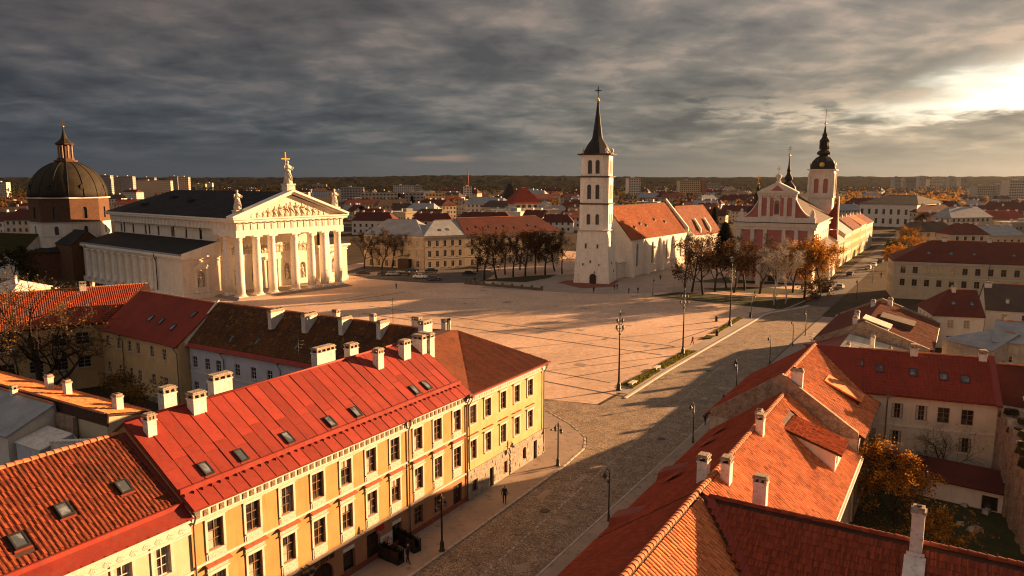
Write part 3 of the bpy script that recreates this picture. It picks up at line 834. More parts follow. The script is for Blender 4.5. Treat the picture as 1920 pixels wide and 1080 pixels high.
# white kerb and raised footway along the square
m = MB(); ribbon(m, [at(1172, 747), at(1245, 700), at(1310, 662), at(1431, 592), at(1445, 587), at(1505, 577), at(1516, 573)], .42, .0, h=.13); struct('pale_kerb', m, 'trim_white')
m = MB(); ribbon(m, [at(1168, 738), at(1236, 694), at(1300, 656), at(1420, 590), at(1470, 582)], 2.1, .05); struct('footway', m, 'paving_pale')
# asphalt round the palace, forecourt of the bell tower
sheet('parking_road', [at(640, 512), at(690, 497), at(880, 497), at(930, 512), at(905, 530), at(800, 531), at(690, 523)], .045, 'asphalt')
sheet('forecourt', [at(900, 540), at(940, 526), at(1060, 515), at(1300, 500), at(1400, 520), at(1330, 545), at(1230, 549), at(1130, 552)], .045, 'paving_pale')
sheet('tower_apron', [at(1045, 530), at(1062, 526), at(1160, 526), at(1150, 538), at(1090, 541)], .055, 'plinth_red')
LAWNS = {'lawn': [[(1216, 556), (1272, 548), (1400, 556), (1519, 560), (1480, 577), (1465, 581), (1340, 569)], [(1306, 542), (1400, 538), (1520, 545), (1540, 553), (1500, 554), (1400, 549)], [(885, 527), (985, 518), (1045, 515), (1030, 522), (985, 530)], [(1290, 530), (1420, 512), (1520, 520), (1520, 536), (1400, 532)]]}
for poly in LAWNS['lawn']:
    p = [at(*q) for q in poly]; sheet('lawn', p, .06, 'lawn')
    m = MB(); ribbon(m, p + [p[0]], .22, 0, h=.12); struct('lawn_kerb', m, 'kerb')
sheet('courtyard', [W(-16, -62), W(-12, -12.5), W(4.8, -13), W(4.8, -47), W(10, -75)], .02, 'earth')
sheet('garden', [W(4, 31.5), W(30, 31.5), W(30, 56), W(2, 56)], .02, 'lawn')

# far wooded hills closing the horizon
hb = MB(); na, nr = 560, 26
def hill_h(a, r):
    d = math.degrees(a)
    h = 40 + 10 * math.exp(-((d + 4) / 9) ** 2) + 4 * mnoise.noise((a * 6, 1.3, 0)) + (3 if d > 8 else 0)
    return h + 2.6 * mnoise.noise((a * 60, r * .004, 3)) + 2.2 * mnoise.noise((a * 210, r * .01, 7))
gr = []
for j in range(nr):
    f = j / (nr - 1); r = 2300 + f * 1500
    row = []
    for i in range(na + 1):
        a = R(-58) + R(116) * i / na; e = math.sin(min(1, f * 1.35) * math.pi / 2)
        row.append(len(hb.v)); hb.v.append((r * math.sin(a), r * math.cos(a), max(0.0, hill_h(a, r) * e + (mnoise.noise((r * math.sin(a) * .012, r * math.cos(a) * .012, 5)) * 4.5 + mnoise.noise((r * math.sin(a) * .045, r * math.cos(a) * .045, 9)) * 3 if f > 0 else 0)) - .5))
    gr.append(row)
for j in range(nr - 1):
    for i in range(na):
        hb.f.append((gr[j][i], gr[j][i + 1], gr[j + 1][i + 1], gr[j + 1][i])); hb.mi.append(0); hb.sm.append(False)
hill = hb.build('hills', 'hill_forest'); hill['kind'] = 'structure'; hill.data.flip_normals()
if hill.data.polygons[0].normal.z < 0: hill.data.flip_normals()

# ================================================================== row A, left side of the street
def facade_row(name, label, s0, s1, ze, zr, Wd, wall_up, wall_dn, tops, seconds, style_top, style_2, zt, z2, hw, grounds, group=None, frieze=True):
    L = s1 - s0
    t = thing(name, label, 'house', tuple(W(s0, 0)), ST_ANG)
    ops_u = [(s - s0, zt[0], hw, zt[1]) for s in tops] + [(s - s0, z2[0], hw, z2[1]) for s in seconds]
    zb = 2.75
    m = MB(); wall_panel(m, (0, 0), (L, 0), zb, ze, ops_u)
    wall_panel(m, (L, 0), (L, Wd), zb, ze); wall_panel(m, (L, Wd), (0, Wd), zb, ze); wall_panel(m, (0, Wd), (0, 0), zb, ze)
    m.poly([(0, Wd, ze), (0, 0, ze), (0, Wd / 2, zr - .16)]); m.poly([(L, 0, ze), (L, Wd, ze), (L, Wd / 2, zr - .16)])
    m.build('wall', wall_up, t)
    m = MB(); wall_panel(m, (0, 0), (L, 0), 0, zb, [(s - s0, z, w, h, ar) for s, z, w, h, ar, k in grounds], .3)
    wall_panel(m, (L, 0), (L, Wd), 0, zb); wall_panel(m, (L, Wd), (0, Wd), 0, zb); wall_panel(m, (0, Wd), (0, 0), 0, zb)
    m.build('ground_floor', wall_dn, t)
    for s in tops: add_window(t, s - s0, 0, zt[0], 0, hw, zt[1], style_top)
    for s in seconds: add_window(t, s - s0, 0, z2[0], 0, hw, z2[1], style_2)
    return t, L


def ground_doors(t, s0, grounds):
    for s, z, w, h, ar, k in grounds:
        x = s - s0
        if k == 'shop':
            o = add_window(t, x, .1, z, 0, w, h, 'brown plain')
            m = MB(); m.box(-w / 2 - .03, -.06, h - .34, w / 2 + .03, .1, h + .05); m.build('shop_blind', 'canopy_white', o)
        elif k == 'window': add_window(t, x, .08, z, 0, w, h, 'brown')
        else:
            m = MB(); m.box(-w / 2 + .01, .2, 0, w / 2 - .01, .28, h - .01)
            for q in (-1, 1):
                for zz in (.15, h * .5): m.box(q * w / 4 - w * .17, .17, zz, q * w / 4 + w * .17, .2, zz + h * .36)
            o = m.build('door', 'door_dark', t, (x, 0, z))
            h_ = MB(); h_.box(.04, .13, h * .45, .08, .17, h * .45 + .12); h_.build('handle', 'gold', o)


# --- yellow house under the red metal roof
TOPS = [-27.3, -24.45, -21.6, -18.75, -15.9, -13.15, -10.3, -7.3, -4.55, -1.65]
SEC = TOPS
GR = [(-26.2, .5, 1.3, 1.9, False, 'shop'), (-22.9, .1, 1.2, 2.35, False, 'door'), (-18.6, .1, 2.3, 2.2, True, 'gate'), (-15.8, .45, 1.3, 2.0, False, 'shop'), (-13.1, .15, 1.5, 2.3, False, 'door'), (-10.2, .12, 1.2, 2.2, False, 'shop'),
      (-7.35, .75, 1.15, 1.65, False, 'window'), (-4.6, .7, 1.05, 1.6, False, 'window'), (-1.6, .12, 1.35, 2.15, False, 'door')]
s0 = -29.0
tA2, L = facade_row('town_house', 'long ochre yellow town house under a bright red sheet metal roof', s0, 0.0, 10.9, 14.9, 12.2, 'plaster_ochre', 'plaster_brown', TOPS, SEC, 'brown sur sill apron', 'brown sur sill hood apron', (7.4, 1.95), (3.9, 1.95), 1.12, GR)
ground_doors(tA2, s0, GR)
m = MB(); gable_roof(m, L, 12.2, 10.9, 14.9, .5, ends=.06); m.build('roof', 'metal_red_dull', tA2)
kf = 4.0 / 6.1; Nn = Vector((0, -4.0, 6.1)).normalized(); Bb = Vector((0, 6.1, 4.0)).normalized(); SL = math.hypot(6.6, 6.6 * kf)
def pan(len_):
    p = MB(); w = 1.03
    p.box(0.01, 0, 0, w - .004, len_ - .012, .022); p.box(-.014, 0, 0, .008, len_ - .012, .05); p.box(.015, len_ - .05, .023, w - .015, len_ - .02, .032)
    return p.mesh('roof_panel', 'metal_red')
rng = random.Random(4)
for i in range(28):
    cut = SL * (.42 + .16 * ((i * 7) % 5) / 4)
    for a, b in ((0, cut), (cut, SL)):
        mt = Matrix((Vector((1, 0, 0)), Bb, Nn)).transposed().to_4x4(); mt = mt @ Matrix.Rotation(rng.uniform(-.004, .004), 4, 'X')
        mt.translation = Vector((i * 1.035 + .03, -.5, 10.9 - .5 * kf)) + Bb * a + Nn * (.012 + rng.uniform(0, .006)); mobj('roof_panel', pan(b - a), tA2, mt)
m = MB(); yq = .75
m.hexa([(-.05, yq - .12, 10.9 + (yq - .12) * kf), (L, yq - .12, 10.9 + (yq - .12) * kf), (L, yq + .16, 10.9 + (yq + .16) * kf), (-.05, yq + .16, 10.9 + (yq + .16) * kf)],
       [(-.05, yq - .14, 11.2 + yq * kf), (L, yq - .14, 11.2 + yq * kf), (L, yq - .05, 11.22 + yq * kf), (-.05, yq - .05, 11.22 + yq * kf)])
for k in range(46): m.box(k * .63 + .1, yq - .34, 10.96 + (yq - .34) * kf, k * .63 + .125, yq - .14, 11.03 + (yq - .2) * kf)
m.build('gutter_ledge', 'metal_red', tA2)
m = MB(); m.tube([(0.05, 6.1, 14.96), (L - .05, 6.1, 14.96)], .09, 8); m.build('ridge_cap', 'metal_red', tA2)
m = MB(); m.box(-.0, -.14, 9.72, L, -.003, 10.36); m.box(0, -.3, 10.363, L, -.003, 10.52); m.box(0, -.2, 9.6, L, -.003, 9.717); m.build('frieze', 'trim_white', tA2)
om = MB(); om.box(-.16, -.185, 9.86, .16, -.142, 10.24); om = om.mesh('frieze_ornament', 'ornament_dark')
for k in range(50): obj('frieze_ornament', om, tA2, (.45 + k * .575, 0, 0))
for z in (6.72, 2.78):
    m = MB(); m.box(0, -.1, z, L, -.003, z + .16); m.build('belt_course', 'trim_white', tA2)
m = MB(); m.box(0, -.06, .11, L, -.003, .55); m.build('plinth', 'plinth_red', tA2)
for x in (.15, 20.35, 28.85): downpipe(tA2, x, 0, .1, 10.4, .42)
for px_, py_ in ((395, 868), (461, 843), (548, 810), (630, 781), (677, 763), (797, 724)):
    pass
for s in (-26.6, -23.9, -19.9, -15.75, -13.0, -5.66, -4.0):
    skylight(tA2, Vector((s - s0, 1.15, 10.9 + 1.15 * kf)) + Nn * .03, Vector((1, 0, 0)), Bb, Nn, .66, 1.05, .14)
for s, n, zt, w, l, rz in ((-28.0, -4.9, 15.4, .7, .75, 0), (-24.15, -5.5, 15.8, .95, 1.25, 0), (-24.9, -7.6, 16.0, .9, 1.2, 0), (-20.8, -7.4, 16.0, .9, 2.0, .0), (-10.9, -7.0, 16.2, .9, 2.6, 0),
                           (-6.8, -4.6, 15.5, .85, .9, 0), (-8.0, -6.6, 16.0, .9, 1.3, 0), (-3.1, -4.7, 15.6, .9, 1.2, 0), (-.55, -5.0, 15.6, .85, 1.5, 1.57)):
    y = -n; zs = 10.9 + (y if y < 6.1 else 12.2 - y) * kf
    chimney(tA2, s - s0, y, zs - .5, zt, w, l, rz)
# gate sign, wall lamps, poster, blade sign
m = MB(); m.box(-.0, -.05, 0, 2.5, -.003, .34); o = m.build('gate_sign', 'door_dark', tA2, (-19.9 - s0, 0, 2.36))
m = MB(); x = .12
for k in range(13):                                       # gilt letters, too small in the photograph to read
    w = (.12, .09, .13, .05, .12)[k % 5]; m.box(x, -.075, .06, x + .03, -.052, .28)
    if k % 3: m.box(x + .032, -.075, .24, x + w, -.052, .28)
    if k % 2: m.box(x + .032, -.075, .06, x + w, -.052, .10)
    if k % 4 == 1: m.box(x + w - .03, -.075, .102, x + w, -.052, .238)
    x += w + .055
m.build('gilt_letters', 'gold', o)
m = MB(); m.box(0, -.05, 0, 1.45, -.003, 1.15); ps = m.build('poster', 'poster', tA2, (-12.3 - s0, 0, .5))
m = MB()
for k, (x0, x1) in enumerate(((.42, .30), (.52, .46), (.62, .60), (.72, .78), (.80, .95))):
    m.obox((x0, -.062, .45), (.07, 0, 0), (0, .008, 0), (x1 - x0, 0, .45 + .05 * (k % 3)))
m.obox((.42, -.062, .2), (.42, 0, 0), (0, .008, 0), (.02, 0, .27)); m.build('red_mark', 'mark_red', ps)
m = MB()
for k in range(4): m.obox((.95 + .1 * k, -.062, .5 - .02 * k), (.03, 0, 0), (0, .008, 0), (.06, 0, .3 - .03 * k))
m.build('grey_mark', 'ornament_dark', ps)
m = MB(); m.box(-.5, -.04, 0, .5, -.003, .5); bs = m.build('shop_sign', 'mark_red', tA2, (-12.3 - s0, 0, 2.22))
m = MB(); m.lathe([(.12, 0), (.17, .08), (.1, .26), (.02, .36)], 10, (-.36, -.2, -.1)); m.tube([(-.36, -.2, .2), (-.36, -.1, .28), (-.36, -.02, .28)], .02, 5); m.build('wall_lamp', 'lamp_glass', bs)
m = MB()
for xx in (-20.6, -20.1): m.lathe([(.3, 0), (.33, .1), (.33, .22), (.22, .3)], 12, (xx - s0, -.45, 2.55)); m.box(xx - s0 - .04, -.45, 2.9, xx - s0 + .04, -.003, 2.98)
m.build('vent_unit', 'iron', tA2)

# --- cream house with the old barrel tiles (near left)
s0 = -66.0; TOPS = [-30.9 - 2.35 * k for k in range(14)]
tA1, L = facade_row('tiled_house', 'cream house at the near left corner under an old rusty barrel tile roof', s0, -29.003, 10.45, 14.3, 12.0, 'plaster_cream', 'plaster_brown', TOPS, [t_ for t_ in TOPS], 'sur sill', 'sur sill', (7.3, 1.75), (3.8, 1.8), 1.05,
                    [(-33 - 3.1 * k, .5, 1.2, 1.9, False, 'window') for k in range(8)])
ground_doors(tA1, s0, [(-33 - 3.1 * k, .5, 1.2, 1.9, False, 'window') for k in range(8)])
m = MB(); gable_roof(m, L, 12.0, 10.45, 14.3, .3, ends=.0); m.build('roof', 'tile_under', tA1)
k1 = 3.85 / 6.0
skl = [(-31.3, 2.3), (-34.75, 2.2), (-37.4, 1.5), (-41.5, 2.1)]
sk_ab = []
Bq = Vector((0, 6.0, 3.85)).normalized(); Nq = Vector((0, -3.85, 6.0)).normalized()
for s, y in skl:
    skylight(tA1, Vector((s - s0, y, 10.45 + y * k1)) + Nq * .06, Vector((1, 0, 0)), Bq, Nq, .74, .95, .17)
    b = (y + 0) / math.cos(math.atan(k1)); sk_ab.append((s - s0 - .5 - 0, b - .25 - .5 / .84, s - s0 + .5, b + 1.05 - .5 / .84))
tile_poly(tA1, [(0, .5, 10.45 + .5 * k1), (L - .35, .5, 10.45 + .5 * k1), (L - .35, 6.0, 14.3), (0, 6.0, 14.3)], .27, .38, 'tile_old', 300, skip=sk_ab, hgt=.048)
ridge_tiles(tA1, (10, 6.0, 14.36), (L - .3, 6.0, 14.36), 'ridge_tile', .17, .42)
m = MB(); m.slab([(0, -.5, 10.45 - .5 * k1 + .03), (L, -.5, 10.45 - .5 * k1 + .03), (L, .38, 10.45 + .38 * k1 + .03), (0, .38, 10.45 + .38 * k1 + .03)], .03)
for k in range(60): m.box(k * .62, -.5, 10.5 - .5 * k1, k * .62 + .02, -.45, 10.54 - .5 * k1)
m.box(0, .36, 10.45 + .36 * k1, L, .52, 10.75 + .36 * k1)
m.build('eave_flashing', 'metal_red', tA1)
m = MB(); m.slab([(L - .34, .5, 10.45 + .5 * k1 + .06), (L - .02, .5, 10.45 + .5 * k1 + .06), (L - .02, 5.95, 14.3 + .02), (L - .34, 5.95, 14.3 + .02)], .03); m.build('side_flashing', 'metal_red_dull', tA1)
m = MB(); m.box(0, -.13, 9.25, L, -.003, 9.86); m.box(0, -.26, 9.863, L, -.003, 10.05); m.box(0, -.2, 9.12, L, -.003, 9.247); m.build('frieze', 'trim_white', tA1)
om = MB(); om.hexa([(-.26, -.15, 9.5), (-.12, -.15, 9.36), (.12, -.15, 9.36), (.26, -.15, 9.5), (.1, -.15, 9.72), (-.1, -.15, 9.72)], [(-.26, -.132, 9.5), (-.12, -.132, 9.36), (.12, -.132, 9.36), (.26, -.132, 9.5), (.1, -.132, 9.72), (-.1, -.132, 9.72)]); om2 = om.mesh('frieze_ornament', 'ornament')
for k in range(40): obj('frieze_ornament', om2, tA1, (L - .6 - k * .75, 0, 0))
for z in (6.55, 2.78):
    m = MB(); m.box(0, -.1, z, L, -.003, z + .16); m.build('belt_course', 'trim_white', tA1)
for s, n in ((-45, -7.5),): chimney(tA1, s - s0, -n, 12.5, 15.6, .8, 1.2)

# --- corner house
s0 = 0.003
T3 = [.95, 3.5, 6.3, 8.95, 11.7]
t = tA3 = thing('corner_house', 'pale yellow corner house with a rust brown tiled hip roof and rough stone base', 'house', tuple(W(s0, 0)), ST_ANG)
L = 14.65; Wd = 13.0; ze = 10.6
ops = [(s, 7.35, 1.05, 1.8) for s in T3] + [(s, 3.85, 1.05, 1.9) for s in T3]
m = MB(); wall_panel(m, (0, 0), (L, 0), 2.9, ze, ops); wall_panel(m, (L, 0), (L, Wd), 2.9, ze, grid_ops(Wd, 2.8, 1.05, [(7.35, 1.8), (3.85, 1.9)])); wall_panel(m, (L, Wd), (0, Wd), 2.9, ze); wall_panel(m, (0, Wd), (0, 0), 2.9, ze)
m.poly([(0, Wd, ze), (0, 0, ze), (0, 6.2, 14.4)]); m.build('wall', 'plaster_yellow', t)
for o in ops: add_window(t, o[0], 0, o[1], 0, o[2], o[3], 'brown sur sill')
place_windows(t, 'right', L, Wd, grid_ops(Wd, 2.8, 1.05, [(7.35, 1.8), (3.85, 1.9)]), 'sur sill')
gops = [(1.1, .6, .9, 1.2), (4.0, .11, .75, 1.9), (6.6, .5, .75, 1.3), (10.4, .75, .75, 1.35, True), (12.7, .11, .75, 2.0)]
m = MB(); wall_panel(m, (-.0, -.12), (L + .1, -.12), 0, 2.897, gops, .35); wall_panel(m, (L + .1, -.12), (L + .1, Wd), 0, 2.897); m.poly([(0, -.12, 2.897), (L + .1, -.12, 2.897), (L + .1, .0, 2.897), (0, 0, 2.897)])
m.poly([(L, 0, 2.897), (L + .1, 0, 2.897), (L + .1, Wd, 2.897), (L, Wd, 2.897)]); m.poly([(0, Wd, 0), (0, -.12, 0), (0, -.12, 2.897), (0, Wd, 2.897)])
m.build('stone_base', 'stone_base', t)
rs = random.Random(3); sm_ = [MB() for _ in range(6)]
for k, b in enumerate(sm_):
    w, h, d = .22 + .05 * k, .14 + .03 * (k % 3), .10
    b.hexa([(-w, -d, -h * .8), (w * .9, -d * .8, -h), (w * .95, .1, -h), (-w, .1, -h)], [(-w * .8, -d * .8, h), (w, -d, h * .8), (w, .1, h), (-w, .1, h)])
sms = [b.mesh('stone', 'stone_base') for b in sm_]
for k in range(150):                                      # single stones standing proud of the base
    x, z = rs.uniform(.3, L - .2), rs.uniform(.3, 2.65)
    if any(abs(x - o[0]) < o[2] / 2 + .34 and o[1] - .25 < z < o[1] + o[3] + .25 for o in gops): continue
    obj('stone', rs.choice(sms), t, (x, -.065 + rs.uniform(-.012, .02), z))
for x, z, w, h in ((1.1, .6, .9, 1.2), (6.6, .5, .75, 1.3)): add_window(t, x, -.05, z, 0, w, h, 'brown')
add_window(t, 10.4, -.05, .75, 0, .75, 1.35, 'brown plain arch')
for x, z, w, h in ((4.0, .11, .75, 1.9), (12.7, .11, .75, 2.0)):
    m = MB(); m.box(-w / 2 + .01, .1, 0, w / 2 - .01, .18, h); o = m.build('door', 'door_dark', t, (x, 0, z)); q = MB(); q.box(.2, .05, .9, .24, .1, 1.05); q.build('handle', 'iron', o)
zE = ze - .28; ap = (9.6, 8.0, 13.9); rs0 = (0, 6.2, 14.5)
m = MB(); m.slab([(0, -.5, zE), (L + .5, -.5, zE), ap], .14); m.slab([(0, -.5, zE), ap, rs0], .14)
m.slab([(L + .5, -.5, zE), (L + .5, Wd, zE), (9.6, Wd, 13.75), ap], .14); m.slab([rs0, ap, (9.6, Wd, 13.75), (0, Wd, 10.8)], .14)
m.build('roof', 'tile_under', t)
tile_poly(t, [(0, -.35, zE + .07), (L + .35, -.35, zE + .07), (9.6, 7.8, 13.88)], .33, .38, 'roof_rust', 0)
tile_poly(t, [(.0, -.35, zE + .07), (9.6, 7.9, 13.93), (.1, 6.2, 14.5)], .33, .38, 'roof_rust', 0)
ridge_tiles(t, ap, (L + .5, -.5, zE + .05), 'roof_rust', .14, .42, single=False); ridge_tiles(t, rs0, ap, 'roof_rust', .14, .42, single=False)
m = MB(); m.box(0, -.62, zE - .05, L + .62, -.45, zE + .13); m.build('gutter', 'metal_red', t)
m = MB(); m.box(0, -.14, 9.55, L + .14, -.003, 10.05); m.box(0, -.3, 10.053, L + .3, -.003, 10.25); m.build('frieze', 'trim_white', t)
om = MB(); om.box(-.11, -.17, 9.66, .11, -.142, 9.94); om = om.mesh('frieze_ornament', 'ornament')
for k in range(34): obj('frieze_ornament', om, t, (.3 + k * .42, 0, 0))
for s in T3:                                              # small ledges over the lower windows
    m = MB(); m.box(-.75, -.2, 0, .75, -.003, .07); m.build('hood', 'hood_red', t, (s, 0, 6.32))
downpipe(t, L - .12, 0, .1, 10.2, .5); downpipe(t, .15, 0, 2.9, 10.2, .5)
chimney(t, .45, 5.0, 12.6, 15.6, .9, 1.9, 1.57); chimney(t, 4.2, 8.0, 13, 15.9, .9, 1.8, 0); chimney(t, 9.9, 9.6, 13, 15.0, .8, 1.1, 0)
m = MB(); m.tube([(L + .1, -.1, 2.85), (L + .35, -.6, 2.95), (L + .6, -.75, 2.8)], .03, 5); m.lathe([(.2, 0), (.17, .1), (.06, .2)], 10, (L + .6, -.75, 2.62)); m.build('wall_lamp', 'lamp_glass', t)

# manhole covers and drain grates in the street, worn repair patches on the square
for s_, n_, lab in ((2, 7.2, 'round iron manhole cover in the cobbles opposite the twin headed lamp'), (26, 9.6, 'round iron manhole cover in the street near the rounded pavement corner'), (60, 5.0, 'round iron manhole cover in the cobbles beside the grass beds')):
    p = W(s_, n_); t_ = thing('manhole_cover', lab, 'manhole', (p.x, p.y, .013)); m = MB(); m.lathe([(.42, 0), (.42, .018), (.36, .022)], 20); m.build('cover', 'iron', t_)
    m = MB(); m.lathe([(.5, 0), (.5, .012), (.425, .012), (.425, 0)], 20); m.build('rim', 'strip_dark', t_)
rp = random.Random(14); m = MB(); m2 = MB()
for k in range(46):
    s_, n_ = rp.uniform(40, 165), rp.uniform(-75, -6); a, b = rp.uniform(.6, 3.2), rp.uniform(.6, 2.0)
    (m if k % 2 else m2).poly([tuple(W(s_, n_, .036)), tuple(W(s_, n_ + b, .036)), tuple(W(s_ + a, n_ + b, .036)), tuple(W(s_ + a, n_, .036))][::-1])
struct('paving_repair', m, 'paving_pale'); struct('paving_repair', m2, 'pavement')
m = MB()
for k in range(30):
    s_, n_ = rp.uniform(-25, 120), rp.uniform(4.8, 11.2); a, b = rp.uniform(.5, 2.6), rp.uniform(.4, 1.4)
    m.poly([tuple(W(s_, n_, .017)), tuple(W(s_, n_ + b, .017)), tuple(W(s_ + a, n_ + b, .017)), tuple(W(s_ + a, n_, .017))][::-1])
struct('street_repair', m, 'pavement')
# ================================================================== wings round the left courtyard
angB = ST_ANG - math.pi / 2
bo = W(4.9, -47.6)
Lb = 34.5
up = [1.0, 3.5, 5.7, 9.3, 12.3, 15.2, 18.4, 21.4, 24.4, 27.4, 30.5]
ops = {'front': [(x, 5.75, .95, 1.5) for x in up] + [(x, 2.35, .95, 1.5) for x in up]}
zb = 13.4
house('mossy_roof_house', 'grey white wing behind the red metal roof under a mossy brown chimney lined roof', 'house', tuple(bo), angB, Lb, 9.9, 9.0, 13.6, 'plaster_grey', 'roof_moss', ops, 'sill', .5,
      pipes=(6.9, 17.2), belt=(5.0,), lights=((7.2, .7), (11.8, .8), (18.6, 1.0), (25, .5)),
      chims=((12.9, 3.4, .55, .8, 2.7, 1.57, 'plain'), (18.6, 3.5, .6, .8, 2.5, 1.57, 'plain'), (24.2, 3.8, .6, .8, 2.1, 1.57, 'plain'), (29.9, 3.9, .7, .8, 1.9, 1.57, 'plain'),
             (21.0, 5.6, .8, .8, .9), (33.0, 6.2, .9, .8, 1.3), (26.2, 6.4, .7, .6, .9)))
m = MB(); kq = 4.6 / 4.95
t = [o for o in bpy.data.objects if o.name == 'mossy_roof_house'][0]
m.slab([(-.1, -.62, 9 - .62 * kq + .12), (Lb, -.62, 9 - .62 * kq + .12), (Lb, -.1, 9 - .1 * kq + .1), (-.1, -.1, 9 - .1 * kq + .1)], .05); m.build('eave_flashing', 'metal_red', t)
tile_poly(t, [(0, -.05, 9.0), (Lb, -.05, 9.0), (Lb, 4.95, 13.62), (0, 4.95, 13.62)], .38, .42, 'roof_moss', 0)
m = MB(); m.hexa([(-.3, -.5, 8.4), (.05, -.5, 8.4), (.05, 4.95, 13.2), (-.3, 4.95, 13.2)], [(-.3, -.5, 9.0), (.05, -.5, 9.0), (.05, 4.95, 14.0), (-.3, 4.95, 14.0)]); m.build('fire_wall', 'chimney_white', t)

co = Vector((-59.6, 106.5, 0)); angC = R(-35.7)
up = [1.5, 4.6, 7.6, 9.9, 13.45, 16.55]
house('courtyard_house', 'ochre house with two window rows and a smooth dark red roof behind the courtyard', 'house', tuple(co), angC, 20.0, 12.2, 9.0, 13.5, 'plaster_tan', 'roof_red_smooth',
      {'front': [(x, 6.3, .9, 1.55) for x in up] + [(x, 2.4, .9, 1.55) for x in up]}, 'sill', .5, pipes=(5.9, 19.8), lights=((9.2, 2.0), (12.1, 1.9), (15.8, 1.4), (17.4, 3.6)), plinth='stone_base')
angD = R(34.6); do = Vector((-60 - 40 * .823, 107.2 - 40 * .568, 0))
house('long_courtyard_house', 'long tan house across the courtyard under a red barrel tile roof with tilted roof windows', 'house', tuple(do), angD, 47.5, 13.0, 9.7, 13.9, 'plaster_tan', 'tile_under',
      {'front': [(x, 6.55, 1.7, 1.75) for x in (18.4, 21.8, 25, 28.2, 31.6, 34.6, 37.5)] + [(x, 3.1, 1.7, 1.7) for x in (18.4, 21.8, 25, 28.2, 31.6, 34.6, 37.5)]}, 'sill', .5,
      lights=((27.5, 1.2), (29.8, 1.6), (31.4, 2.0), (33.0, 1.9), (35.8, 2.4), (38.8, 2.6)), chims=((38.5, 6.0, 1.0, .8, 1.1),))
t = bpy.data.objects['long_courtyard_house']
tile_poly(t, [(0, -.45, 9.45), (40.4, -.45, 9.45), (47.2, 6.5, 13.95), (0, 6.5, 13.95)], .28, .40, 'tile_red', 0, hgt=.05)

# small houses inside the left block
def px_house(name, label, l, r, ze, Wd, zr, wall, roof, ops_rows=((.9, 1.4),), pitch=3.0, ww=.9, hl=0, hr=0, cat='house', oh=.4, group=None, yr=None, chims=(), lights=(), **kw):
    """a house set out from its two front eave corners in the survey"""
    a, b = at(l[0], l[1], ze), at(r[0], r[1], ze); d = b - a; L = d.length
    ops = {'front': grid_ops(L, pitch, ww, ops_rows), 'right': grid_ops(Wd, pitch, ww, ops_rows), 'left': grid_ops(Wd, pitch, ww, ops_rows)} if ops_rows else {}
    return house(name, label, cat, (a.x, a.y, 0), math.atan2(d.y, d.x), L, Wd, ze, zr, wall, roof, ops, 'sill', oh, hl, hr, group, yr=yr, chims=chims, lights=lights, **kw)


tE = house('yard_shed', 'white gabled yard building with a grey green metal roof below the bare courtyard tree', 'house', tuple(W(-22.0, -52)), angB, 14.8, 4.7, 6.3, 8.2, 'plaster_white', 'roof_grey_metal', {'right': [(3.8, .9, .7, .8)]}, 'brown', .25, yr=4.4, chims=((7.5, 4.2, .8, .7, .7),))
tE2 = house('orange_roof_house', 'low cream house with a narrow orange tile roof below the bare courtyard tree', 'house', tuple(W(-17.2, -60)), angB, 31, 4.4, 7.5, 8.35, 'plaster_cream', 'tile_under', {}, 'sill', .04,
            chims=((15.5, 2.9, 1.1, .8, .9, 0, 'plain'), (19.6, 2.6, 1.2, .8, .9, 0, 'plain'), (29.3, 2.2, 1.3, .9, 1.0, 0, 'plain')), yr=.12)
tile_poly(tE2, [(31, 4.5, 7.5), (0, 4.5, 7.5), (0, .15, 8.38), (31, .15, 8.38)], .34, .40, 'tile_orange', 120)
m = MB(); wall_panel(m, (0, 0), (3.2, 0), 0, 7.4); m.box(0, .002, 0, 3.2, .4, 7.35); b_ = m.build('brick_wall', 'brick_worn', None, tuple(W(-17.75, -37)), angB); tag(b_, 'rough old brick wall beside the white gabled yard building', 'wall')
m = MB(); m.hexa([(0, 0, 0), (9.5, 0, 0), (9.5, .45, 0), (0, .45, 0)], [(0, 0, 6.0), (9.5, 0, 7.6), (9.5, .45, 7.6), (0, .45, 6.0)])
for k in range(16): m.box(k * .6, -.06, 6.06 + k * .1, k * .6 + .5, .51, 6.18 + k * .1)
b_ = m.build('parapet_wall', 'chimney_white', None, tuple(W(-20.6, -32.6)), angB + .12); tag(b_, 'white plastered parapet wall with a tiled coping behind the old barrel tile roof', 'wall')
house('lean_to', 'grey white lean-to with a flat sagging roof beside the brick wall', 'house', tuple(W(-21.5, -36.8)), angB, 4.2, 3.4, 5.6, 6.3, 'plaster_grey', 'chimney_white', {}, 'sill', .1, yr=3.0, ridge=False)

# behind the long courtyard house: roofs under the dome
for i, (l, r, ze, Wd, zr, wl, rf, lab) in enumerate((
        ((8, 560), (110, 548), 7.5, 8, 11.0, 'plaster_cream', 'roof_red_far', 'small dark red hipped roof house showing over the ridge of the long tiled house'),
        ((-40, 520), (18, 516), 11, 9, 12.6, 'plaster_cream', 'chimney_white', 'flat topped cream house at the photo edge behind the long tiled roof'),
        ((118, 548), (165, 546), 8.5, 6, 10.5, 'plaster_white', 'roof_red_far', 'small red roof with a lit white chimney between the dome and the long tiled roof'))):
    a = dep(l[0], l[1], 140 + i * 6); b = dep(r[0], r[1], 138 + i * 6); d = b - a
    house('house', lab, 'house', (a.x, a.y, 0), math.atan2(d.y, d.x), d.length, Wd, ze - 2.5, zr - 2.5, wl, rf, {'front': grid_ops(d.length, 2.6, .8, [(ze - 4.8, 1.2)])}, 'sill', .3, 2.5, 2.5, chims=((d.length * .7, 3, 1.2, .7, .9, 0, 'plain'),))

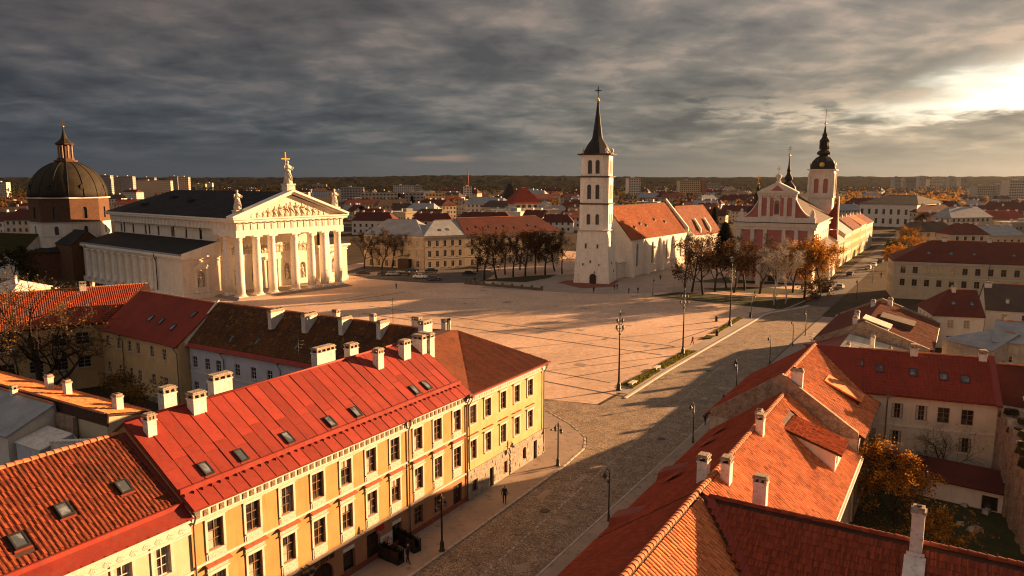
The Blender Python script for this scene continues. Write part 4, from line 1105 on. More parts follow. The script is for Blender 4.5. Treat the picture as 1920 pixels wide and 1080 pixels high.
# ================================================================== row R, right side of the street
def row_house(name, label, s0, s1, n0, n1, ze, zr, roof_l, roof_r, wall='plaster_dirty', nobj_r=0, nobj_l=0, tw=.32, tl=.38, wins=True, gable='brick_worn', hfirst=0.6, chims=(), clip_r=None, skip_r=(), far_gable=True, tile_l=True, tile_r=True, nr=None):
    """s0..s1 along the street, ridge along the street; local x = along street, y = away from the street reversed"""
    Wd = n1 - n0; L = s1 - s0; nr = Wd / 2 if nr is None else nr - n0
    # local frame: origin at the far-right corner so that the garden front (n1) is the local front
    t = thing(name, label, 'house', tuple(W(s0, n1)), ST_ANG)
    ops = grid_ops(L, 2.9, .95, [(1.0, 1.5)] + ([(3.9, 1.4)] if ze > 5.8 else [])) if wins else []
    m = MB(); wall_panel(m, (0, 0), (L, 0), 0, ze, ops); wall_panel(m, (L, 0), (L, Wd), 0, ze); wall_panel(m, (L, Wd), (0, Wd), 0, ze, ops); wall_panel(m, (0, Wd), (0, 0), 0, ze)
    m.build('wall', wall, t); yr = Wd - nr
    place_windows(t, 'front', L, Wd, ops, 'sill'); place_windows(t, 'back', L, Wd, ops, 'sill')
    up = hfirst; th = .42
    prof = [(0, ze - .3), (0, ze + up * .6), (yr, zr + up), (Wd, ze + up * .6), (Wd, ze - .3)]
    for xx in ((-.001,) + ((L - th,) if far_gable else ())):
        g = MB(); g.hexa([(xx, y, z) for y, z in prof], [(xx + th, y, z) for y, z in prof])
        if gable: g.build('gable_wall', gable, t)
    r = MB(); kf, kb = (zr - ze) / yr, (zr - ze) / (Wd - yr); oh = .5
    r.slab([(th, -oh, ze - oh * kf), (L, -oh, ze - oh * kf), (L, yr, zr), (th, yr, zr)], .14)
    r.slab([(L, Wd + oh, ze - oh * kb), (th, Wd + oh, ze - oh * kb), (th, yr, zr), (L, yr, zr)], .14); r.build('roof', 'tile_under', t)
    x_a = th + .02
    R_ = [(x_a, -oh, ze - oh * kf + .02), (L - .02, -oh, ze - oh * kf + .02), (L - .02, yr, zr + .02), (x_a, yr, zr + .02)]
    if clip_r: R_ = [(x_a if x is None else x, (y), ze + y * kf + .02) for x, y in clip_r]
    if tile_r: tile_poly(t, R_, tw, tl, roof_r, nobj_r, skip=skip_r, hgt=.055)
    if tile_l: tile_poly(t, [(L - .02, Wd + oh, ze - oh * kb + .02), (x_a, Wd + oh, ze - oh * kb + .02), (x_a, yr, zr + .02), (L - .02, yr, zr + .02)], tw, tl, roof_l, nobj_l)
    m = MB(); m.tube([(0, -oh - .06, ze - oh * kf), (L, -oh - .06, ze - oh * kf)], .075, 6); m.tube([(0, Wd + oh + .06, ze - oh * kb), (L, Wd + oh + .06, ze - oh * kb)], .075, 6); m.build('gutter', 'zinc', t)
    for s, n, zt, w, l, rz, st in chims:
        y = n1 - n; zs = ze + (y * kf if y < yr else (Wd - y) * kb); chimney(t, s - s0, y, zs - .5, zt, w, l, rz, st)
    return t, kf, kb, yr, L, Wd


# near house, its wing and the long middle house
ND = dict(wall='plaster_dirty')
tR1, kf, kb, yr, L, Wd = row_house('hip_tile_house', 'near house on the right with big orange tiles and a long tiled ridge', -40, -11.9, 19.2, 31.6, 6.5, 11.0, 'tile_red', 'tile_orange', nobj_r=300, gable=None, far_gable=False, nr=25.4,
                                   chims=((-9.0 - 3.2, 24.6, 12.3, .75, .9, 0, 'arcade'),) if False else (), wins=True)
ridge_tiles(tR1, (6, yr, 11.04), (L, yr, 11.04), 'ridge_tile', .19, .42)
# wing to the right (ridge across), camera side slope in shade
tW = thing('tiled_wing', 'nearest wing at the lower right with dark tiles and a tall chimney on its ridge', 'house', tuple(W(-18.9, 26.2)), angB)
Lw = 36.0; zr, ze, hw = 11.0, 6.5, 6.9
m = MB(); wall_panel(m, (5, 0), (Lw, 0), 0, ze, grid_ops(Lw - 5, 3, .95, [(1, 1.5), (3.9, 1.4)])); wall_panel(m, (Lw, 0), (Lw, 13.8), 0, ze); wall_panel(m, (Lw, 13.8), (5, 13.8), 0, ze); m.poly([(Lw, 0, ze), (Lw, 13.8, ze), (Lw, 6.9, zr - .2)]); m.build('wall', 'plaster_dirty', tW)
kw = 4.5 / 6.9; slope = (-.5, ze - .5 * kw)
m = MB(); m.slab([(6.4, -.5, ze - .5 * kw), (Lw, -.5, ze - .5 * kw), (Lw, 6.9, zr), (-.5, 6.9, zr)], .14); m.slab([(Lw, 14.3, ze - .5 * kw), (5.2, 14.3, ze - .5 * kw), (0, 6.9, zr), (Lw, 6.9, zr)], .14); m.build('roof', 'tile_under', tW)
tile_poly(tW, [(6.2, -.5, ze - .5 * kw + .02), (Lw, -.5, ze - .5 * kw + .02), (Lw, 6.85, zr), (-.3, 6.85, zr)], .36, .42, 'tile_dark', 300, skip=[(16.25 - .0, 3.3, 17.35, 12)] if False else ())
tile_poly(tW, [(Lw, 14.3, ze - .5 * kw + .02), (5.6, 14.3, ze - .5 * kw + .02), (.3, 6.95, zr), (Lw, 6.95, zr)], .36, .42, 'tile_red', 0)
ridge_tiles(tW, (0, 6.9, zr + .04), (Lw, 6.9, zr + .04), 'tile_dark', .17, .42)
m = MB(); m.slab([(6.35, -.4, ze - .4 * kw + .11), (6.95, -.4, ze - .4 * kw + .11), (.25, 6.85, zr + .1), (-.3, 6.85, zr + .1)], .03); m.build('valley_flashing', 'metal_red_dull', tW)
chimney(tW, 11.1, 6.35, 9.2, 13.3, .75, .75, .0, 'plain')
m = MB(); m.box(-.42, -.05, 0, .42, .0, .2); m.slab([(-.5, -2.3, -1.45), (.5, -2.3, -1.45), (.5, 0, 0), (-.5, 0, 0)], .05); m.build('flue_slab', 'chimney_white', tW, (11.1, 5.95, zr - .35))

clip2 = [(.3, -.5), (25.9, -.5), (25.9, 6.2), (.3, 6.2)]
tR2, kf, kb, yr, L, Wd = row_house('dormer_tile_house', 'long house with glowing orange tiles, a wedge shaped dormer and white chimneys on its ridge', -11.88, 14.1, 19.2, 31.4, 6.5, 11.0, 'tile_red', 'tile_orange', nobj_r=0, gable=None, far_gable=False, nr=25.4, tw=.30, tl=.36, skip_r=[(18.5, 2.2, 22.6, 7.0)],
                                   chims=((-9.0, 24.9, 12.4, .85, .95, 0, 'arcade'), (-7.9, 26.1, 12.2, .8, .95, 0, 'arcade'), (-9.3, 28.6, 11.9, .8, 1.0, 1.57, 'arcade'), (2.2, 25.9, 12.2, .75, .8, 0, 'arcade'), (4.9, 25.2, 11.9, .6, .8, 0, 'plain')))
ridge_tiles(tR2, (0.0, yr, 11.05), (L, yr, 11.05), 'ridge_tile', .18, .42)
# shed dormer
dm = MB(); xa, xb = 18.6, 22.4; yf = .6; zf = 8.55; yt = 4.4; zt_ = 6.5 + yt * kf + .1
dm.poly([(xa, yt, zt_ - .1), (xa, yf, 6.5 + yf * kf - .05), (xa, yf, zf)]); dm.poly([(xb, yf, 6.5 + yf * kf - .05), (xb, yt, zt_ - .1), (xb, yf, zf)])
wall_panel(dm, (xa, yf), (xb, yf), 6.5 + yf * kf - .05, zf, [(xa * 0 + 1.0, 7.35, .8, .9), (2.75, 7.35, .8, .9)]); dmo = dm.build('dormer', 'plaster_white', tR2)
for x in (1.0, 2.75):
    add_window(tR2, xa + x, yf, 7.35, 0, .8, .9, 'brown')
m = MB(); m.slab([(xa - .25, yf - .5, zf - .02), (xb + .25, yf - .5, zf - .02), (xb + .25, yt + .3, zt_ + .1), (xa - .25, yt + .3, zt_ + .1)], .12); m.build('dormer_roof', 'tile_under', tR2)
tile_poly(tR2, [(xa - .25, yf - .5, zf), (xb + .25, yf - .5, zf), (xb + .25, yt + .3, zt_ + .12), (xa - .25, yt + .3, zt_ + .12)], .30, .36, 'tile_orange', 120)
m = MB(); m.box(0, -.75, 5.85, L, -.42, 6.05); m.box(-0, -.12, 5.4, L, -.003, 5.84); m.build('cornice', 'plaster_white', tR2)
# small metal bumps of dormers on the street side
for s, rt in ((-9.2, tR2), (.2, tR2)):
    m = MB(); x = s + 11.88; y = Wd + .1; q = .95
    z0_ = 6.5 + (Wd - y) * kb
    m.hexa([(x - q, y + .35, z0_ - .3), (x + q, y + .35, z0_ - .3), (x + q, y - 1.9, z0_ + 1.2), (x - q, y - 1.9, z0_ + 1.2)], [(x - .8 * q, y + .3, z0_ + .55), (x + .8 * q, y + .3, z0_ + .55), (x + .7 * q, y - 1.9, z0_ + 1.5), (x - .7 * q, y - 1.9, z0_ + 1.5)])
    m.build('dormer', 'metal_red_dull', tR2)
for s in (-3.2, 5.5, 9.0):
    m = MB(); x = s + 11.88; y = Wd - 1.7; z0_ = 6.5 + (Wd - y) * kb; m.slab([(x - .5, y + .5, z0_ - .1), (x - .5, y - .5, z0_ + .8), (x + .5, y - .5, z0_ + .8), (x + .5, y + .5, z0_ - .1)][::-1], .05); m.build('roof_hatch', 'metal_red_dull', tR2)

tR3, kf, kb, yr, L, Wd = row_house('gabled_brick_house', 'taller house with a bare brick fire wall and a smooth red roof catching the sun', 14.12, 31.5, 18.6, 31.6, 7.9, 12.1, 'tile_red', 'tile_orange', gable='brick_worn', far_gable=False, nr=25.0, hfirst=.5,
                                   chims=((14.7, 26.2, 13.2, .55, 1.3, 1.57, 'plain'),), tw=.34, tl=.40)
ridge_tiles(tR3, (.2, yr, 12.14), (L, yr, 12.14), 'ridge_tile', .18, .42)
m = MB(); xa, xb = 7.2, 9.8; yf, yt = .9, 4.0
m.slab([(xa, yf - .3, 9.1), (xb, yf - .3, 9.1), (xb, yt, 7.9 + yt * kf + .25), (xa, yt, 7.9 + yt * kf + .25)], .15); m.build('dormer_roof', 'tile_orange', tR3)
m = MB(); m.box(xa + .2, yf, 7.9 + yf * kf - .1, xb - .2, yf + .1, 8.95); m.build('dormer', 'door_dark', tR3)
m = MB(); m.tube([(-.06, -.05, 7.6), (-.06, -.05, .2)], .06, 6); m.build('downpipe', 'zinc', tR3)

# wing S across the back of the garden
so = W(26.9, 30.2); se = W(28.9, 42.2); d = se - so
wx = [1.2, 3.55, 5.7, 7.65, 9.7]
house('garden_wing', 'beige wing closing the garden under a plain dark red tile roof with four skylights', 'house', (so.x, so.y, 0), math.atan2(d.y, d.x), d.length, 9.6, 8.9, 12.1, 'plaster_beige', 'roof_red_smooth',
      {'front': [(x, 6.2, 1.05, 1.55) for x in wx] + [(x, 3.4, 1.05, 1.5) for x in wx[:2] + wx[4:]]}, 'brown sill cur', .45, pipes=(2.6,), lights=((.0, 2.5), (1.9, 2.0), (5.0, 1.9), (7.7, 1.7), (9.6, 1.6)),
      chims=((5.2, 4.5, .9, .8, .9), (11.4, 4.5, .8, .75, .85)), belt=(5.35,))
t = bpy.data.objects['garden_wing']
tile_poly(t, [(0, -.4, 8.9 - .4 * .667), (d.length, -.4, 8.9 - .4 * .667), (d.length, 4.8, 12.12), (-5.5, 4.8, 12.12), (-5, 4.0, 11.6)], .36, .42, 'roof_red_smooth', 0, hgt=.05)
m = MB(); m.slab([(-5.6, 4.75, 12.08), (.2, 4.75, 12.08), (.2, -.45, 8.6)][::-1][::-1], .1); m.build('roof_return', 'roof_red_smooth', t)
m = MB(); m.slab([(d.length - .25, -.6, 8.6), (d.length + .3, -.6, 8.6), (d.length + .3, 4.85, 12.35), (d.length - .25, 4.85, 12.35)], .2); m.build('side_flashing', 'metal_red_dull', t)
# next roof to the right and the ruin below it
ro = W(31.2, 42.6)
house('end_house', 'low house with a rust red hipped roof at the right end of the garden wing', 'house', (ro.x, ro.y, 0), angB + .1, 14, 9, 8.0, 11.2, 'plaster_dirty', 'roof_red_far', {}, 'sill', .4, hl=0, hr=4)

m = MB(); rr = random.Random(9); P0 = W(29.5, 42.7); P1 = W(12.5, 45.3)
nseg = 26; Vd = (P1 - P0); nn = Vector((-Vd.y, Vd.x, 0)).normalized()
tops = []
for i in range(nseg + 1):
    f = i / nseg; tops.append(8.6 - 3.6 * f ** 1.4 + rr.uniform(-.5, .35))
for i in range(nseg):
    a, b = P0 + Vd * (i / nseg), P0 + Vd * ((i + 1) / nseg); za, zb_ = tops[i], tops[i + 1]
    w1, w2 = rr.uniform(.45, .8), rr.uniform(1.6, 2.2)
    m.hexa([a - nn * w1, b - nn * w1, b + nn * w2, a + nn * w2], [a - nn * w1 * .8 + Vector((0, 0, za)), b - nn * w1 * .8 + Vector((0, 0, zb_)), b + nn * w2 + Vector((0, 0, zb_ - .2)), a + nn * w2 + Vector((0, 0, za - .2))])
tR = m.build('ruined_wall', 'brick_worn'); tag(tR, 'tall crumbling brick wall with a mossy top along the right of the garden', 'wall')
m = MB()
for i in range(60):
    f = rr.random(); a = P0 + Vd * f; z = tops[int(f * nseg)]; s_ = rr.uniform(.15, .45)
    q = a + nn * rr.uniform(-.4, 1.8); m.hexa([(q.x - s_, q.y - s_, z - .4), (q.x + s_, q.y - s_, z - .4), (q.x + s_, q.y + s_, z - .4), (q.x - s_, q.y + s_, z - .4)], [(q.x - s_ * .7, q.y - s_ * .8, z + rr.uniform(.0, .25)), (q.x + s_ * .8, q.y - s_ * .6, z + .1), (q.x + s_ * .6, q.y + s_ * .7, z + .1), (q.x - s_ * .8, q.y + s_ * .6, z + .15)])
stuff(m.build('rubble_top', 'leaf_olive', tR))
# canopy with white tent roof on the ruin's terrace
c = W(33.0, 46.5, 0); t = thing('tent_canopy', 'white peaked canvas canopy over the ruined wall at the right edge', 'canopy', (c.x, c.y, 8.0), angB)
m = MB(); m.lathe([(3.1, .8), (.05, 1.7)], 4, rot=R(45), sm=False); m.build('canvas', 'canopy_white', t)
for a in range(4):
    m = MB(); m.tube([(2.1 * math.cos(R(45 + 90 * a)), 2.1 * math.sin(R(45 + 90 * a)), -1.5), (2.1 * math.cos(R(45 + 90 * a)), 2.1 * math.sin(R(45 + 90 * a)), .85)], .06, 6); m.build('post', 'frame_white', t)
m = MB(); m.box(0, 0, 0, 9, 7, 8.0); o = m.build('terrace', 'brick_worn', None, tuple(W(30.2, 45.4)), angB); tag(o, 'flat topped brick terrace behind the crumbling garden wall', 'terrace')

# garden shed, brick wall and stones
po, pe = at(1708, 925, 0), at(1893, 967, 0); d = pe - po
t = house('garden_shed', 'long low white garden shed with a plain dark lean-to roof', 'shed', (po.x, po.y, 0), math.atan2(d.y, d.x), d.length, 3.2, 2.1, 3.1, 'plaster_white', 'roof_maroon_shaded', {'front': [(1.2, 1.1, .28, .35), (1.9, 1.1, .32, .35), (6.4, .05, 1.3, 1.35)]}, 'brown plain', .35, yr=2.8, ridge=False)
m = MB()
for k in range(22): m.box(k * .4 - .1, -.36, 1.97 + .0, k * .4 - .04, 3.6, 2.02)
bw = at(1606, 905, 0); be = at(1700, 905, 0)
bw, be = W(27.2, 31.3), W(24.9, 36.2); d = be - bw
bt = thing('brick_wall', 'long old brown brick garden wall in front of the beige wing', 'wall', (bw.x, bw.y, 0), math.atan2(d.y, d.x))
m = MB(); m.box(0, 0, 0, d.length, .42, 2.9); m.build('wall', 'brick_brown', bt)
bm_ = MB(); bm_.box(0, 0, 0, .56, .05, .23); bms = bm_.mesh('brick', 'brick_brown')
for r_ in range(9):
    for k in range(int(d.length / .62)):
        if random.random() < .78: obj('brick', bms, bt, (k * .62 + (r_ % 2) * .28 + .02, -.045, .15 + r_ * .29))
m = MB(); m.slab([(-.1, -.2, 2.85), (d.length + .1, -.2, 2.85), (d.length + .1, .62, 3.1), (-.1, .62, 3.1)], .1); m.build('coping', 'tile_dark', bt)
for k, (px_, py_, a, b, h) in enumerate(((1800, 985, .35, .25, .3), (1828, 996, .7, .4, .35), (1720, 917, .7, .3, .25), (1810, 948, .6, .3, .22), (1850, 962, .7, .3, .3))):
    p = at(px_, py_, 0); m = MB(); rr = random.Random(k)
    m.hexa([(-a, -b, 0), (a, -b * .8, 0), (a * .9, b, 0), (-a * .8, b, 0)], [(-a * .7, -b * .7, h), (a * .8, -b * .6, h * .8), (a * .6, b * .7, h), (-a * .7, b * .8, h * .9)])
    o = m.build('boulder', 'stone_base', None, (p.x, p.y, .06), rr.uniform(0, 3))
    tag(o, ['small pale stone block on the lawn beside the orange tree', 'large flat pale stone block in the middle of the garden lawn', 'pale stone by the white end of the garden shed', 'weathered stone under the small shed openings', 'weathered stone right below the shed doorway'][k], 'stone')

# beyond the wing: metal roof house, brick gabled house, red roofs
tR4, kf, kb, yr, L, Wd = row_house('ribbed_roof_house', 'old house under a pale ribbed sheet metal roof beyond the garden wing', 45, 70, 19.2, 33.5, 4.4, 6.3, 'metal_red_dull', 'metal_corrugated', gable=None, far_gable=False, tile_l=False, tile_r=False, nr=24.0, chims=((62, 28, 8.0, .7, .9, 0, 'plain'), (59, 30.5, 7.2, .5, .6, 0, 'plain'), (56, 25.5, 7.8, .6, .8, 0, 'plain')))
row_house('assumed_back_house', 'assumed low red roofed house half hidden behind the ridge of the garden wing', 37, 44.8, 21.5, 34.5, 5.6, 9.1, 'roof_red_far', 'roof_red_far', gable=None, far_gable=False, tile_l=True, tile_r=True, nr=27.5, tw=.45, tl=.5)  # assumed house, added to cast the shade that falls on the street
row_house('assumed_back_house', 'second assumed low red roofed house behind the ridge of the garden wing', 44.9, 55, 33.6, 44.5, 5.0, 7.4, 'roof_red_far', 'roof_red_far', gable=None, far_gable=False, tile_l=True, tile_r=True, nr=38, tw=.45, tl=.5)  # also assumed, added to carry that shade caster on along the street
pm = MB(); SLr = math.hypot(yr + .5, (yr + .5) * kf); pm.box(0, 0, 0, .55, SLr, .03); pm.tube([(0.02, 0, .05), (.02, SLr, .05)], .045, 5); pm = pm.mesh('roof_panel', 'metal_corrugated')
Bq = Vector((0, 1, kf)).normalized(); Nq = Vector((0, -kf, 1)).normalized()
for k in range(44):
    mt = Matrix((Vector((1, 0, 0)), Bq, Nq)).transposed().to_4x4(); mt.translation = Vector((k * .56 + .1, -.5, 4.4 - .5 * kf)) + Nq * (.015 + .008 * (k % 3)); mobj('roof_panel', pm, tR4, mt)
m = MB(); m.slab([(L, Wd + .5, 4.4 - .5 * kb + .03), (0, Wd + .5, 4.4 - .5 * kb + .03), (0, yr, 6.33), (L, yr, 6.33)], .03); m.build('street_slope', 'metal_red_dull', tR4)

tR5, kf, kb, yr, L, Wd = row_house('stepped_roof_house', 'tall house with a stained plaster gable and a rust brown sunlit roof beside the street', 70.1, 97, 19.0, 35.0, 4.8, 8.0, 'roof_red_far', 'roof_rust', gable='brick_worn', nr=26.0, hfirst=.5, tile_l=False, tile_r=True, tw=.45, tl=.5,
                                   chims=((71.5, 24.5, 9, .9, 1.2, 0, 'plain'), (92, 25, 8.8, .9, 1.2, 0, 'plain'), (95, 27.5, 9, 1.0, 1.5, 0, 'plain'), (78, 24, 8.9, .9, 1.1, 0, 'plain')))
m = MB(); m.slab([(L, Wd + .5, 4.8 - .5 * kb + .03), (.4, Wd + .5, 4.8 - .5 * kb + .03), (.4, yr, 8.03), (L, yr, 8.03)], .03); m.build('street_slope', 'roof_red_far', tR5)
m = MB(); m.hexa([(8, 3.2, 4.8 + 3.2 * kf), (13, 3.2, 4.8 + 3.2 * kf), (13, 7.6, 4.8 + 7.6 * kf), (8, 7.6, 4.8 + 7.6 * kf)], [(8, 2.6, 7.0), (13, 2.6, 7.0), (13, 7.6, 8.1), (8, 7.6, 8.1)]); m.build('dormer', 'roof_brown', tR5)
m = MB(); m.slab([(1.5, 5.5, 7.4), (5.5, 5.5, 7.4), (5.5, 9.5, 8.7), (1.5, 9.5, 8.7)], .12); m.box(1.7, 5.8, 6.2, 5.3, 8.8, 7.35); m.build('roof_box', 'metal_corrugated', tR5)

px_house('red_roof_house', 'broad house with a dark red roof and two small skylights behind the brick gabled house', (1752, 588), (1846, 592), 6.2, 11.5, 10.0, 'plaster_white', 'roof_red_far', ((3.7, 1.5), (.8, 1.5)), 2.6, 1.0, chims=((4.2, 5.2, .8, .7, .8, 0, 'plain'),), lights=((3.6, 2.0), (6.6, 2.0)), hl=3.5)
px_house('brown_roof_house', 'white house with a brown red roof and dark windows at the right edge', (1849, 577), (1960, 584), 6.2, 11.5, 10.2, 'plaster_white', 'roof_brown', ((3.8, 1.4), (.9, 1.4)), 3.2, 1.0, chims=((.6, 5, .5, 1.0, 1.5, 0, 'plain'), (3.5, 1.5, -2.2, .6, .6, 0, 'plain')))
px_house('grey_roof_shed', 'low shed with a buckled grey metal roof in front of the white houses', (1768, 633), (1865, 655), 5.4, 9, 7.4, 'plaster_dirty', 'roof_grey_metal', (), hl=5, chims=())
px_house('workshop', 'beige workshop with one dark window under a pale metal roof at the right edge', (1862, 637), (1990, 650), 6.4, 11, 8.6, 'plaster_dirty', 'roof_grey_metal', ((3.2, 1.6),), 4.0, 1.0, chims=((1.2, 5.5, .9, .35, .35, 0, 'plain'),))

# long beige building on the far right of the street
a = W(158, 23.2); fr = math.atan2(-.36, .93)
ops = {'front': grid_ops(62, 2.75, 1.15, [(6.6, 1.7), (3.4, 1.7)]), 'left': grid_ops(14, 2.75, 1.1, [(6.6, 1.7), (3.4, 1.7)])}
house('long_beige_building', 'long beige building with two window rows under a wide red roof beyond small roofs', 'building', (a.x, a.y, 0), fr, 62, 15, 10.0, 14.6, 'plaster_cream', 'roof_red_far', ops, 'brown sill', .5, hl=9, hr=0, cornice='trim_white', belt=(5.7,), pipes=(21, 42), lights=[(x, 2.2) for x in (8, 13, 18, 26.5, 33, 41)], chims=((12, 7.5, 1.0, 1.2, 1.4, 0, 'plain'), (22, 7.5, 1.0, 1.2, 1.2, 0, 'plain'), (38, 7.5, .9, 1.2, 1.4, 0, 'plain')))
# ================================================================== people-shaped statues
def figure(mb, c, h, seed=0, arm=True, mi=0, ang=0.0):
    """robed standing stone figure, one body: robe with folds, shoulders, head, arms"""
    rg = random.Random(seed); ph = rg.uniform(0, 6); k = h / 1.8
    def fold(a, z):
        f = max(0, 1 - z / (1.25 * k)); return (1 + .13 * f * math.sin(7 * a + ph + z * 2) + .06 * math.sin(3 * a + ph)) * (1 - .22 * abs(math.sin(a - ang)) ** 2)
    mb.lathe([(.36 * k, 0), (.34 * k, .25 * k), (.28 * k, .6 * k), (.235 * k, .92 * k), (.22 * k, 1.05 * k), (.255 * k, 1.25 * k), (.24 * k, 1.40 * k), (.15 * k, 1.48 * k), (.065 * k, 1.52 * k), (.062 * k, 1.57 * k),
              (.10 * k, 1.61 * k), (.118 * k, 1.69 * k), (.10 * k, 1.77 * k), (.03 * k, 1.81 * k)], 16, c, mi, rfun=fold)
    ca, sa = math.cos(ang), math.sin(ang)
    def Q(x, y, z): return (c[0] + k * (x * ca - y * sa), c[1] + k * (x * sa + y * ca), c[2] + k * z)
    if arm:
        mb.tube([Q(.24, 0, 1.38), Q(.36, -.08, 1.12), Q(.26, -.32, 1.22), Q(.18, -.42, 1.34)], [.085 * k, .075 * k, .055 * k, .03 * k], 7, mi)
        mb.tube([Q(-.24, 0, 1.38), Q(-.36, -.05, 1.12), Q(-.22, -.27, 1.02), Q(-.05, -.31, 1.0)], [.085 * k, .075 * k, .055 * k, .035 * k], 7, mi)
        mb.tube([Q(-.2, -.05, 1.36), Q(-.12, -.26, 1.0), Q(.1, -.32, .55), Q(.2, -.25, .2)], [.05 * k, .07 * k, .06 * k, .03 * k], 6, mi)


def cross(mb, c, h, w, t, mi=0, ang=0.0, bars=1):
    ca, sa = math.cos(ang), math.sin(ang)
    def bx(x0, x1, z0, z1):
        P = lambda x, y, z: (c[0] + x * ca - y * sa, c[1] + x * sa + y * ca, c[2] + z)
        mb.hexa([P(x0, -t, z0), P(x1, -t, z0), P(x1, t, z0), P(x0, t, z0)], [P(x0, -t, z1), P(x1, -t, z1), P(x1, t, z1), P(x0, t, z1)], mi)
    bx(-t, t, 0, h); bx(-w / 2, -t - .002, h * .58, h * .58 + 2 * t); bx(t + .002, w / 2, h * .58, h * .58 + 2 * t)
    if bars > 1: bx(-w * .3, -t - .002, h * .8, h * .8 + 2 * t); bx(t + .002, w * .3, h * .8, h * .8 + 2 * t)


# ================================================================== the cathedral
UA = R(50.5)
cor = Vector((-69.0, 187.9, 0)); tC = thing('cathedral', 'large white classical cathedral with a columned portico and pediment facing the square', 'cathedral', tuple(cor), UA)
Mc = Matrix.Translation(cor) @ Matrix.Rotation(UA, 4, 'Z')
PW = 31.0
m = MB()
for k in range(3): m.box(-2.4 + .45 * k, -2.6 + .45 * k, .2 * k, PW + 2.4 - .45 * k, 12, .2 * (k + 1))
m.build('steps', 'paving_pale', tC)
# columns: shaft with entasis, torus base, echinus and abacus
c_ = MB(); H = 15.5
c_.box(-1.3, -1.3, 0, 1.3, 1.3, .25); c_.lathe([(1.28, .25), (1.34, .42), (1.28, .6), (1.12, .68)], 24)
c_.lathe([(1.12, .68), (1.12, 4), (1.09, 7), (1.03, 10), (.96, 13), (.92, 14.3), (.99, 14.35), (.99, 14.5), (.92, 14.55), (.93, 14.75), (1.22, 15.1)], 24)
c_.box(-1.28, -1.28, 15.103, 1.28, 1.28, 15.5); cm = c_.mesh('column', 'cathedral_white')
for x in (0, 5.0, 9.4, 16.3, 21.6, 25.8, 30.6): obj('column', cm, tC, (x, 0, .6))
for x, y in ((0, 5.4), (30.6, 5.4)): obj('column', cm, tC, (x, y, .6))
# entablature
m = MB(); z = 16.1
m.box(-1.15, -1.15, z, PW + 1.0, 10.2, z + 1.45); m.box(-1.05, -1.05, z + 1.453, PW + .9, 71, z + 3.2); m.box(-1.25, -1.25, z + 3.203, PW + 1.1, 71.2, z + 3.5)
m.box(-2.0, -2.0, z + 3.503, PW + 1.85, 71.9, z + 4.1); m.box(-2.3, -2.3, z + 4.103, PW + 2.15, 72.1, z + 4.45); m.build('entablature', 'cathedral_white', tC)
tg = MB()
for q in (-.42, -.1, .22): tg.box(q, -.14, 0, q + .22, 0, 1.55)
tg.box(-.48, -.1, 1.553, .5, 0, 1.7); tg = tg.mesh('triglyph', 'cathedral_white')
for k in range(17): obj('triglyph', tg, tC, (-.5 + k * 1.99, -1.053, 17.56))
for k in range(36): obj('triglyph', tg, tC, (-1.053, 70 - k * 1.99, 17.56), -math.pi / 2)
mt_ = MB(); mt_.box(-.4, -.7, 0, .4, 0, .14); mt_ = mt_.mesh('mutule', 'cathedral_white')
for k in range(17): obj('mutule', mt_, tC, (-.5 + k * 1.99, -1.26, 19.42))
# pediment
ax, az = PW / 2 - .05, 27.0; b0 = 20.553
m = MB(); m.hexa([(-1.2, -.7, b0), (PW + 1.05, -.7, b0), (ax, -.7, az - .9)], [(-1.2, .5, b0), (PW + 1.05, .5, b0), (ax, .5, az - .9)]); m.build('tympanum', 'cathedral_wall', tC)
for sx, ex in ((-2.3, ax), (PW + 2.15, ax)):
    m = MB(); a = Vector((sx, -2.3, b0)); b = Vector((ex, -2.3, az)); d = (b - a).normalized(); up_ = Vector((-d.z, 0, d.x)) * (1 if d.x > 0 else -1)
    m.hexa([a, b, b + Vector((0, 3.2, 0)), a + Vector((0, 3.2, 0))], [a + up_ * .55, b + up_ * .55, b + up_ * .55 + Vector((0, 3.2, 0)), a + up_ * .55 + Vector((0, 3.2, 0))])
    a2, b2 = a + Vector((0, .5, -.0)) - up_ * .45 + d * .9, b + Vector((0, .5, 0)) - up_ * .45 - d * .1
    m.hexa([a2, b2, b2 + Vector((0, 1.2, 0)), a2 + Vector((0, 1.2, 0))], [a2 + up_ * .44, b2 + up_ * .44, b2 + up_ * .44 + Vector((0, 1.2, 0)), a2 + up_ * .44 + Vector((0, 1.2, 0))])
    m.build('raking_cornice', 'cathedral_white', tC)
rl = random.Random(5)
for k in range(15):
    x = 3.6 + k * 1.72; hh = min(x, PW - x) * (az - 1.4 - b0) / (PW / 2) * .92
    if hh < .9: continue
    m = MB(); hh = min(hh, 4.6) * rl.uniform(.8, .97); figure(m, (0, 0, 0), hh, k, hh > 1.5, ang=rl.uniform(-.6, .6)); 
    if k % 2: m.ball((.6, .1, hh * .3), hh * .22, 8, sy=.5)
    o = m.build('relief_figure', 'cathedral_relief', tC, (x, -.72, b0)); o.scale = (1.25, .6, 1); o.rotation_euler[1] = rl.uniform(-.12, .12)
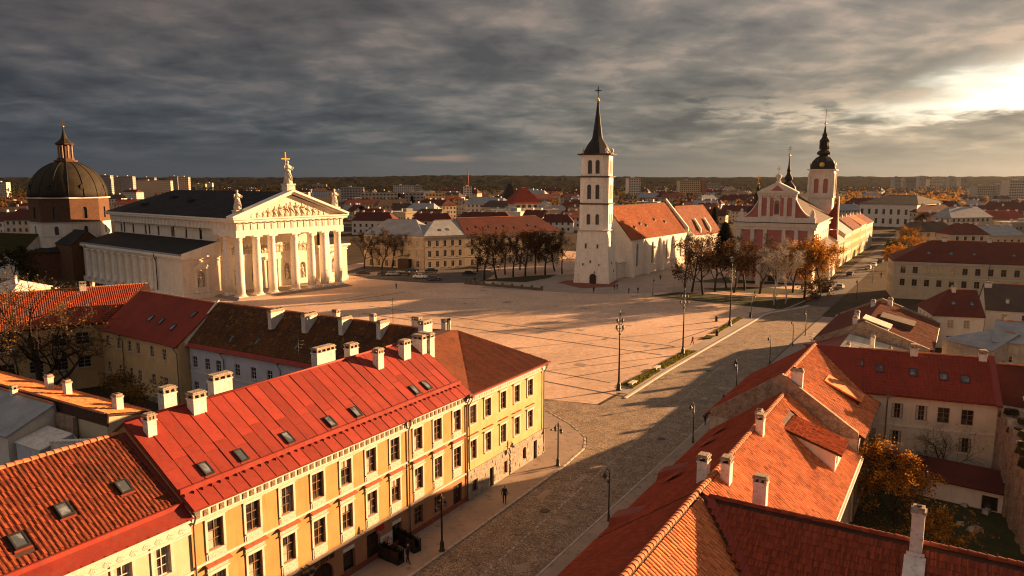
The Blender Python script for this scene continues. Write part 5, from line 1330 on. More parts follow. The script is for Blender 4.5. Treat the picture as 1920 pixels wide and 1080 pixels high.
# body behind the portico
arch = [(5.2, 2.2, 1.9, 4.6, True), (10.4, 2.2, 1.9, 4.6, True), (15.5, .6, 3.6, 7.4, False), (20.6, 2.2, 1.9, 4.6, True), (25.8, 2.2, 1.9, 4.6, True)]
sidew = [(62 - 71 + 71 - (9 + k * 8.2) + 9 - .0, 15.3, 1.15, 2.7, True) for k in range(7)]
sidew = [(4.5 + k * 8.0, 14.9, 1.15, 2.8, True) for k in range(7)]
m = MB(); wall_panel(m, (0, 10), (PW, 10), .6, 16.1, arch, .8); wall_panel(m, (PW, 10), (PW, 71), 0, 17.5); wall_panel(m, (PW, 71), (0, 71), 0, 17.5); wall_panel(m, (0, 71), (0, 10), 0, 17.5, [(w[0] + .2, w[1] - .6, w[2], w[3], True) for w in sidew], .6)
m.build('wall', 'cathedral_wall', tC)
for w in arch:
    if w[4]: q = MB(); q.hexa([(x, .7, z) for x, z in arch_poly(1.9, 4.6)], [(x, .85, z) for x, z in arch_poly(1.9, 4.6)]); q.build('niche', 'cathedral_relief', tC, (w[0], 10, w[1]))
q = MB(); q.box(-1.8, .5, 0, 1.8, .7, 7.4)
for sx in (-1.72, .06):
    for zz in (.3, 2.7, 5.1): q.box(sx + .15, .42, zz, sx + 1.5, .497, zz + 2.0)
q.build('door', 'door_dark', tC, (15.5, 10, .6))
q = MB(); q.box(13.0, 9.5, .6, 13.68, 9.997, 8.4); q.box(17.32, 9.5, .6, 18, 9.997, 8.4); q.box(12.6, 9.3, 8.403, 18.4, 9.997, 9.2); q.build('door_surround', 'cathedral_white', tC)
for w in sidew: add_window(tC, 0, 71 - w[0] - .2, w[1] - .6, -math.pi / 2, w[2], w[3], 'plain arch')
# long carved frieze over the portico doors
m = MB(); m.box(1, 9.8, 10.2, 30, 9.997, 13.1); m.build('frieze', 'cathedral_white', tC)
for k in range(22):
    m = MB(); figure(m, (0, 0, 0), 2.5, 40 + k, ang=rl.uniform(-1, 1)); o = m.build('relief_figure', 'cathedral_relief', tC, (1.9 + k * 1.28, 9.8, 10.35)); o.scale = (1.5, .5, 1)
# upper side wall pipes, roofs
m = MB(); gable_roof(m, PW + 1.6 + 1.6, 73.0, 20.553, 27.0, .35, th=.2) if False else None
m = MB(); rx = ax; e = 20.56
A1_, A2_ = (-2.2, .9, e), (-2.2, 72, e); B1_, B2_ = (PW + 2.1, .9, e), (PW + 2.1, 72, e); r1, r2 = (rx, .9, az + .05), (rx, 62, az + .05)
m.slab([A2_, A1_, r1, r2], .25); m.slab([B1_, B2_, r2, r1], .25); m.slab([B2_, A2_, r2], .25); m.build('roof', 'roof_slate', tC)
Bn = (Vector(r1) - Vector(A1_)); sl = Bn.length; Bn.normalize(); Nn_ = Vector((-Bn.z, 0, Bn.x))
for k in range(30):
    y = 1.6 + k * 2.03; f = 1.0 if y < 60 else max(.1, 1 - (y - 60) / 12)
    m = MB(); m.obox(Vector((-2.2, y, e)) + Nn_ * .01, (0, .07, 0), Bn * sl * f * .99, Nn_ * .06); m.build('roof_seam', 'roof_slate', tC)
for y, b in ((57, 6), (50, 12), (36, 10)):
    m = MB(); p = Vector((-2.2, y, e)) + Bn * b; m.box(p.x - .9, p.y - .9, p.z - .6, p.x + .9, p.y + .9, p.z + .55); m.build('roof_hatch', 'roof_slate', tC)
for y in (64, 47.5, 33, 18.5):
    m = MB(); m.tube([(-1.9, y, 20.1), (-.25, y, 18.9), (-.18, y, 17.5), (-.15, y, 14.4)], .13, 6); m.build('downpipe', 'copper_dark', tC)
# low side wings with engaged columns
for side in (0, 1):
    m = MB(); xo = -10 if side == 0 else PW
    nich = [(4.6, 2.9, 2.0, 4.2, True)] if side == 0 else [(5.2, 2.9, 2.0, 4.2, True)]
    wall_panel(m, (xo, 9.2), (xo + 9.99, 9.2), 0, 10.2, nich, .7); wall_panel(m, (xo + 10, 9.2), (xo + 10, 70), 0, 10.2); wall_panel(m, (xo + 10, 70), (xo, 70), 0, 10.2); wall_panel(m, (xo, 70), (xo, 9.2), 0, 10.2)
    wg = m.build('side_wing', 'cathedral_wall', tC)
    x = xo + nich[0][0]
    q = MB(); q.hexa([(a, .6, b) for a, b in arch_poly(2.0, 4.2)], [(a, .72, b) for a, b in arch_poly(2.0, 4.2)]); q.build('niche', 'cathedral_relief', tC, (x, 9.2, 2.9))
    q = MB(); q.box(x - 1.9, 8.85, 1.9, x - 1.25, 9.197, 7.6); q.box(x + 1.25, 8.85, 1.9, x + 1.9, 9.197, 7.6); q.box(x - 2.2, 8.6, 7.603, x + 2.2, 9.197, 8.1)
    q.hexa([(x - 2.5, 8.5, 8.103), (x + 2.5, 8.5, 8.103), (x, 8.5, 9.3)], [(x - 2.5, 9.197, 8.103), (x + 2.5, 9.197, 8.103), (x, 9.197, 9.3)]); q.box(x - 2.2, 8.6, 1.5, x + 2.2, 9.197, 1.897); q.build('niche_surround', 'cathedral_white', tC)
    q = MB(); q.box(xo - .5, 8.7, 0, xo + 9.98, 9.19, 1.4); q.box(xo - .5, 9.2, 0, xo - .01, 70.2, 1.4); q.build('plinth', 'cathedral_white', tC)
    q = MB(); q.box(xo - .25, 8.95, 10.2, xo + (9.97 if side == 0 else 10.3), 70.2, 10.6); q.box(xo - .8, 8.4, 10.603, xo + (9.97 if side == 0 else 10.8), 70.6, 11.2)
    q.box(xo - .2, 9.05, 9.4, xo + (9.96 if side == 0 else 10.25), 9.19, 9.75); q.build('cornice', 'cathedral_white', tC)
    q = MB()
    if side == 0: q.hexa([(xo - .6, 8.7, 11.21), (-.01, 8.7, 11.21), (-.01, 70.5, 11.21), (xo - .6, 70.5, 11.21)], [(xo - .6, 8.7, 11.5), (-.01, 8.7, 14.2), (-.01, 70.5, 14.2), (xo - .6, 70.5, 11.5)])
    else: q.hexa([(xo + .01, 8.7, 11.21), (xo + 10.6, 8.7, 11.21), (xo + 10.6, 70.5, 11.21), (xo + .01, 70.5, 11.21)], [(xo + .01, 8.7, 14.2), (xo + 10.6, 8.7, 11.5), (xo + 10.6, 70.5, 11.5), (xo + .01, 70.5, 14.2)])
    q.build('wing_roof', 'roof_slate', tC)
    if side == 0:
        q = MB(); q.hexa([(xo - .62, 8.45, 11.2), (-.01, 8.45, 11.2), (-.01, 8.68, 11.2), (xo - .62, 8.68, 11.2)], [(xo - .62, 8.45, 11.75), (-.01, 8.45, 14.5), (-.01, 8.68, 14.5), (xo - .62, 8.68, 11.75)]); q.build('wing_parapet', 'cathedral_white', tC)
        q = MB(); q.box(xo - .75, 9, 11.2, xo - .45, 70.4, 11.62); q.build('roof_edge', 'roof_grey_metal', tC)
h_ = MB(); h_.lathe([(.95, 0), (.97, .3), (.84, .45), (.84, 3), (.78, 6.5), (.72, 7.7), (.95, 8.0)], 18); h_.box(-.95, -.95, 8.003, .95, .95, 8.3); h_.box(-1.0, -1.0, -.3, 1.0, 1.0, -.003); hm = h_.mesh('half_column', 'cathedral_white')
for k in range(10): obj('half_column', hm, tC, (-10.25, 25.5 + k * 4.45, 1.7))
q = MB(); q.box(-10.12, 9.3, 1.41, -10.003, 24.2, 9.6); q.box(-10.35, 23.2, 1.41, -10.123, 24.4, 10.19); q.build('pilaster_panel', 'cathedral_wall', tC)
for y in (23.0, 66.5):
    m = MB(); m.tube([(-10.85, y, 11.1), (-10.7, y, 10), (-10.5, y - .4, 9.2), (-10.45, y - .4, 1.5)], .12, 6); m.build('downpipe', 'copper_dark', tC)


def statue(name, label, local, h, base, gold=False, seed=1, ang=0.0, mtx=Mc, mat='statue', grp=None):
    p = mtx @ Vector(local); t = thing(name, label, 'statue', tuple(p), UA + ang, grp)
    if base:
        m = MB(); b, bh = base; m.box(-b, -b, 0, b, b, bh * .8); m.box(-b * 1.12, -b * 1.12, bh * .8 + .003, b * 1.12, b * 1.12, bh); m.build('pedestal', mat, t)
    else: bh = 0
    m = MB(); figure(m, (0, 0, bh), h, seed); m.build('figure', mat, t)
    if gold: m = MB(); cross(m, (-.55, .1, bh + h * .62), h * .75, h * .42, .16); m.build('cross', 'gold', t)
    return t


statue('statue', 'white robed statue holding a tall golden cross on the peak of the pediment', (ax, .2, az + .2), 6.0, (1.25, 1.9), True, 1)
statue('statue', 'white robed statue on the left roof corner of the columned portico', (.6, .4, 21.3), 5.0, (1.0, 1.3), False, 2)
statue('statue', 'white robed statue on the right roof corner of the columned portico', (PW - .6, .4, 21.3), 5.0, (1.0, 1.3), False, 3)
for k, (x, y, z, lab) in enumerate(((5.2, 10.45, 2.25, 'outermost niche on the left behind the portico columns'), (10.4, 10.45, 2.25, 'niche just left of the great dark portico door'), (20.6, 10.45, 2.25, 'niche just right of the great dark portico door'),
                                    (25.8, 10.45, 2.25, 'outermost niche on the right behind the portico columns'), (-5.4, 9.6, 2.95, 'pedimented niche of the left side wing'), (PW + 5.2, 9.6, 2.95, 'pedimented niche of the right side wing'))):
    statue('niche_statue', 'stone saint standing in the ' + lab, (x, y, z), 3.7 if k < 4 else 3.3, None, False, 20 + k)

# ================================================================== domed chapel at the left
cc = Vector((-142, 241, 0)); tD = thing('domed_chapel', 'octagonal brick chapel with a dark ribbed dome and lantern at the left', 'chapel', tuple(cc), math.atan2(-241, 142))
def octa(r, z0, z1, r1=None): return [(r, z0), (r1 or r, z1)]
m = MB(); r_ = 12.2; pts = [(r_ * math.cos(2 * math.pi * k / 8), r_ * math.sin(2 * math.pi * k / 8)) for k in range(8)]
for k in range(8):
    a, b = pts[k], pts[(k + 1) % 8]; Lx = math.dist(a, b); wall_panel(m, a, b, 17.0, 24.3, [(Lx / 2, 18.2, 1.5, 3.6, True)], .5)
m.build('drum', 'brick_brown', tD)
m = MB()
for k in range(8):
    a, b = [(q[0] * 1.008, q[1] * 1.008) for q in (pts[k], pts[(k + 1) % 8])]; Lx = math.dist(a, b); wall_panel(m, a, b, 9.3, 16.9, [(Lx / 2, 13.2, 1.4, 2.7, True)], .5)
m.lathe([(12.4, 12.6), (12.45, 12.95)], 8, sm=False); m.lathe([(12.4, 16.7), (12.6, 17.1)], 8, sm=False); m.build('lower_drum', 'plaster_white', tD)
for k in range(8):
    a, b = pts[k], pts[(k + 1) % 8]; an = math.atan2(b[1] - a[1], b[0] - a[0]); mx, my = (a[0] + b[0]) / 2, (a[1] + b[1]) / 2
    for z, w, h in ((18.2, 1.5, 3.6), (13.2, 1.4, 2.7)):
        q = MB(); q.hexa([(x, .4, zz) for x, zz in arch_poly(w, h)], [(x, .5, zz) for x, zz in arch_poly(w, h)]); q.build('window', 'window_far', tD, (mx, my, z), an)
m = MB(); m.lathe([(12.25, 24.3), (12.7, 24.4), (12.75, 24.75), (12.2, 24.8)], 8, sm=False); m.build('cornice', 'cathedral_white', tD)
prof = [(12.1 * math.cos(a), 24.8 + 11.3 * math.sin(a)) for a in [math.pi / 2 * k / 12 for k in range(12)]] + [(2.6, 36.0)]
m = MB(); m.lathe(prof, 32); m.build('dome', 'copper_dark', tD)
for k in range(16):
    m = MB(); a = 2 * math.pi * k / 16; m.tube([(r * 1.004 * math.cos(a), r * 1.004 * math.sin(a), z) for r, z in prof], .13, 5); m.build('rib', 'spire_black', tD)
for a in (R(20), R(-28), R(68), R(-75)):
    m = MB(); m.obox((-.5, -.4, 0), (1, 0, 0), (0, 1.6, 0), (0, 0, 1.2)); m.lathe([(.7, 1.203), (.01, 1.8)], 8, (0, .2, 0)); m.build('dormer', 'copper_dark', tD, (11.4 * math.cos(a), 11.4 * math.sin(a), 27.2), a + math.pi / 2)
m = MB(); m.lathe([(3.6, 35.8), (3.6, 36.3), (2.7, 36.35), (2.7, 36.9), (1.5, 37), (1.5, 40.9), (2.5, 41.0), (2.9, 41.3), (2.9, 41.5)], 8, sm=False); m.build('lantern', 'brick_brown', tD)
for k in range(8):
    m = MB(); a = 2 * math.pi * (k + .5) / 8; m.lathe([(.36, 36.9), (.33, 37.2), (.3, 40.4), (.4, 40.9)], 8, (2.15 * math.cos(a), 2.15 * math.sin(a), 0)); m.build('lantern_column', 'brick_worn', tD)
m = MB(); m.lathe([(2.95, 41.5), (2.0, 42.2), (1.1, 43.0), (.7, 44.0), (.35, 45.4), (.15, 46.6)], 8, sm=False); m.build('spire', 'copper_dark', tD)
m = MB(); m.ball((0, 0, 46.8), .35); cross(m, (0, 0, 47.0), 2.0, 1.1, .08, ang=R(90)); m.build('cross', 'gold', tD)
m = MB(); m.prism([(-13, -16), (13, -16), (13, 14), (-13, 14)], 0, 8.2); m.build('base_building', 'brick_brown', tD)
m = MB(); m.slab([(-13.6, -16.6, 8.2), (13.6, -16.6, 8.2), (11, 0, 10.2), (-11, 0, 10.2)], .2); m.slab([(13.6, -16.6, 8.2), (13.6, 14, 8.2), (11, 12, 10.2), (11, 0, 10.2)], .2); m.slab([(-13.6, 14, 8.2), (-13.6, -16.6, 8.2), (-11, 0, 10.2), (-11, 12, 10.2)], .2); m.build('base_roof', 'roof_slate', tD)
tD.scale = (.92, .92, 1.0)
# connecting block between chapel and cathedral, white house left of the chapel
house('chapel_annex', 'dark brown annex with a sloping slate roof between the domed chapel and the cathedral', 'building', tuple(Mc @ Vector((-4, 70.5, 0)))[:2] + (0,), UA + R(90), 16, 9, 11, 15, 'brick_brown', 'roof_slate', {}, 'sill', .3, ridge=False)
a, b = dep(-40, 520, 232), dep(44, 510, 226); d = b - a
house('white_annex', 'white walled building with a mossy green roof left of the domed chapel', 'building', (a.x, a.y, 0), math.atan2(d.y, d.x), d.length, 12, 8.5, 13.5, 'plaster_white', 'leaf_olive', {'front': [(9, 3, .9, 2.2), (11.5, 3, .9, 2.2)]}, 'brown', .4)

# ================================================================== bell tower
bt = thing('bell_tower', 'tall white four tiered bell tower with a black spire standing on the square', 'tower', (25.0, 222.2, 0), R(-19.8))
def tier(name, h0, h1, z0, z1, ops, mat='church_white', ch=0.0):
    m = MB()
    def ring(h):
        return [(-h + ch, -h), (h - ch, -h), (h, -h + ch), (h, h - ch), (h - ch, h), (-h + ch, h), (-h, h - ch), (-h, -h + ch)] if ch else [(-h, -h), (h, -h), (h, h), (-h, h)]
    a = ring(h0)
    for i in range(len(a)):
        p, q = a[i], a[(i + 1) % len(a)]; Lx = math.dist(p, q)
        wall_panel(m, p, q, z0, z1, [(Lx * f, z, w, hh, True) for f, z, w, hh in ops] if Lx > 3.5 else (), .6)
        an = math.atan2(q[1] - p[1], q[0] - p[0])
        if Lx > 3.5:
            for f, z, w, hh in ops:
                g_ = MB(); g_.hexa([(x, .5, zz) for x, zz in arch_poly(w, hh)], [(x, .58, zz) for x, zz in arch_poly(w, hh)])
                wo = g_.build('window', 'window_far', bt, (p[0] + (q[0] - p[0]) * f, p[1] + (q[1] - p[1]) * f, z), an)
                if w > .9:
                    s_ = MB(); t_ = .22; o1 = arch_poly(w + 2 * t_, hh + t_); i1 = arch_poly(w, hh)
                    for k in range(len(o1)):
                        j = (k + 1) % len(o1)
                        s_.hexa([(o1[k][0], -.1, o1[k][1]), (o1[j][0], -.1, o1[j][1]), (i1[j][0], -.1, i1[j][1]), (i1[k][0], -.1, i1[k][1])], [(o1[k][0], .0, o1[k][1]), (o1[j][0], .0, o1[j][1]), (i1[j][0], .0, i1[j][1]), (i1[k][0], .0, i1[k][1])])
                    s_.build('surround', 'church_white', wo)
    m.poly([(x, y, z1) for x, y in a]); o = m.build(name, mat, bt)
    if h1 != h0:
        for v in o.data.vertices:
            f = (v.co.z - z0) / (z1 - z0); k = 1 + (h1 / h0 - 1) * f; v.co.x *= k; v.co.y *= k
    return o


lo = tier('base_tier', 5.35, 4.45, 0, 15.2, [], 'church_white')
for x, z, w, h, rz in ((-1.9, 10.2, .55, 1.5, 0), (1.6, 10.3, .5, 1.2, 0), (-2.6, 5.2, .35, .7, 0), (-.4, 6.0, .4, .8, 0), (2.2, 5.2, .3, .6, 0), (.9, 3.0, .3, .6, 0), (0, 10.6, .5, 1.4, 90), (-1, 5.5, .35, .7, 90), (1.2, 2.8, .35, .7, 90)):
    f = 5.35 - .9 * (z + h / 2) / 15.2 + .0
    q = MB(); q.box(-w / 2, -.14, 0, w / 2, .3, h); o = q.build('loophole', 'window_far', bt); o.rotation_euler = (0, 0, R(rz)); c = Matrix.Rotation(R(rz), 3, 'Z') @ Vector((x, -f, z)); o.location = c
q = MB(); ap_ = arch_poly(1.9, 2.9); q.hexa([(x, -.2, z) for x, z in ap_], [(x, .4, z) for x, z in ap_]); o = q.build('door', 'door_dark', bt, (.5, -5.33, 0))
z = 0
tier('tier', 4.3, 4.3, 15.5, 23.0, [(.29, 17.2, 1.1, 3.1), (.71, 17.2, 1.1, 3.1)], ch=1.2)
tier('tier', 4.25, 4.25, 23.4, 30.8, [(.29, 24.6, 1.2, 4.2), (.71, 24.6, 1.2, 4.2)], ch=1.35)
tier('bell_storey', 4.1, 4.1, 31.2, 37.2, [(.29, 31.9, 1.25, 3.9), (.71, 31.9, 1.25, 3.9)], ch=1.4)
for h, z in ((4.55, 15.2), (4.5, 23.0), (4.5, 30.8), (4.75, 37.2)):
    m = MB(); m.prism([(-h + 1, -h), (h - 1, -h), (h, -h + 1), (h, h - 1), (h - 1, h), (-h + 1, h), (-h, h - 1), (-h, -h + 1)], z + .01, z + .18); h += .28
    m.prism([(-h + 1, -h), (h - 1, -h), (h, -h + 1), (h, h - 1), (h - 1, h), (-h + 1, h), (-h, h - 1), (-h, -h + 1)], z + .183, z + .4); m.build('cornice', 'roof_brown' if z > 20 and z < 40 else 'trim_white', bt)
for sx in (-1, 1):
    for sy in (-1, 1):
        m = MB(); m.lathe([(.5, 0), (.5, .3), (.2, .4), (.55, .9), (.45, 1.4), (.1, 1.8)], 10); m.build('urn', 'church_white', bt, (sx * 3.6, sy * 3.6, 37.6))
m = MB(); m.lathe([(4.5, 37.6), (4.1, 38.1), (3.5, 39.2), (2.75, 40.5), (2.0, 41.5), (1.65, 42.1), (1.6, 42.3), (1.5, 42.6), (.98, 46.2), (.58, 49.4), (.27, 52.0), (.36, 52.1), (.2, 52.4)], 8, rot=R(22.5), sm=False); m.build('spire', 'spire_black', bt)
m = MB(); m.ball((0, 0, 52.9), .5); m.lathe([(.2, 52.3), (.28, 53.3), (.06, 54)], 8)
m.build('finial', 'gold', bt)
m = MB(); cross(m, (0, 0, 53.8), 3.1, 2.0, .09, ang=R(19.8))
for k in range(8):
    a = math.pi / 4 * k + .39; m.tube([(math.cos(a) * .2 * math.cos(R(19.8)), math.cos(a) * .2 * math.sin(R(19.8)), 55.7 + .2 * math.sin(a)), (math.cos(a) * .75 * math.cos(R(19.8)), math.cos(a) * .75 * math.sin(R(19.8)), 55.7 + .75 * math.sin(a))], .045, 4)
m.build('cross', 'spire_black', bt)

# ================================================================== white church behind the tower
wc = Vector((36.6, 231.0, 0)); wa = R(55.2)
L, hw_ = 46.0, 8.4
tw_ = thing('white_church', 'white church with a steep orange tile roof and tall arched windows beside the bell tower', 'church', tuple(wc), wa)
ops = [(5.5, 3.0, 1.5, 7.2, True), (17.0, 3.0, 1.5, 7.2, True), (28.5, 3.4, 1.3, 6.8, True), (34.5, 3.4, 1.3, 6.8, True), (41, 3.4, 1.3, 6.8, True)]
m = MB(); wall_panel(m, (0, 0), (L, 0), 0, 12.2, ops, .55); wall_panel(m, (L, 0), (L, 2 * hw_), 0, 12.2); wall_panel(m, (L, 2 * hw_), (0, 2 * hw_), 0, 12.2); wall_panel(m, (0, 2 * hw_), (0, 0), 0, 12.2)
m.poly([(0, 2 * hw_, 12.2), (0, 0, 12.2), (0, hw_, 21.9)]); m.poly([(L, 0, 12.2), (L, 2 * hw_, 12.2), (L, hw_, 21.9)]); m.build('wall', 'church_white', tw_)
for o in ops: add_window(tw_, o[0], .3, o[1], 0, o[2], o[3], 'arch brown')
m = MB(); gable_roof(m, L, 2 * hw_, 12.2, 22.1, .5, ends=.2); m.build('roof', 'tile_under', tw_)
kk = 9.9 / hw_
tile_poly(tw_, [(0, -.5, 12.2 - .5 * kk + .02), (L, -.5, 12.2 - .5 * kk + .02), (L, hw_, 22.1), (0, hw_, 22.1)], .5, .55, 'roof_orange_far', 0)
for x in (.4, 11.6, 23, 34):
    m = MB(); m.hexa([(x - .6, -1.5, 0), (x + .6, -1.5, 0), (x + .6, .0, 0), (x - .6, .0, 0)], [(x - .5, -.7, 10.4), (x + .5, -.7, 10.4), (x + .5, -.003, 11.4), (x - .5, -.003, 11.4)]); m.build('buttress', 'church_white', tw_)
m = MB(); m.box(0, -.45, 11.55, L, -.003, 11.75); m.build('cornice', 'church_white', tw_)
m = MB(); m.hexa([(L, -.5, 11.9), (L + .7, -.5, 11.9), (L + .7, hw_, 21.9), (L, hw_, 21.9)], [(L, -.5, 13.3), (L + .7, -.5, 13.3), (L + .7, hw_, 23.4), (L, hw_, 23.4)]); m.build('gable_coping', 'church_white', tw_)
Bq = Vector((0, hw_, 9.9)).normalized()
for x, y in ((8, 2.0), (13.5, 2.8), (17, 2.2), (26, 3.4), (33, 2.6)):
    m = MB(); zz = 12.2 + y * kk; m.hexa([(x - .8, y - .1, zz - .1), (x + .8, y - .1, zz - .1), (x + .8, y + 1.0, zz + 1.0), (x - .8, y + 1.0, zz + 1.0)], [(x - .5, y - .1, zz + .7), (x + .5, y - .1, zz + .7), (x + .3, y + 1, zz + 1.25), (x - .3, y + 1, zz + 1.25)]); m.build('roof_vent', 'roof_brown', tw_)
m = MB(); wall_panel(m, (-5, 1.5), (-.0, 1.5), 0, 5); wall_panel(m, (-5, 9), (-5, 1.5), 0, 5); m.slab([(-5.4, 1.0, 5), (.0, 1.0, 5), (.0, 6, 7.6), (-5.4, 6, 7.6)], .2); m.build('porch', 'church_white', tw_)
for x in (11.6, 23): 
    m = MB(); m.tube([(x + .9, -.4, 11.6), (x + .9, -.12, 10.8), (x + .9, -.12, .2)], .09, 6); m.build('downpipe', 'zinc', tw_)
m = MB(); m.lathe([(5.2, 0), (5.2, 8.6)], 12, (L + 3, 3.5, 0), sm=True); m.build('apse', 'church_white', tw_)
m = MB(); m.lathe([(5.7, 8.6), (4.9, 10.4), (3.0, 12), (.6, 13.2), (.2, 14.4)], 12, (L + 3, 3.5, 0)); m.build('apse_roof', 'copper_green', tw_)
# second steep roof further back
p = dep(1262, 470, 286); q = dep(1352, 455, 316); d = q - p
t = house('orange_hall', 'monastery hall with a bright orange hipped roof behind the white church', 'building', (p.x + 6, p.y, 0), math.atan2(d.y, d.x), 26, 13, 9.8, 20.0, 'plaster_white', 'roof_rust', {'front': grid_ops(26, 4.2, 1.1, [(3.5, 2.4)])}, 'brown', .5, hl=0, hr=3)
for x in (9, 17):
    m = MB(); kk = 10.7 / 6.5; m.hexa([(x - .35, -.3, 9.8), (x + .35, -.3, 9.8), (x + .35, 2.6, 9.9 + 2.6 * kk), (x - .35, 2.6, 9.9 + 2.6 * kk)], [(x - .35, -.3, 11.3), (x + .35, -.3, 11.3), (x + .35, 2.6, 10.9 + 2.6 * kk), (x - .35, 2.6, 10.9 + 2.6 * kk)]); m.build('roof_parapet', 'church_white', t)

# ================================================================== pink baroque church
pc = Vector((67.75, 225.2, 0)); pa = R(-28.0); Lp, Dp = 21.8, 46.0
tp = thing('pink_church', 'pink and white baroque church with a scrolled gable and a black clock steeple', 'church', tuple(pc), pa)
zc = 17.0
m = MB(); sops = [(6 + 6.4 * k, 7.5, 1.9, 7.0, True) for k in range(6)]
wall_panel(m, (0, 0), (Lp, 0), 0, zc, [(10.75, 0.1, 2.6, 4.4, True)], .6); wall_panel(m, (Lp, 0), (Lp, Dp), 0, zc, sops, .5); wall_panel(m, (Lp, Dp), (0, Dp), 0, zc); wall_panel(m, (0, Dp), (0, 0), 0, zc); m.build('wall', 'plaster_white', tp)
place_windows(tp, 'right', Lp, Dp, sops, 'brown')
q = MB(); q.box(9.5, .4, .1, 12, .5, 4.4); q.build('door', 'door_dark', tp)
for x0, x1 in ((1.5, 4.0), (5.2, 7.6), (8.6, 12.9), (13.9, 16.3), (17.5, 20.0)):
    for z0_, z1_ in ((1.2, 7.4), (8.6, 15.4)):
        if x0 == 8.6 and z0_ < 3: continue
        q = MB(); q.box(x0, -.05, z0_, x1, -.003, z1_); q.build('pink_panel', 'pink', tp)
for x in (.2, 4.1, 7.7, 13.0, 16.4, 20.2):
    q = MB(); q.box(x, -.38, 0, x + 1.05, -.003, 1.2); q.box(x + .08, -.28, 1.203, x + .97, -.003, 15.0); q.box(x - .05, -.42, 15.003, x + 1.1, -.003, 15.6); q.build('pilaster', 'plaster_white', tp)
q = MB(); q.box(-.4, -.5, 15.65, Lp + .4, -.003, 16.5); q.box(Lp + .003, -.4, 15.65, Lp + .45, Dp, 16.5); q.box(-.8, -.9, 16.503, Lp + .8, -.003, 17.3); q.box(-1.0, -1.1, 17.303, Lp + 1.0, Dp, 17.55); q.build('cornice', 'plaster_white', tp)
q = MB(); q.slab([(-1.05, -1.15, 17.56), (Lp + 1.05, -1.15, 17.56), (Lp + 1.05, 0, 17.75), (-1.05, 0, 17.75)], .02); q.build('cornice_flashing', 'roof_brown', tp)
q = MB(); q.box(-.2, -.3, 17.76, Lp + .2, .8, 19.2); q.build('attic', 'plaster_white', tp)
# upper gable storey
gx0, gx1, gz = 6.0, 16.4, 26.2
m = MB(); wall_panel(m, (gx0, -.2), (gx1, -.2), 19.2, gz, [(5.2, 20.0, 1.5, 4.2, True)], .5); wall_panel(m, (gx1, -.2), (gx1, 2.2), 19.2, gz); wall_panel(m, (gx1, 2.2), (gx0, 2.2), 19.2, gz); wall_panel(m, (gx0, 2.2), (gx0, -.2), 19.2, gz); m.build('gable_storey', 'plaster_white', tp)
q = MB(); q.hexa([(x, .2, z) for x, z in arch_poly(1.5, 4.2)], [(x, .3, z) for x, z in arch_poly(1.5, 4.2)]); wq = q.build('gable_window', 'pink', tp, (11.2, -.2, 20.0)); q = MB(); q.hexa([(-.42, .05, .4), (.42, .05, .4), (.42, .05, 2.9), (0, .05, 3.4), (-.42, .05, 2.9)], [(-.42, .19, .4), (.42, .19, .4), (.42, .19, 2.9), (0, .19, 3.4), (-.42, .19, 2.9)]); q.build('pane', 'window_far', wq)
q = MB()
for sx in (-1, 1): q.obox((11.2 - .13, -.5, 25.0), (sx * 1.2, 0, -.9), (0, .29, 0), (.1, 0, .26))
q.build('window_hood', 'plaster_white', tp)
for x0, x1 in ((7.0, 8.35), (9.3, 10.3), (12.1, 13.1), (14.05, 15.4)):
    q = MB(); q.box(x0, -.25, 19.6, x1, -.203, 24.9); q.build('pink_panel', 'pink', tp)
for x in (gx0, 8.4, 13.15, 15.45):
    q = MB(); q.box(x, -.5, 19.21, x + .9, -.203, 24.6); q.box(x - .06, -.56, 24.603, x + .96, -.203, 25.1); q.build('pilaster', 'plaster_white', tp)
q = MB(); q.box(gx0 - .2, -.55, 25.2, gx1 + .2, -.203, 25.7); q.box(gx0 - .5, -.9, 26.2, gx1 + .5, 2.4, 26.6); q.box(gx0 - .35, -.6, 25.75, gx1 + .35, -.203, 26.197); q.build('gable_cornice', 'plaster_white', tp)
for k in range(9):
    q = MB(); q.ball((0, 0, 0), .26, 8, sy=.5); q.build('ornament', 'cathedral_relief', tp, (gx0 + 1 + k * 1.05, -.58, 25.45))
q = MB(); q.hexa([(gx0 - .6, -.9, 26.61), (gx1 + .6, -.9, 26.61), (11.2, -.9, 29.6)], [(gx0 - .6, 2.4, 26.61), (gx1 + .6, 2.4, 26.61), (11.2, 2.4, 29.6)]); q.build('gable_pediment', 'plaster_white', tp)
q = MB(); q.hexa([(9.4, -.96, 27.0), (13, -.96, 27.0), (11.2, -.96, 28.6)], [(9.4, -.903, 27.0), (13, -.903, 27.0), (11.2, -.903, 28.6)]); q.build('pink_panel', 'pink', tp)
q = MB(); q.lathe([(.7, 29.3), (.75, 29.8), (.35, 30.0), (.85, 30.9), (.95, 31.4), (.4, 31.7), (.08, 32.0)], 12, (11.2, .6, 0)); q.build('urn', 'statue', tp)
q = MB(); cross(q, (11.2, .6, 31.9), 2.2, 1.3, .07); q.build('cross', 'spire_black', tp)
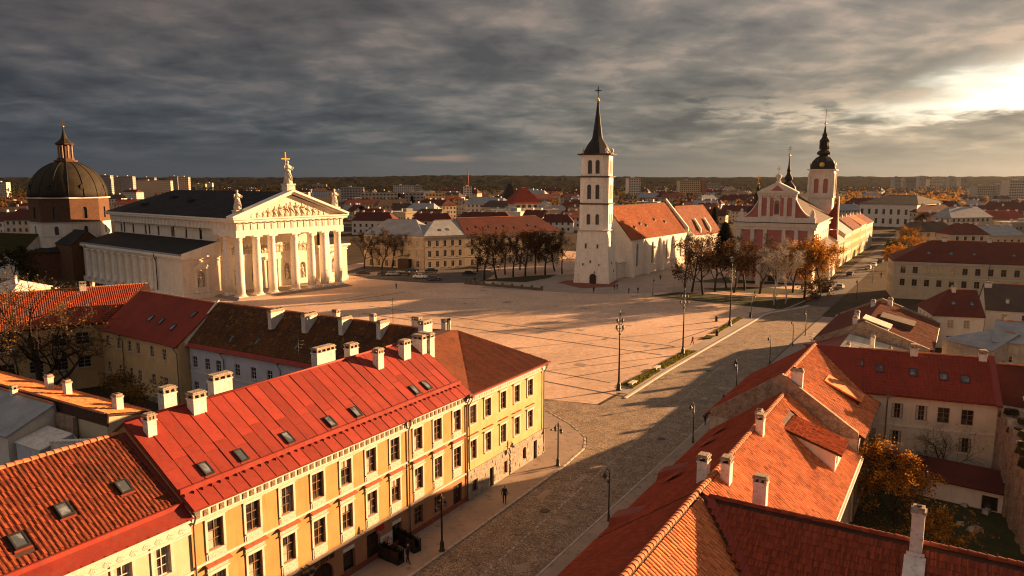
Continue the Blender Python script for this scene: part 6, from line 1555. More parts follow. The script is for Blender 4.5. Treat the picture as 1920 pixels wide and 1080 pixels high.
for sx in (-1, 1):                                        # volutes
    ex = gx0 if sx < 0 else gx1
    cur = [(ex + sx * (0.0 + 5.2 * f), 19.2 + 5.2 * (1 - f) ** 2.1) for f in [k / 10 for k in range(11)]]
    poly = [(ex, 19.21)] + cur
    q = MB(); q.hexa([(x, 0.2, z) for x, z in poly], [(x, .7, z) for x, z in poly]); q.build('volute', 'pink', tp)
    q = MB()
    for (x1, z1), (x2, z2) in zip(cur, cur[1:]): q.hexa([(x1, -.15, z1 - .25), (x2, -.15, z2 - .25), (x2, .9, z2 - .25), (x1, .9, z1 - .25)], [(x1, -.15, z1 + .22), (x2, -.15, z2 + .22), (x2, .9, z2 + .22), (x1, .9, z1 + .22)])
    q.build('volute_rim', 'plaster_white', tp)
    q = MB(); q.box(-.6, -.4, 19.21, .6, .8, 20.6); q.lathe([(.4, 20.603), (.5, 21.1), (.1, 21.7)], 10); q.build('corner_pedestal', 'plaster_white', tp, (11.2 + sx * 9.9, 0, 0))
# nave roof, transept, annex
q = MB(); q.slab([(-.6, 1.0, 17.6), (10.75, 1.0, 25.2), (10.75, Dp, 25.2), (-.6, Dp, 17.6)][::-1], .2); q.slab([(Lp + .6, 1.0, 17.6), (Lp + .6, Dp, 17.6), (10.75, Dp, 25.2), (10.75, 1.0, 25.2)], .2); q.build('nave_roof', 'roof_brown', tp)
q = MB(); q.hexa([(17.5, Dp, 0), (Lp + 3.4, Dp, 0), (Lp + 3.4, Dp + .9, 0), (17.5, Dp + .9, 0)], [(17.5, Dp, 13.2), (Lp + 2.4, Dp, 13.2), (Lp + 2.4, Dp + .9, 13.2), (17.5, Dp + .9, 13.2)])
q.hexa([(18.5, Dp - .2, 13.5), (Lp + 2.6, Dp - .2, 13.5), (Lp + 2.2, Dp - .2, 23.5)], [(18.5, Dp + 1.0, 13.5), (Lp + 2.6, Dp + 1.0, 13.5), (Lp + 2.2, Dp + 1.0, 23.5)]); q.build('transept_gable', 'roof_red_smooth', tp)
q = MB(); q.obox((Lp + 2.3, Dp - .5, 12), (.4, 0, 0), (0, 1.7, 0), (-.25, 0, 12.6)); q.build('gable_coping', 'plaster_white', tp)
an = MB(); aop = grid_ops(24, 3.4, 1.1, [(1.6, 2.0), (5.2, 2.2)])
wall_panel(an, (Lp, 12), (Lp + 3.6, 12), 0, 8.8, [(1.8, 4.8, .9, 2)]); wall_panel(an, (Lp + 3.6, 12), (Lp + 3.6, 36), 0, 8.8, aop); wall_panel(an, (Lp + 3.6, 36), (Lp, 36), 0, 8.8); an.build('annex_wall', 'plaster_white', tp)
for o in aop: add_window(tp, Lp + 3.6, 12 + o[0], o[1], math.pi / 2, o[2], o[3], 'brown')
q = MB(); q.slab([(Lp + 4.1, 11.6, 8.7), (Lp + 4.1, 36.2, 8.7), (Lp + .01, 36.2, 11.6), (Lp + .01, 11.6, 11.6)], .18); q.build('annex_roof', 'roof_brown', tp)
# porch in front
q = MB(); q.box(1.0, -9, 0, 2.2, -7.8, 6.4); q.box(7.6, -9, 0, 8.8, -7.8, 6.4); q.box(.5, -9.4, 6.403, 9.3, -1, 7.4); q.box(.2, -9.7, 7.403, 9.6, -.6, 7.8); q.build('porch', 'plaster_white', tp)


def steeple(parent, x, y, z, prof, ball, ch, name='spire', seg=8, rot=.39):
    q = MB(); q.lathe(prof, seg, (x, y, z), sm=False, rot=rot); q.build(name, 'spire_black', parent)
    b = MB(); b.ball((x, y, z + ball), .32 + .1 * (ch > 2.4)); b.lathe([(.1, prof[-1][1] - .2), (.06, ball + .8)], 6, (x, y, z)); b.build('finial', 'gold', parent)
    b = MB(); cross(b, (x, y, z + ball + .3), ch, ch * .55, .07, bars=2, ang=R(20)); b.build('cross', 'gold', parent)


# steeple tower
tx, ty, hw2 = 17.9, 53.0, 3.9
m = MB(); tp_ = [(tx - hw2, ty - hw2), (tx + hw2, ty - hw2), (tx + hw2, ty + hw2), (tx - hw2, ty + hw2)]
for k in range(4):
    a, b = tp_[k], tp_[(k + 1) % 4]; wall_panel(m, a, b, 0, 24.0); wall_panel(m, a, b, 24.4, 33.4, [(hw2 * .62, 25.6, 1.5, 5.0, True), (hw2 * 1.38, 25.6, 1.5, 5.0, True)], .5)
    an = math.atan2(b[1] - a[1], b[0] - a[0])
    for f in (.31, .69):
        q = MB(); q.hexa([(x, .4, z) for x, z in arch_poly(1.5, 5)], [(x, .5, z) for x, z in arch_poly(1.5, 5)]); q.build('belfry_window', 'pink', tp, (a[0] + (b[0] - a[0]) * f, a[1] + (b[1] - a[1]) * f, 25.6), an)
m.poly([(x, y, 24.0) for x, y in tp_]); m.build('steeple_tower', 'plaster_white', tp)
q = MB()
for z, g_ in ((24.0, .35), (32.2, .2), (33.4, .75)): q.box(tx - hw2 - g_, ty - hw2 - g_, z, tx + hw2 + g_, ty + hw2 + g_, z + .39)
q.build('tower_cornice', 'plaster_white', tp)
for sx, sy in ((-1, -1), (1, -1), (1, 1), (-1, 1)):
    q = MB(); q.box(tx + sx * hw2 - .35, ty + sy * hw2 - .35, 24.4, tx + sx * hw2 + .35, ty + sy * hw2 + .35, 32.19); q.build('corner_pilaster', 'plaster_white', tp)
steeple(tp, tx, ty, 33.8, [(4.3, 0), (4.35, .4), (4.15, 1.6), (3.6, 2.8), (2.6, 3.9), (1.6, 4.5), (1.5, 4.8), (2.3, 5.1), (2.4, 5.6), (1.7, 6.4), (1.2, 6.7), (1.05, 6.8), (1.05, 9.3), (1.7, 9.5), (1.75, 9.8), (1.2, 10.5), (.8, 11.3), (.95, 11.7), (.5, 12.6), (.25, 14.6)], 15.6, 4.4)
for k in range(4):
    q = MB(); a = math.pi / 2 * k - math.pi / 2; q.lathe([(.01, 0), (.85, 0), (.85, .12), (.01, .14)], 20); o = q.build('clock_face', 'gold', tp, (tx + 4.12 * math.cos(a), ty + 4.12 * math.sin(a), 35.3)); o.rotation_euler = (math.pi / 2, 0, a + math.pi / 2)
for k in range(8):
    q = MB(); a = math.pi / 4 * k; q.lathe([(.17, 40.6), (.17, 43.2)], 6, (tx + 1.45 * math.cos(a), ty + 1.45 * math.sin(a), 0)); q.build('lantern_column', 'spire_black', tp)
steeple(tp, 10.4, 26, 25.0, [(2.6, 0), (2.7, 1.6), (2.3, 3.0), (1.3, 4.2), (.8, 4.8), (1.3, 5.3), (1.25, 5.9), (.7, 6.8), (.5, 7.6), (.62, 8.1), (.3, 9.5), (.12, 12.4)], 12.9, 2.7)
steeple(tp, 1.5, 24, 19.0, [(3.2, 0), (3.3, 1.2), (2.6, 2.4), (1.5, 3.0), (1.2, 3.4), (1.25, 6.0), (1.1, 6.6), (.5, 7.4), (.55, 7.8), (.2, 9.4)], 9.9, 2.4)

# ================================================================== palace opposite the cathedral
a0 = Vector((-29.6, 252.4, 0)); aw = Vector((-52.0, 261.5, 0)); ae = Vector((17.5, 278.0, 0))
d = aw - a0; Lw_ = d.length
ops = grid_ops(Lw_, 3.1, 1.15, [(7.6, 2.1), (4.1, 2.2), (.5, 2.2)])
house('palace_wing', 'shaded left wing of the beige palace under a pale grey metal roof', 'palace', tuple(aw), math.atan2(-d.y, -d.x), Lw_ - .3, 13, 11.6, 16.4, 'palace_wall', 'roof_grey_metal', {'front': ops}, 'sill', .5, hl=6, hr=6.4, cornice='trim_white', belt=(6.9, 3.4))
d = ae - a0; Lw_ = d.length; ang = math.atan2(d.y, d.x); u = d / Lw_
l1 = 15.0
house('palace_corner', 'sunlit corner of the beige palace under a ribbed grey metal roof', 'palace', tuple(a0), ang, l1, 13, 11.6, 16.2, 'palace_wall', 'roof_grey_metal', {'front': grid_ops(l1, 2.85, 1.1, [(7.6, 2.0), (4.1, 2.1), (.5, 2.0)])}, 'sill', .5, hl=6.4, cornice='trim_white', belt=(3.4,), lights=((6.5, 1.6), (9.5, 1.8)))
house('palace_range', 'long cream palace range with a dull red roof behind the park trees', 'palace', tuple(a0 + u * (l1 + .02)), ang, Lw_ - l1, 13, 11.7, 16.8, 'plaster_cream', 'roof_maroon_shaded', {'front': grid_ops(Lw_ - l1, 3.0, 1.1, [(7.6, 2.0), (4.1, 2.1), (.5, 2.0)])}, 'sill', .5, hr=6, cornice='trim_white', belt=(3.4,), lights=[(x, 1.3 + .8 * (k % 2)) for k, x in enumerate((2.5, 6, 8.5, 11, 14, 17, 21, 27, 30))])
m = MB(); p = a0 + u * -.0; m.box(0, 0, 0, 4.2, 2.2, 3.4); o = m.build('entrance_porch', 'door_dark', None, tuple(a0 + Vector((-9.5, 1.6, 0))), R(-22)); tag(o, 'dark entrance porch at the foot of the shaded palace wing', 'porch')
# ================================================================== houses along the far street (sunlit side)
hs = [(186, 9, 7.5, 10.5, 'plaster_white', 'roof_grey_metal', 'low white house with a grey roof right behind the pink church'),
      (205, 15, 9.5, 13.5, 'plaster_cream', 'roof_grey_metal', 'first sunlit house of the far street under a pale grey metal roof'),
      (222, 20, 11.0, 15.0, 'plaster_cream', 'roof_grey_metal', 'sunlit cream house of the far street with a long grey metal roof'),
      (243, 24, 11.5, 15.8, 'plaster_yellow', 'roof_red_far', 'sunlit yellowish house of the far street under a curved red roof'),
      (268, 18, 12.0, 15.6, 'plaster_cream', 'roof_orange_far', 'far sunlit house with an orange roof towards the end of the street'),
      (287, 26, 11.5, 15, 'plaster_beige', 'roof_red_far', 'long beige house near the end of the far street')]
for s, L, ze, zr, wl, rf, lab in hs:
    s += 14 if s > 190 else 12
    house('street_house', lab, 'house', tuple(W(s + L - .1, 1.0)), ST_ANG + math.pi, L - .2, 11, ze, zr, wl, rf, {}, 'sill', .4) if False else None
    t = house('street_house', lab, 'house', tuple(W(s, 1.2)), ST_ANG, L - .2, 11, ze, zr, wl, rf, {'front': grid_ops(L - .2, 2.7, 1.0, [(z, 1.7) for z in (1.0, 4.2, 7.4)[:2 if ze < 9 else 3]])}, 'sill', .4, chims=((L * .3, 5.2, 1.0, .9, 1.2, 0, 'plain'), (L * .75, 5.2, 1.0, .9, 1.2, 0, 'plain')), cornice='trim_white')
a = dep(1612, 388, 500); b = dep(1700, 391, 480); d = b - a
house('columned_hall', 'large grey classical hall with a low dark roof at the end of the avenue', 'building', (a.x, a.y, 0), math.atan2(d.y, d.x), d.length + 6, 60, 15, 20, 'plaster_white', 'roof_slate', {'front': grid_ops(d.length + 6, 4.5, 1.6, [(2, 3.4), (8, 3.4)]), 'right': grid_ops(60, 5, 1.6, [(2, 3.4), (8, 3.4)])}, 'brown', .8, hl=9, hr=9, cornice='trim_white')

# ================================================================== the town beyond
_fh = {}
WALLS = ['plaster_cream', 'plaster_white', 'plaster_beige', 'plaster_dirty', 'plaster_grey', 'plaster_tan']
ROOFS = ['roof_maroon_shaded', 'roof_red_far', 'roof_grey_metal', 'roof_brown', 'roof_orange_far', 'roof_slate']
RN = {'roof_maroon_shaded': 'dull red', 'roof_red_far': 'brick red', 'roof_red_smooth': 'plain red', 'roof_grey_metal': 'grey metal', 'roof_brown': 'dark brown', 'roof_orange_far': 'orange', 'roof_slate': 'black slate', 'concrete': 'flat'}
WN = {'plaster_cream': 'cream', 'plaster_white': 'white', 'plaster_beige': 'beige', 'plaster_dirty': 'stained', 'plaster_grey': 'grey', 'plaster_tan': 'tan', 'concrete': 'concrete', 'concrete_dark': 'dark concrete'}


def far_meshes(v, wl, rf):
    key = (v, wl, rf)
    if key in _fh: return _fh[key]
    L, Wd, ze, rise = [(16, 10, 7, 4), (24, 11, 9.5, 4.5), (12, 9, 6, 3.6), (32, 12, 10, 4), (20, 12, 8, 1.0)][v]
    w = MB(); w.box(0, 0, 0, L, Wd, ze); h_ = 3.5 if rise > 2 else 0
    if not h_: w.box(-.2, -.2, ze, L + .2, Wd + .2, ze + .5)
    r = MB()
    if h_: gable_roof(r, L, Wd, ze, ze + rise, .4, h_ if v % 2 else 0, h_ if v % 2 else 0)
    else: r.box(.3, .3, ze + .1, L - .3, Wd - .3, ze + .3); r.box(L * .6, 3, ze + .3, L * .6 + 4, 7, ze + 2.4)
    for xx in (L * .3, L * .7): r.box(xx, Wd / 2 - .5, ze + rise - 1.2, xx + .9, Wd / 2 + .5, ze + rise + 1.0, 1)
    n = MB()
    for fl in range(int(ze // 3)):
        for k in range(int(L // 2.8)):
            x = 1.2 + k * 2.8; n.box(x, -.06, 1 + fl * 3.1, x + 1.1, -.003, 2.5 + fl * 3.1)
        for k in range(int(Wd // 3.0)):
            y = 1.2 + k * 3; n.box(L + .003, y, 1 + fl * 3.1, L + .06, y + 1.1, 2.5 + fl * 3.1); n.box(-.06, y, 1 + fl * 3.1, -.003, y + 1.1, 2.5 + fl * 3.1)
    _fh[key] = (w.mesh('wall', wl), r.mesh('roof', [rf, 'chimney_white']), n.mesh('window_rows', 'window_far')); return _fh[key]


def far_house(loc, rz, v, wl, rf, lab, grp, sc=1.0):
    t = thing('far_house', lab, 'house', loc, rz, grp); t.scale = (sc,) * 3
    a, b, c = far_meshes(v, wl, rf); obj('wall', a, t); obj('roof', b, t); stuff(obj('window_rows', c, t))
    return t


rf_ = random.Random(21)
ZONES = [  # px0, px1, base y0, y1, count, key for the label
    (-20, 60, 382, 452, 14, 'left of the domed chapel'), (195, 240, 372, 405, 4, 'between the dome and the cathedral roof'),
    (640, 1075, 392, 432, 44, 'behind the palace roofs'), (640, 1075, 368, 392, 44, 'far beyond the palace'), (1160, 1400, 372, 425, 30, 'behind the white church'),
    (1160, 1420, 356, 374, 34, 'far beyond the white church'), (1570, 1640, 372, 420, 8, 'beside the steeple'), (1700, 1940, 392, 448, 34, 'right of the tree lined avenue'), (1570, 1930, 360, 386, 26, 'in the hazy town on the right'), (300, 640, 360, 372, 22, 'far beyond the cathedral roof')]
cnt = {}
placed = []
for (x0, x1, y0, y1, n, zn) in ZONES:
    for k in range(n):
        for _ in range(12):
            px_, py_ = rf_.uniform(x0, x1), y0 + (y1 - y0) * rf_.random() ** .8
            p = at(px_, py_)
            if all((p - q).length > 15 + (p.y * .012) for q in placed): break
        placed.append(p)
        v = rf_.choice([0, 0, 1, 1, 2, 3, 4]); wl = rf_.choice(WALLS); rf = rf_.choice(['roof_maroon_shaded'] * 5 + ['roof_red_far', 'roof_grey_metal', 'roof_brown', 'roof_brown', 'roof_grey_metal'])
        if v == 4: rf = 'roof_grey_metal'
        rz = rf_.choice([0, .25, -.5, ST_ANG - math.pi / 2, R(20), -.9]) + rf_.uniform(-.12, .12)
        near = 'long' if v in (1, 3) else ('flat roofed' if v == 4 else 'small')
        far_house((p.x, p.y, 0), rz, v, wl, rf, (f'{near} {WN[wl]} building {zn}' if v == 4 else f'{near} {WN[wl]} house with a {RN[rf]} roof {zn}'), 'houses of the town ' + zn, rf_.uniform(.85, 1.25))


def block(label, x0, x1, ytop, ybase, wall='concrete', dp=14, fl=3.0, bay=3.2, skew=0.15, cat='apartment block', Y=None):
    a, b = (at(x0, ybase), at(x1, ybase)) if Y is None else (Vector((dep(x0, 400, Y).x, Y, 0)), Vector((dep(x1, 400, Y).x, Y, 0)))
    h = dep((x0 + x1) / 2, ytop, a.y).z; L = abs(b.x - a.x)
    t = thing('apartment_block' if 'block' in cat else 'far_building', label, cat, tuple(a), skew)
    m = MB(); m.box(0, 0, 0, L, dp, h); m.box(L * .3, dp * .3, h, L * .3 + 4, dp * .6, h + 2.2); m.build('wall', wall, t)
    m = MB(); nb = max(2, int(L / bay)); nf = max(1, int(h / fl))
    for i in range(nb):
        for j in range(nf):
            x = (i + .5) * L / nb; z = (j + .35) * h / nf; m.box(x - L / nb * .28, -.25, z, x + L / nb * .28, -.003, z + h / nf * .45)
    for j in range(nf):
        z = (j + .35) * h / nf
        for q in range(3): m.box(L + .003, 2 + q * dp / 3.2, z, L + .2, 4 + q * dp / 3.2, z + h / nf * .45)
    stuff(m.build('window_rows', 'window_far', t))
    m = MB(); m.box(-.3, -.3, h + .003, L + .3, -.05, h + .8); m.build('parapet', 'concrete', t)
    return t


for (x0, x1, yt, yb, wl, lab) in (
        (186, 208, 329, 372, 'concrete', 'tallest concrete apartment tower just right of the dome'), (210, 228, 332, 371, 'concrete_dark', 'second dark apartment tower right of the dome'), (228, 250, 331, 372, 'concrete', 'third apartment tower right of the dome beside a lit facade'),
        (262, 290, 333, 368, 'concrete_dark', 'apartment tower behind the cathedral chimney with darker walls'), (254, 318, 339, 370, 'plaster_beige', 'wide beige apartment slab above the cathedral roof ridge'), (318, 334, 331, 368, 'concrete_dark', 'narrow dark apartment tower above the cathedral roof'), (336, 354, 332, 369, 'plaster_dirty', 'rightmost apartment tower above the cathedral roof'),
        (362, 385, 345, 362, 'plaster_tan', 'low brownish block right of the apartment towers'), (386, 398, 343, 360, 'plaster_white', 'small white tower block beyond the cathedral roof'),
        (586, 612, 346, 362, 'concrete', 'pale block between the cross statue and the corner statue'), (738, 776, 348, 372, 'plaster_white', 'wide white office slab on the hillside beyond the palace'), (776, 792, 348, 370, 'concrete', 'grey end of the office slab beyond the palace'), (640, 682, 352, 385, 'concrete', 'long grey block beside the right corner statue'),
        (678, 745, 362, 396, 'plaster_beige', 'long beige ribbed block beyond the palace'), (760, 795, 362, 398, 'concrete', 'pale flat block behind the two dark firs'), (798, 835, 363, 396, 'plaster_tan', 'tan flat block in the middle of the far town'),
        (1178, 1201, 334, 380, 'plaster_white', 'tall white apartment tower right of the bell tower'), (1274, 1316, 339, 372, 'plaster_cream', 'wide cream apartment block above the white church roof'), (1322, 1350, 344, 366, 'plaster_dirty', 'smaller pinkish block right of the wide cream apartment block'), (1318, 1325, 338, 372, 'pink', 'slim pinkish tower at the end of the wide cream apartment block'),
        (1830, 1866, 349, 380, 'concrete', 'pale apartment block above the avenue trees on the right'), (1868, 1882, 347, 380, 'concrete', 'narrow pale apartment tower above the avenue trees'), (1890, 1940, 339, 384, 'plaster_beige', 'large beige apartment block at the right edge'),
        (1676, 1690, 332, 362, 'concrete', 'first slim hazy tower on the horizon right of the steeple'), (1696, 1718, 334, 362, 'concrete_dark', 'wider hazy tower second on the right horizon'), (1722, 1736, 331, 361, 'concrete', 'third hazy tower on the right horizon'), (1742, 1772, 336, 362, 'plaster_beige', 'low wide hazy slab on the right horizon'), (1778, 1790, 331, 360, 'concrete', 'slim hazy tower right of the low wide slab'), (1800, 1816, 333, 360, 'concrete_dark', 'last hazy tower on the right horizon'),
        (-10, 12, 342, 372, 'plaster_white', 'white block at the left edge beside the dome')):
    block(lab, x0, x1, yt, yb, wl)
# bigger single landmarks of the far town
t = block('white corner house with a steep red pyramid roof in the far town', 966, 1011, 383, 424, 'plaster_white', 16, skew=.3, cat='building')
p = at(966, 424); L = at(1011, 424).x - p.x
m = MB(); h = dep(988, 383, p.y).z; m.lathe([(15, h + .5), (13.5, h + 1.2), (3.0, h + 10.5), (.2, h + 11.2)], 4, (L / 2, 8, 0), rot=R(45), sm=False); m.build('roof', 'roof_red_smooth', t)
t = block('white tower with a red and white antenna mast in the far town', 870, 885, 350, 382, 'plaster_white', 12, cat='building')
p = at(870, 382); m = MB(); h = dep(877, 350, p.y).z; m.tube([(6, 6, h), (6, 6, h + 10), (6, 6, h + 24)], [1.4, .7, .2], 6); m.build('antenna_mast', 'metal_red_dull', t)
t = block('dark house with a tall black steep roof in the far town', 944, 966, 375, 400, 'plaster_beige', 16, cat='building')
p = at(944, 400); m = MB(); h = dep(955, 375, p.y).z; L = at(966, 400).x - p.x; m.hexa([(-1, -1, h + .9), (L + 1, -1, h + .9), (L + 1, 17, h + .9), (-1, 17, h + .9)], [(L * .5, 6, h + 15), (L * .75, 6, h + 15), (L * .75, 9, h + 15), (L * .5, 9, h + 15)]); m.build('roof', 'spire_black', t)
t = block('long low hall with a white lettered roof band beyond the right corner statue', 630, 664, 379, 405, 'concrete_dark', 20, cat='building')
p = at(630, 405); h = dep(647, 379, p.y).z; m = MB(); x = .6
for k in range(9):
    w = 1.0; m.box(x, -.5, h - 3.2, x + .3, -.26, h - 1.2)
    if k % 3 != 1: m.box(x + .303, -.5, h - 1.5, x + w, -.26, h - 1.2)
    if k % 2 == 0: m.box(x + .303, -.5, h - 3.2, x + w, -.26, h - 2.9)
    x += 1.75
m.build('roof_lettering', 'poster', t)
for (x0, x1, yt, yb, wl, rf, lab) in ((660, 740, 398, 440, 'plaster_white', 'roof_maroon_shaded', 'long dark red roofed house right behind the left palace wing'), (770, 850, 400, 436, 'plaster_cream', 'roof_maroon_shaded', 'broad dark red roof with white dormers right behind the palace'), (855, 960, 398, 434, 'plaster_beige', 'roof_maroon_shaded', 'long dark red roof with pale dormers behind the red palace range'), (1012, 1075, 402, 436, 'plaster_white', 'roof_maroon_shaded', 'dark red roofed house beside the bell tower in the near town'),
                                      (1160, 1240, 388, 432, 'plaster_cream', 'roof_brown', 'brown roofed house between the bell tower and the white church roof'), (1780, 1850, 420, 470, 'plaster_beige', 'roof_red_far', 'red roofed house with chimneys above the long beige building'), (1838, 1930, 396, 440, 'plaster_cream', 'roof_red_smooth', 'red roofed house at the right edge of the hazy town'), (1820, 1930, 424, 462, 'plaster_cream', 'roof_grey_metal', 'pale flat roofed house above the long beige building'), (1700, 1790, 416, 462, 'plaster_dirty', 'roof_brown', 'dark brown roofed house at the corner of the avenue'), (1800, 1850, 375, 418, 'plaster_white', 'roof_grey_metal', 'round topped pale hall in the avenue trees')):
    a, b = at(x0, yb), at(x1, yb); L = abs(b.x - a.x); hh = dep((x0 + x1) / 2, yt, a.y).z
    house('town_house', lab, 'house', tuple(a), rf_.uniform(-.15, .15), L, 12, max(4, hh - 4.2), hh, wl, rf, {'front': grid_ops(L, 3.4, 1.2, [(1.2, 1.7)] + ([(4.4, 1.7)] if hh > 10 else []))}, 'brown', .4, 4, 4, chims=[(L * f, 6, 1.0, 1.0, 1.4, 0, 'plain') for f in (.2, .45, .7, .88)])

# ================================================================== trees
def leafquad(mb, p, s, rg, mi=0):
    a = Vector((rg.gauss(0, 1), rg.gauss(0, 1), rg.gauss(0, .7))).normalized(); b = a.cross(Vector((rg.gauss(0, 1), rg.gauss(0, 1), rg.gauss(0, 1)))).normalized()
    mb.poly([p - a * s, p - b * s * .6, p + a * s, p + b * s * .6], mi)


def make_tree(seed, h, spread=.45, leaf='leaf_brown', nleaf=1200, lsize=.16, bark='bark', fork=.28, levels=3, twig=1.0, upright=.5, trunk_r=None, kids_=(6, 5, 4)):
    rg = random.Random(seed); tr = MB(); cr = MB(); tips = []
    tr_r = trunk_r or h * .022
    def branch(p, d, length, r, lv):
        n = 4 if lv < 2 else 3; pts = [p]; q = p.copy(); dd = d.copy()
        for i in range(n):
            dd = (dd + Vector((rg.gauss(0, .13), rg.gauss(0, .13), rg.gauss(.04, .08)))).normalized(); q = q + dd * (length / n); pts.append(q.copy())
        rad = [r * (1 - .62 * i / n) for i in range(n + 1)]
        (tr if lv < 3 else cr).tube(pts, rad, [7, 5, 4, 3][min(lv, 3)], 0 if lv < 3 else 1)
        if lv >= levels: tips.extend(pts[1:]); return
        if lv == levels - 1: tips.extend(pts[2:])
        k = kids_[min(lv, 2)]
        for i in range(k):
            f = (fork if lv == 0 else .3) + (1 - (fork if lv == 0 else .3)) * (i + rg.random()) / k; f = min(f, .98)
            j = int(f * n); base = pts[j].lerp(pts[min(j + 1, n)], f * n - j)
            az_ = rg.uniform(0, 6.283) if lv else i * 2.4 + rg.uniform(-.5, .5); e = rg.uniform(.35, .95) * (1.25 - upright)
            ax_ = dd.orthogonal().normalized(); ax_.rotate(Matrix.Rotation(az_, 3, dd)); nd = (dd * math.cos(e + .35) + ax_ * math.sin(e + .35)).normalized()
            branch(base, nd, length * rg.uniform(.42, .68) * (1.25 - .5 * f) * (spread / .45), r * .5 * (1.1 - .4 * f), lv + 1)
    branch(Vector((0, 0, -.1)), Vector((0, 0, 1)), h * .72, tr_r, 0)
    # twigs
    for p in tips:
        for _ in range(int(3 * twig)):
            d = Vector((rg.gauss(0, 1), rg.gauss(0, 1), rg.gauss(.5, .8))).normalized(); l = rg.uniform(.5, 1.2) * h / 14; s_ = d.orthogonal().normalized() * .018 * h / 14
            cr.poly([p - s_, p + s_, p + d * l], 1)
    for _ in range(nleaf):
        p = rg.choice(tips) + Vector((rg.gauss(0, .45), rg.gauss(0, .45), rg.gauss(0, .4))) * h / 14; leafquad(cr, p, lsize * rg.uniform(.6, 1.35), rg)
    return tr.mesh('trunk', bark), cr.mesh('crown', [leaf, bark])


def make_conifer(seed, h, r0):
    rg = random.Random(seed); tr = MB(); cr = MB(); tr.tube([(0, 0, 0), (0, 0, h * .5), (0, 0, h)], [h * .02, h * .012, .03], 6)
    for i in range(1700):
        z = h * (.08 + .92 * rg.random() ** 1.25); rr = r0 * (1 - z / h) ** .85 * rg.uniform(.35, 1.05) + .1; a = rg.uniform(0, 6.283)
        p = Vector((rr * math.cos(a), rr * math.sin(a), z)); o = Vector((math.cos(a), math.sin(a), -.45)).normalized(); s_ = o.cross(Vector((0, 0, 1))).normalized(); k = h / 14
        cr.poly([p - s_ * .3 * k, p + o * .75 * k, p + s_ * .3 * k, p - o * .25 * k + Vector((0, 0, .12))])
    return tr.mesh('trunk', 'bark'), cr.mesh('crown', 'leaf_dark')


TREES = {'bare': [make_tree(3 + i, 14.5, .46, 'leaf_brown', 800, .17, twig=2.4, upright=.6) for i in range(3)], 'brown': [make_tree(20 + i, 13.5, .48, 'leaf_brown', 2600, .21, twig=1.6) for i in range(2)],
         'gold': [make_tree(31 + i, 13.5, .5, 'leaf_orange', 5000, .24, twig=1.0) for i in range(2)], 'birch': [make_tree(41, 17.5, .40, 'leaf_brown', 1300, .15, 'bark_birch', .2, upright=.75, twig=3.0, trunk_r=.25)],
         'olive': [make_tree(51, 12, .46, 'leaf_olive', 4200, .25)], 'fir': [make_conifer(61, 14, 3.4)],
         'yard': [make_tree(73, 13.0, .62, 'leaf_gold', 2800, .13, fork=.12, upright=.25, twig=2.0, trunk_r=.55, kids_=(8, 6, 5))], 'garden': [make_tree(82, 6.2, .56, 'leaf_orange', 15000, .085, fork=.16, upright=.35, trunk_r=.17, kids_=(9, 6, 5), twig=1.4)],
         'small': [make_tree(91, 4.6, .6, 'leaf_brown', 160, .07, fork=.2, upright=.4, trunk_r=.10, kids_=(7, 5, 4), twig=2.2)], 'bush': [make_tree(95, 2.6, .75, 'leaf_gold', 2600, .10, fork=.05, upright=.3, trunk_r=.06, kids_=(8, 5, 4))]}


def tree(kind, v, loc, h, rz, label, grp=None, name=None):
    tr_, cr_ = TREES[kind][v % len(TREES[kind])]
    hb_ = {'bare': 14.5, 'brown': 13.5, 'gold': 13.5, 'birch': 17.5, 'olive': 12, 'fir': 14, 'yard': 13, 'garden': 6.2, 'small': 4.6, 'bush': 2.6}[kind]
    t = thing(name or {'fir': 'fir_tree', 'birch': 'birch_tree', 'bush': 'shrub'}.get(kind, 'tree'), label, 'shrub' if kind == 'bush' else 'tree', tuple(loc), rz, grp); t.scale = (h / hb_,) * 3
    obj('trunk', tr_, t); obj('crown', cr_, t); return t


rt = random.Random(77)
ORD = ['first', 'second', 'third', 'fourth', 'fifth', 'sixth', 'seventh', 'eighth', 'ninth', 'tenth', 'eleventh', 'twelfth', 'thirteenth', 'fourteenth', 'fifteenth', 'sixteenth']
tree('yard', 0, W(-4.5, -66.5), 13.5, .4, 'big spreading half bare tree in the courtyard on the left')
tree('bush', 0, at(250, 783), 3.4, 1, 'round golden shrub in the dark courtyard'); tree('bush', 0, at(228, 742), 2.6, 2, 'dark shrub at the foot of the ochre courtyard house')
tree('garden', 0, W(15.5, 34.9), 6.5, .9, 'orange leaved tree in the walled garden on the right'); tree('bush', 0, W(10.2, 38.2), 2.8, .3, 'small yellow shrub beside the tall chimney of the near wing')
tree('small', 0, W(26.6, 38.3), 5.2, .2, 'small bare tree against the beige garden wing'); tree('brown', 1, at(1838, 700), 5.5, 1.0, 'orange brown tree in front of the grey roofed workshop')
for k, (x, y, h) in enumerate(((683, 504, 13), (700, 500, 13.5), (716, 506, 14), (735, 502, 13), (752, 497, 11))): tree('bare', k, at(x, y), h, k * 1.7, f'{ORD[k]} bare tree from the cathedral in front of the shaded palace wing', 'trees before the palace')
for k, (x, y, h) in enumerate(((908, 525, 15), (931, 523, 14.5), (947, 515, 13), (962, 520, 14), (985, 518, 15.5), (1004, 514, 14), (1022, 516, 14.5), (1040, 509, 13), (1054, 514, 12), (895, 510, 12), (975, 506, 13))): tree(('bare', 'brown', 'bare')[k % 3], k, at(x, y), h, k * 2.1, f'{ORD[k]} dark tree of the little park between palace and bell tower', 'park trees left of the bell tower')
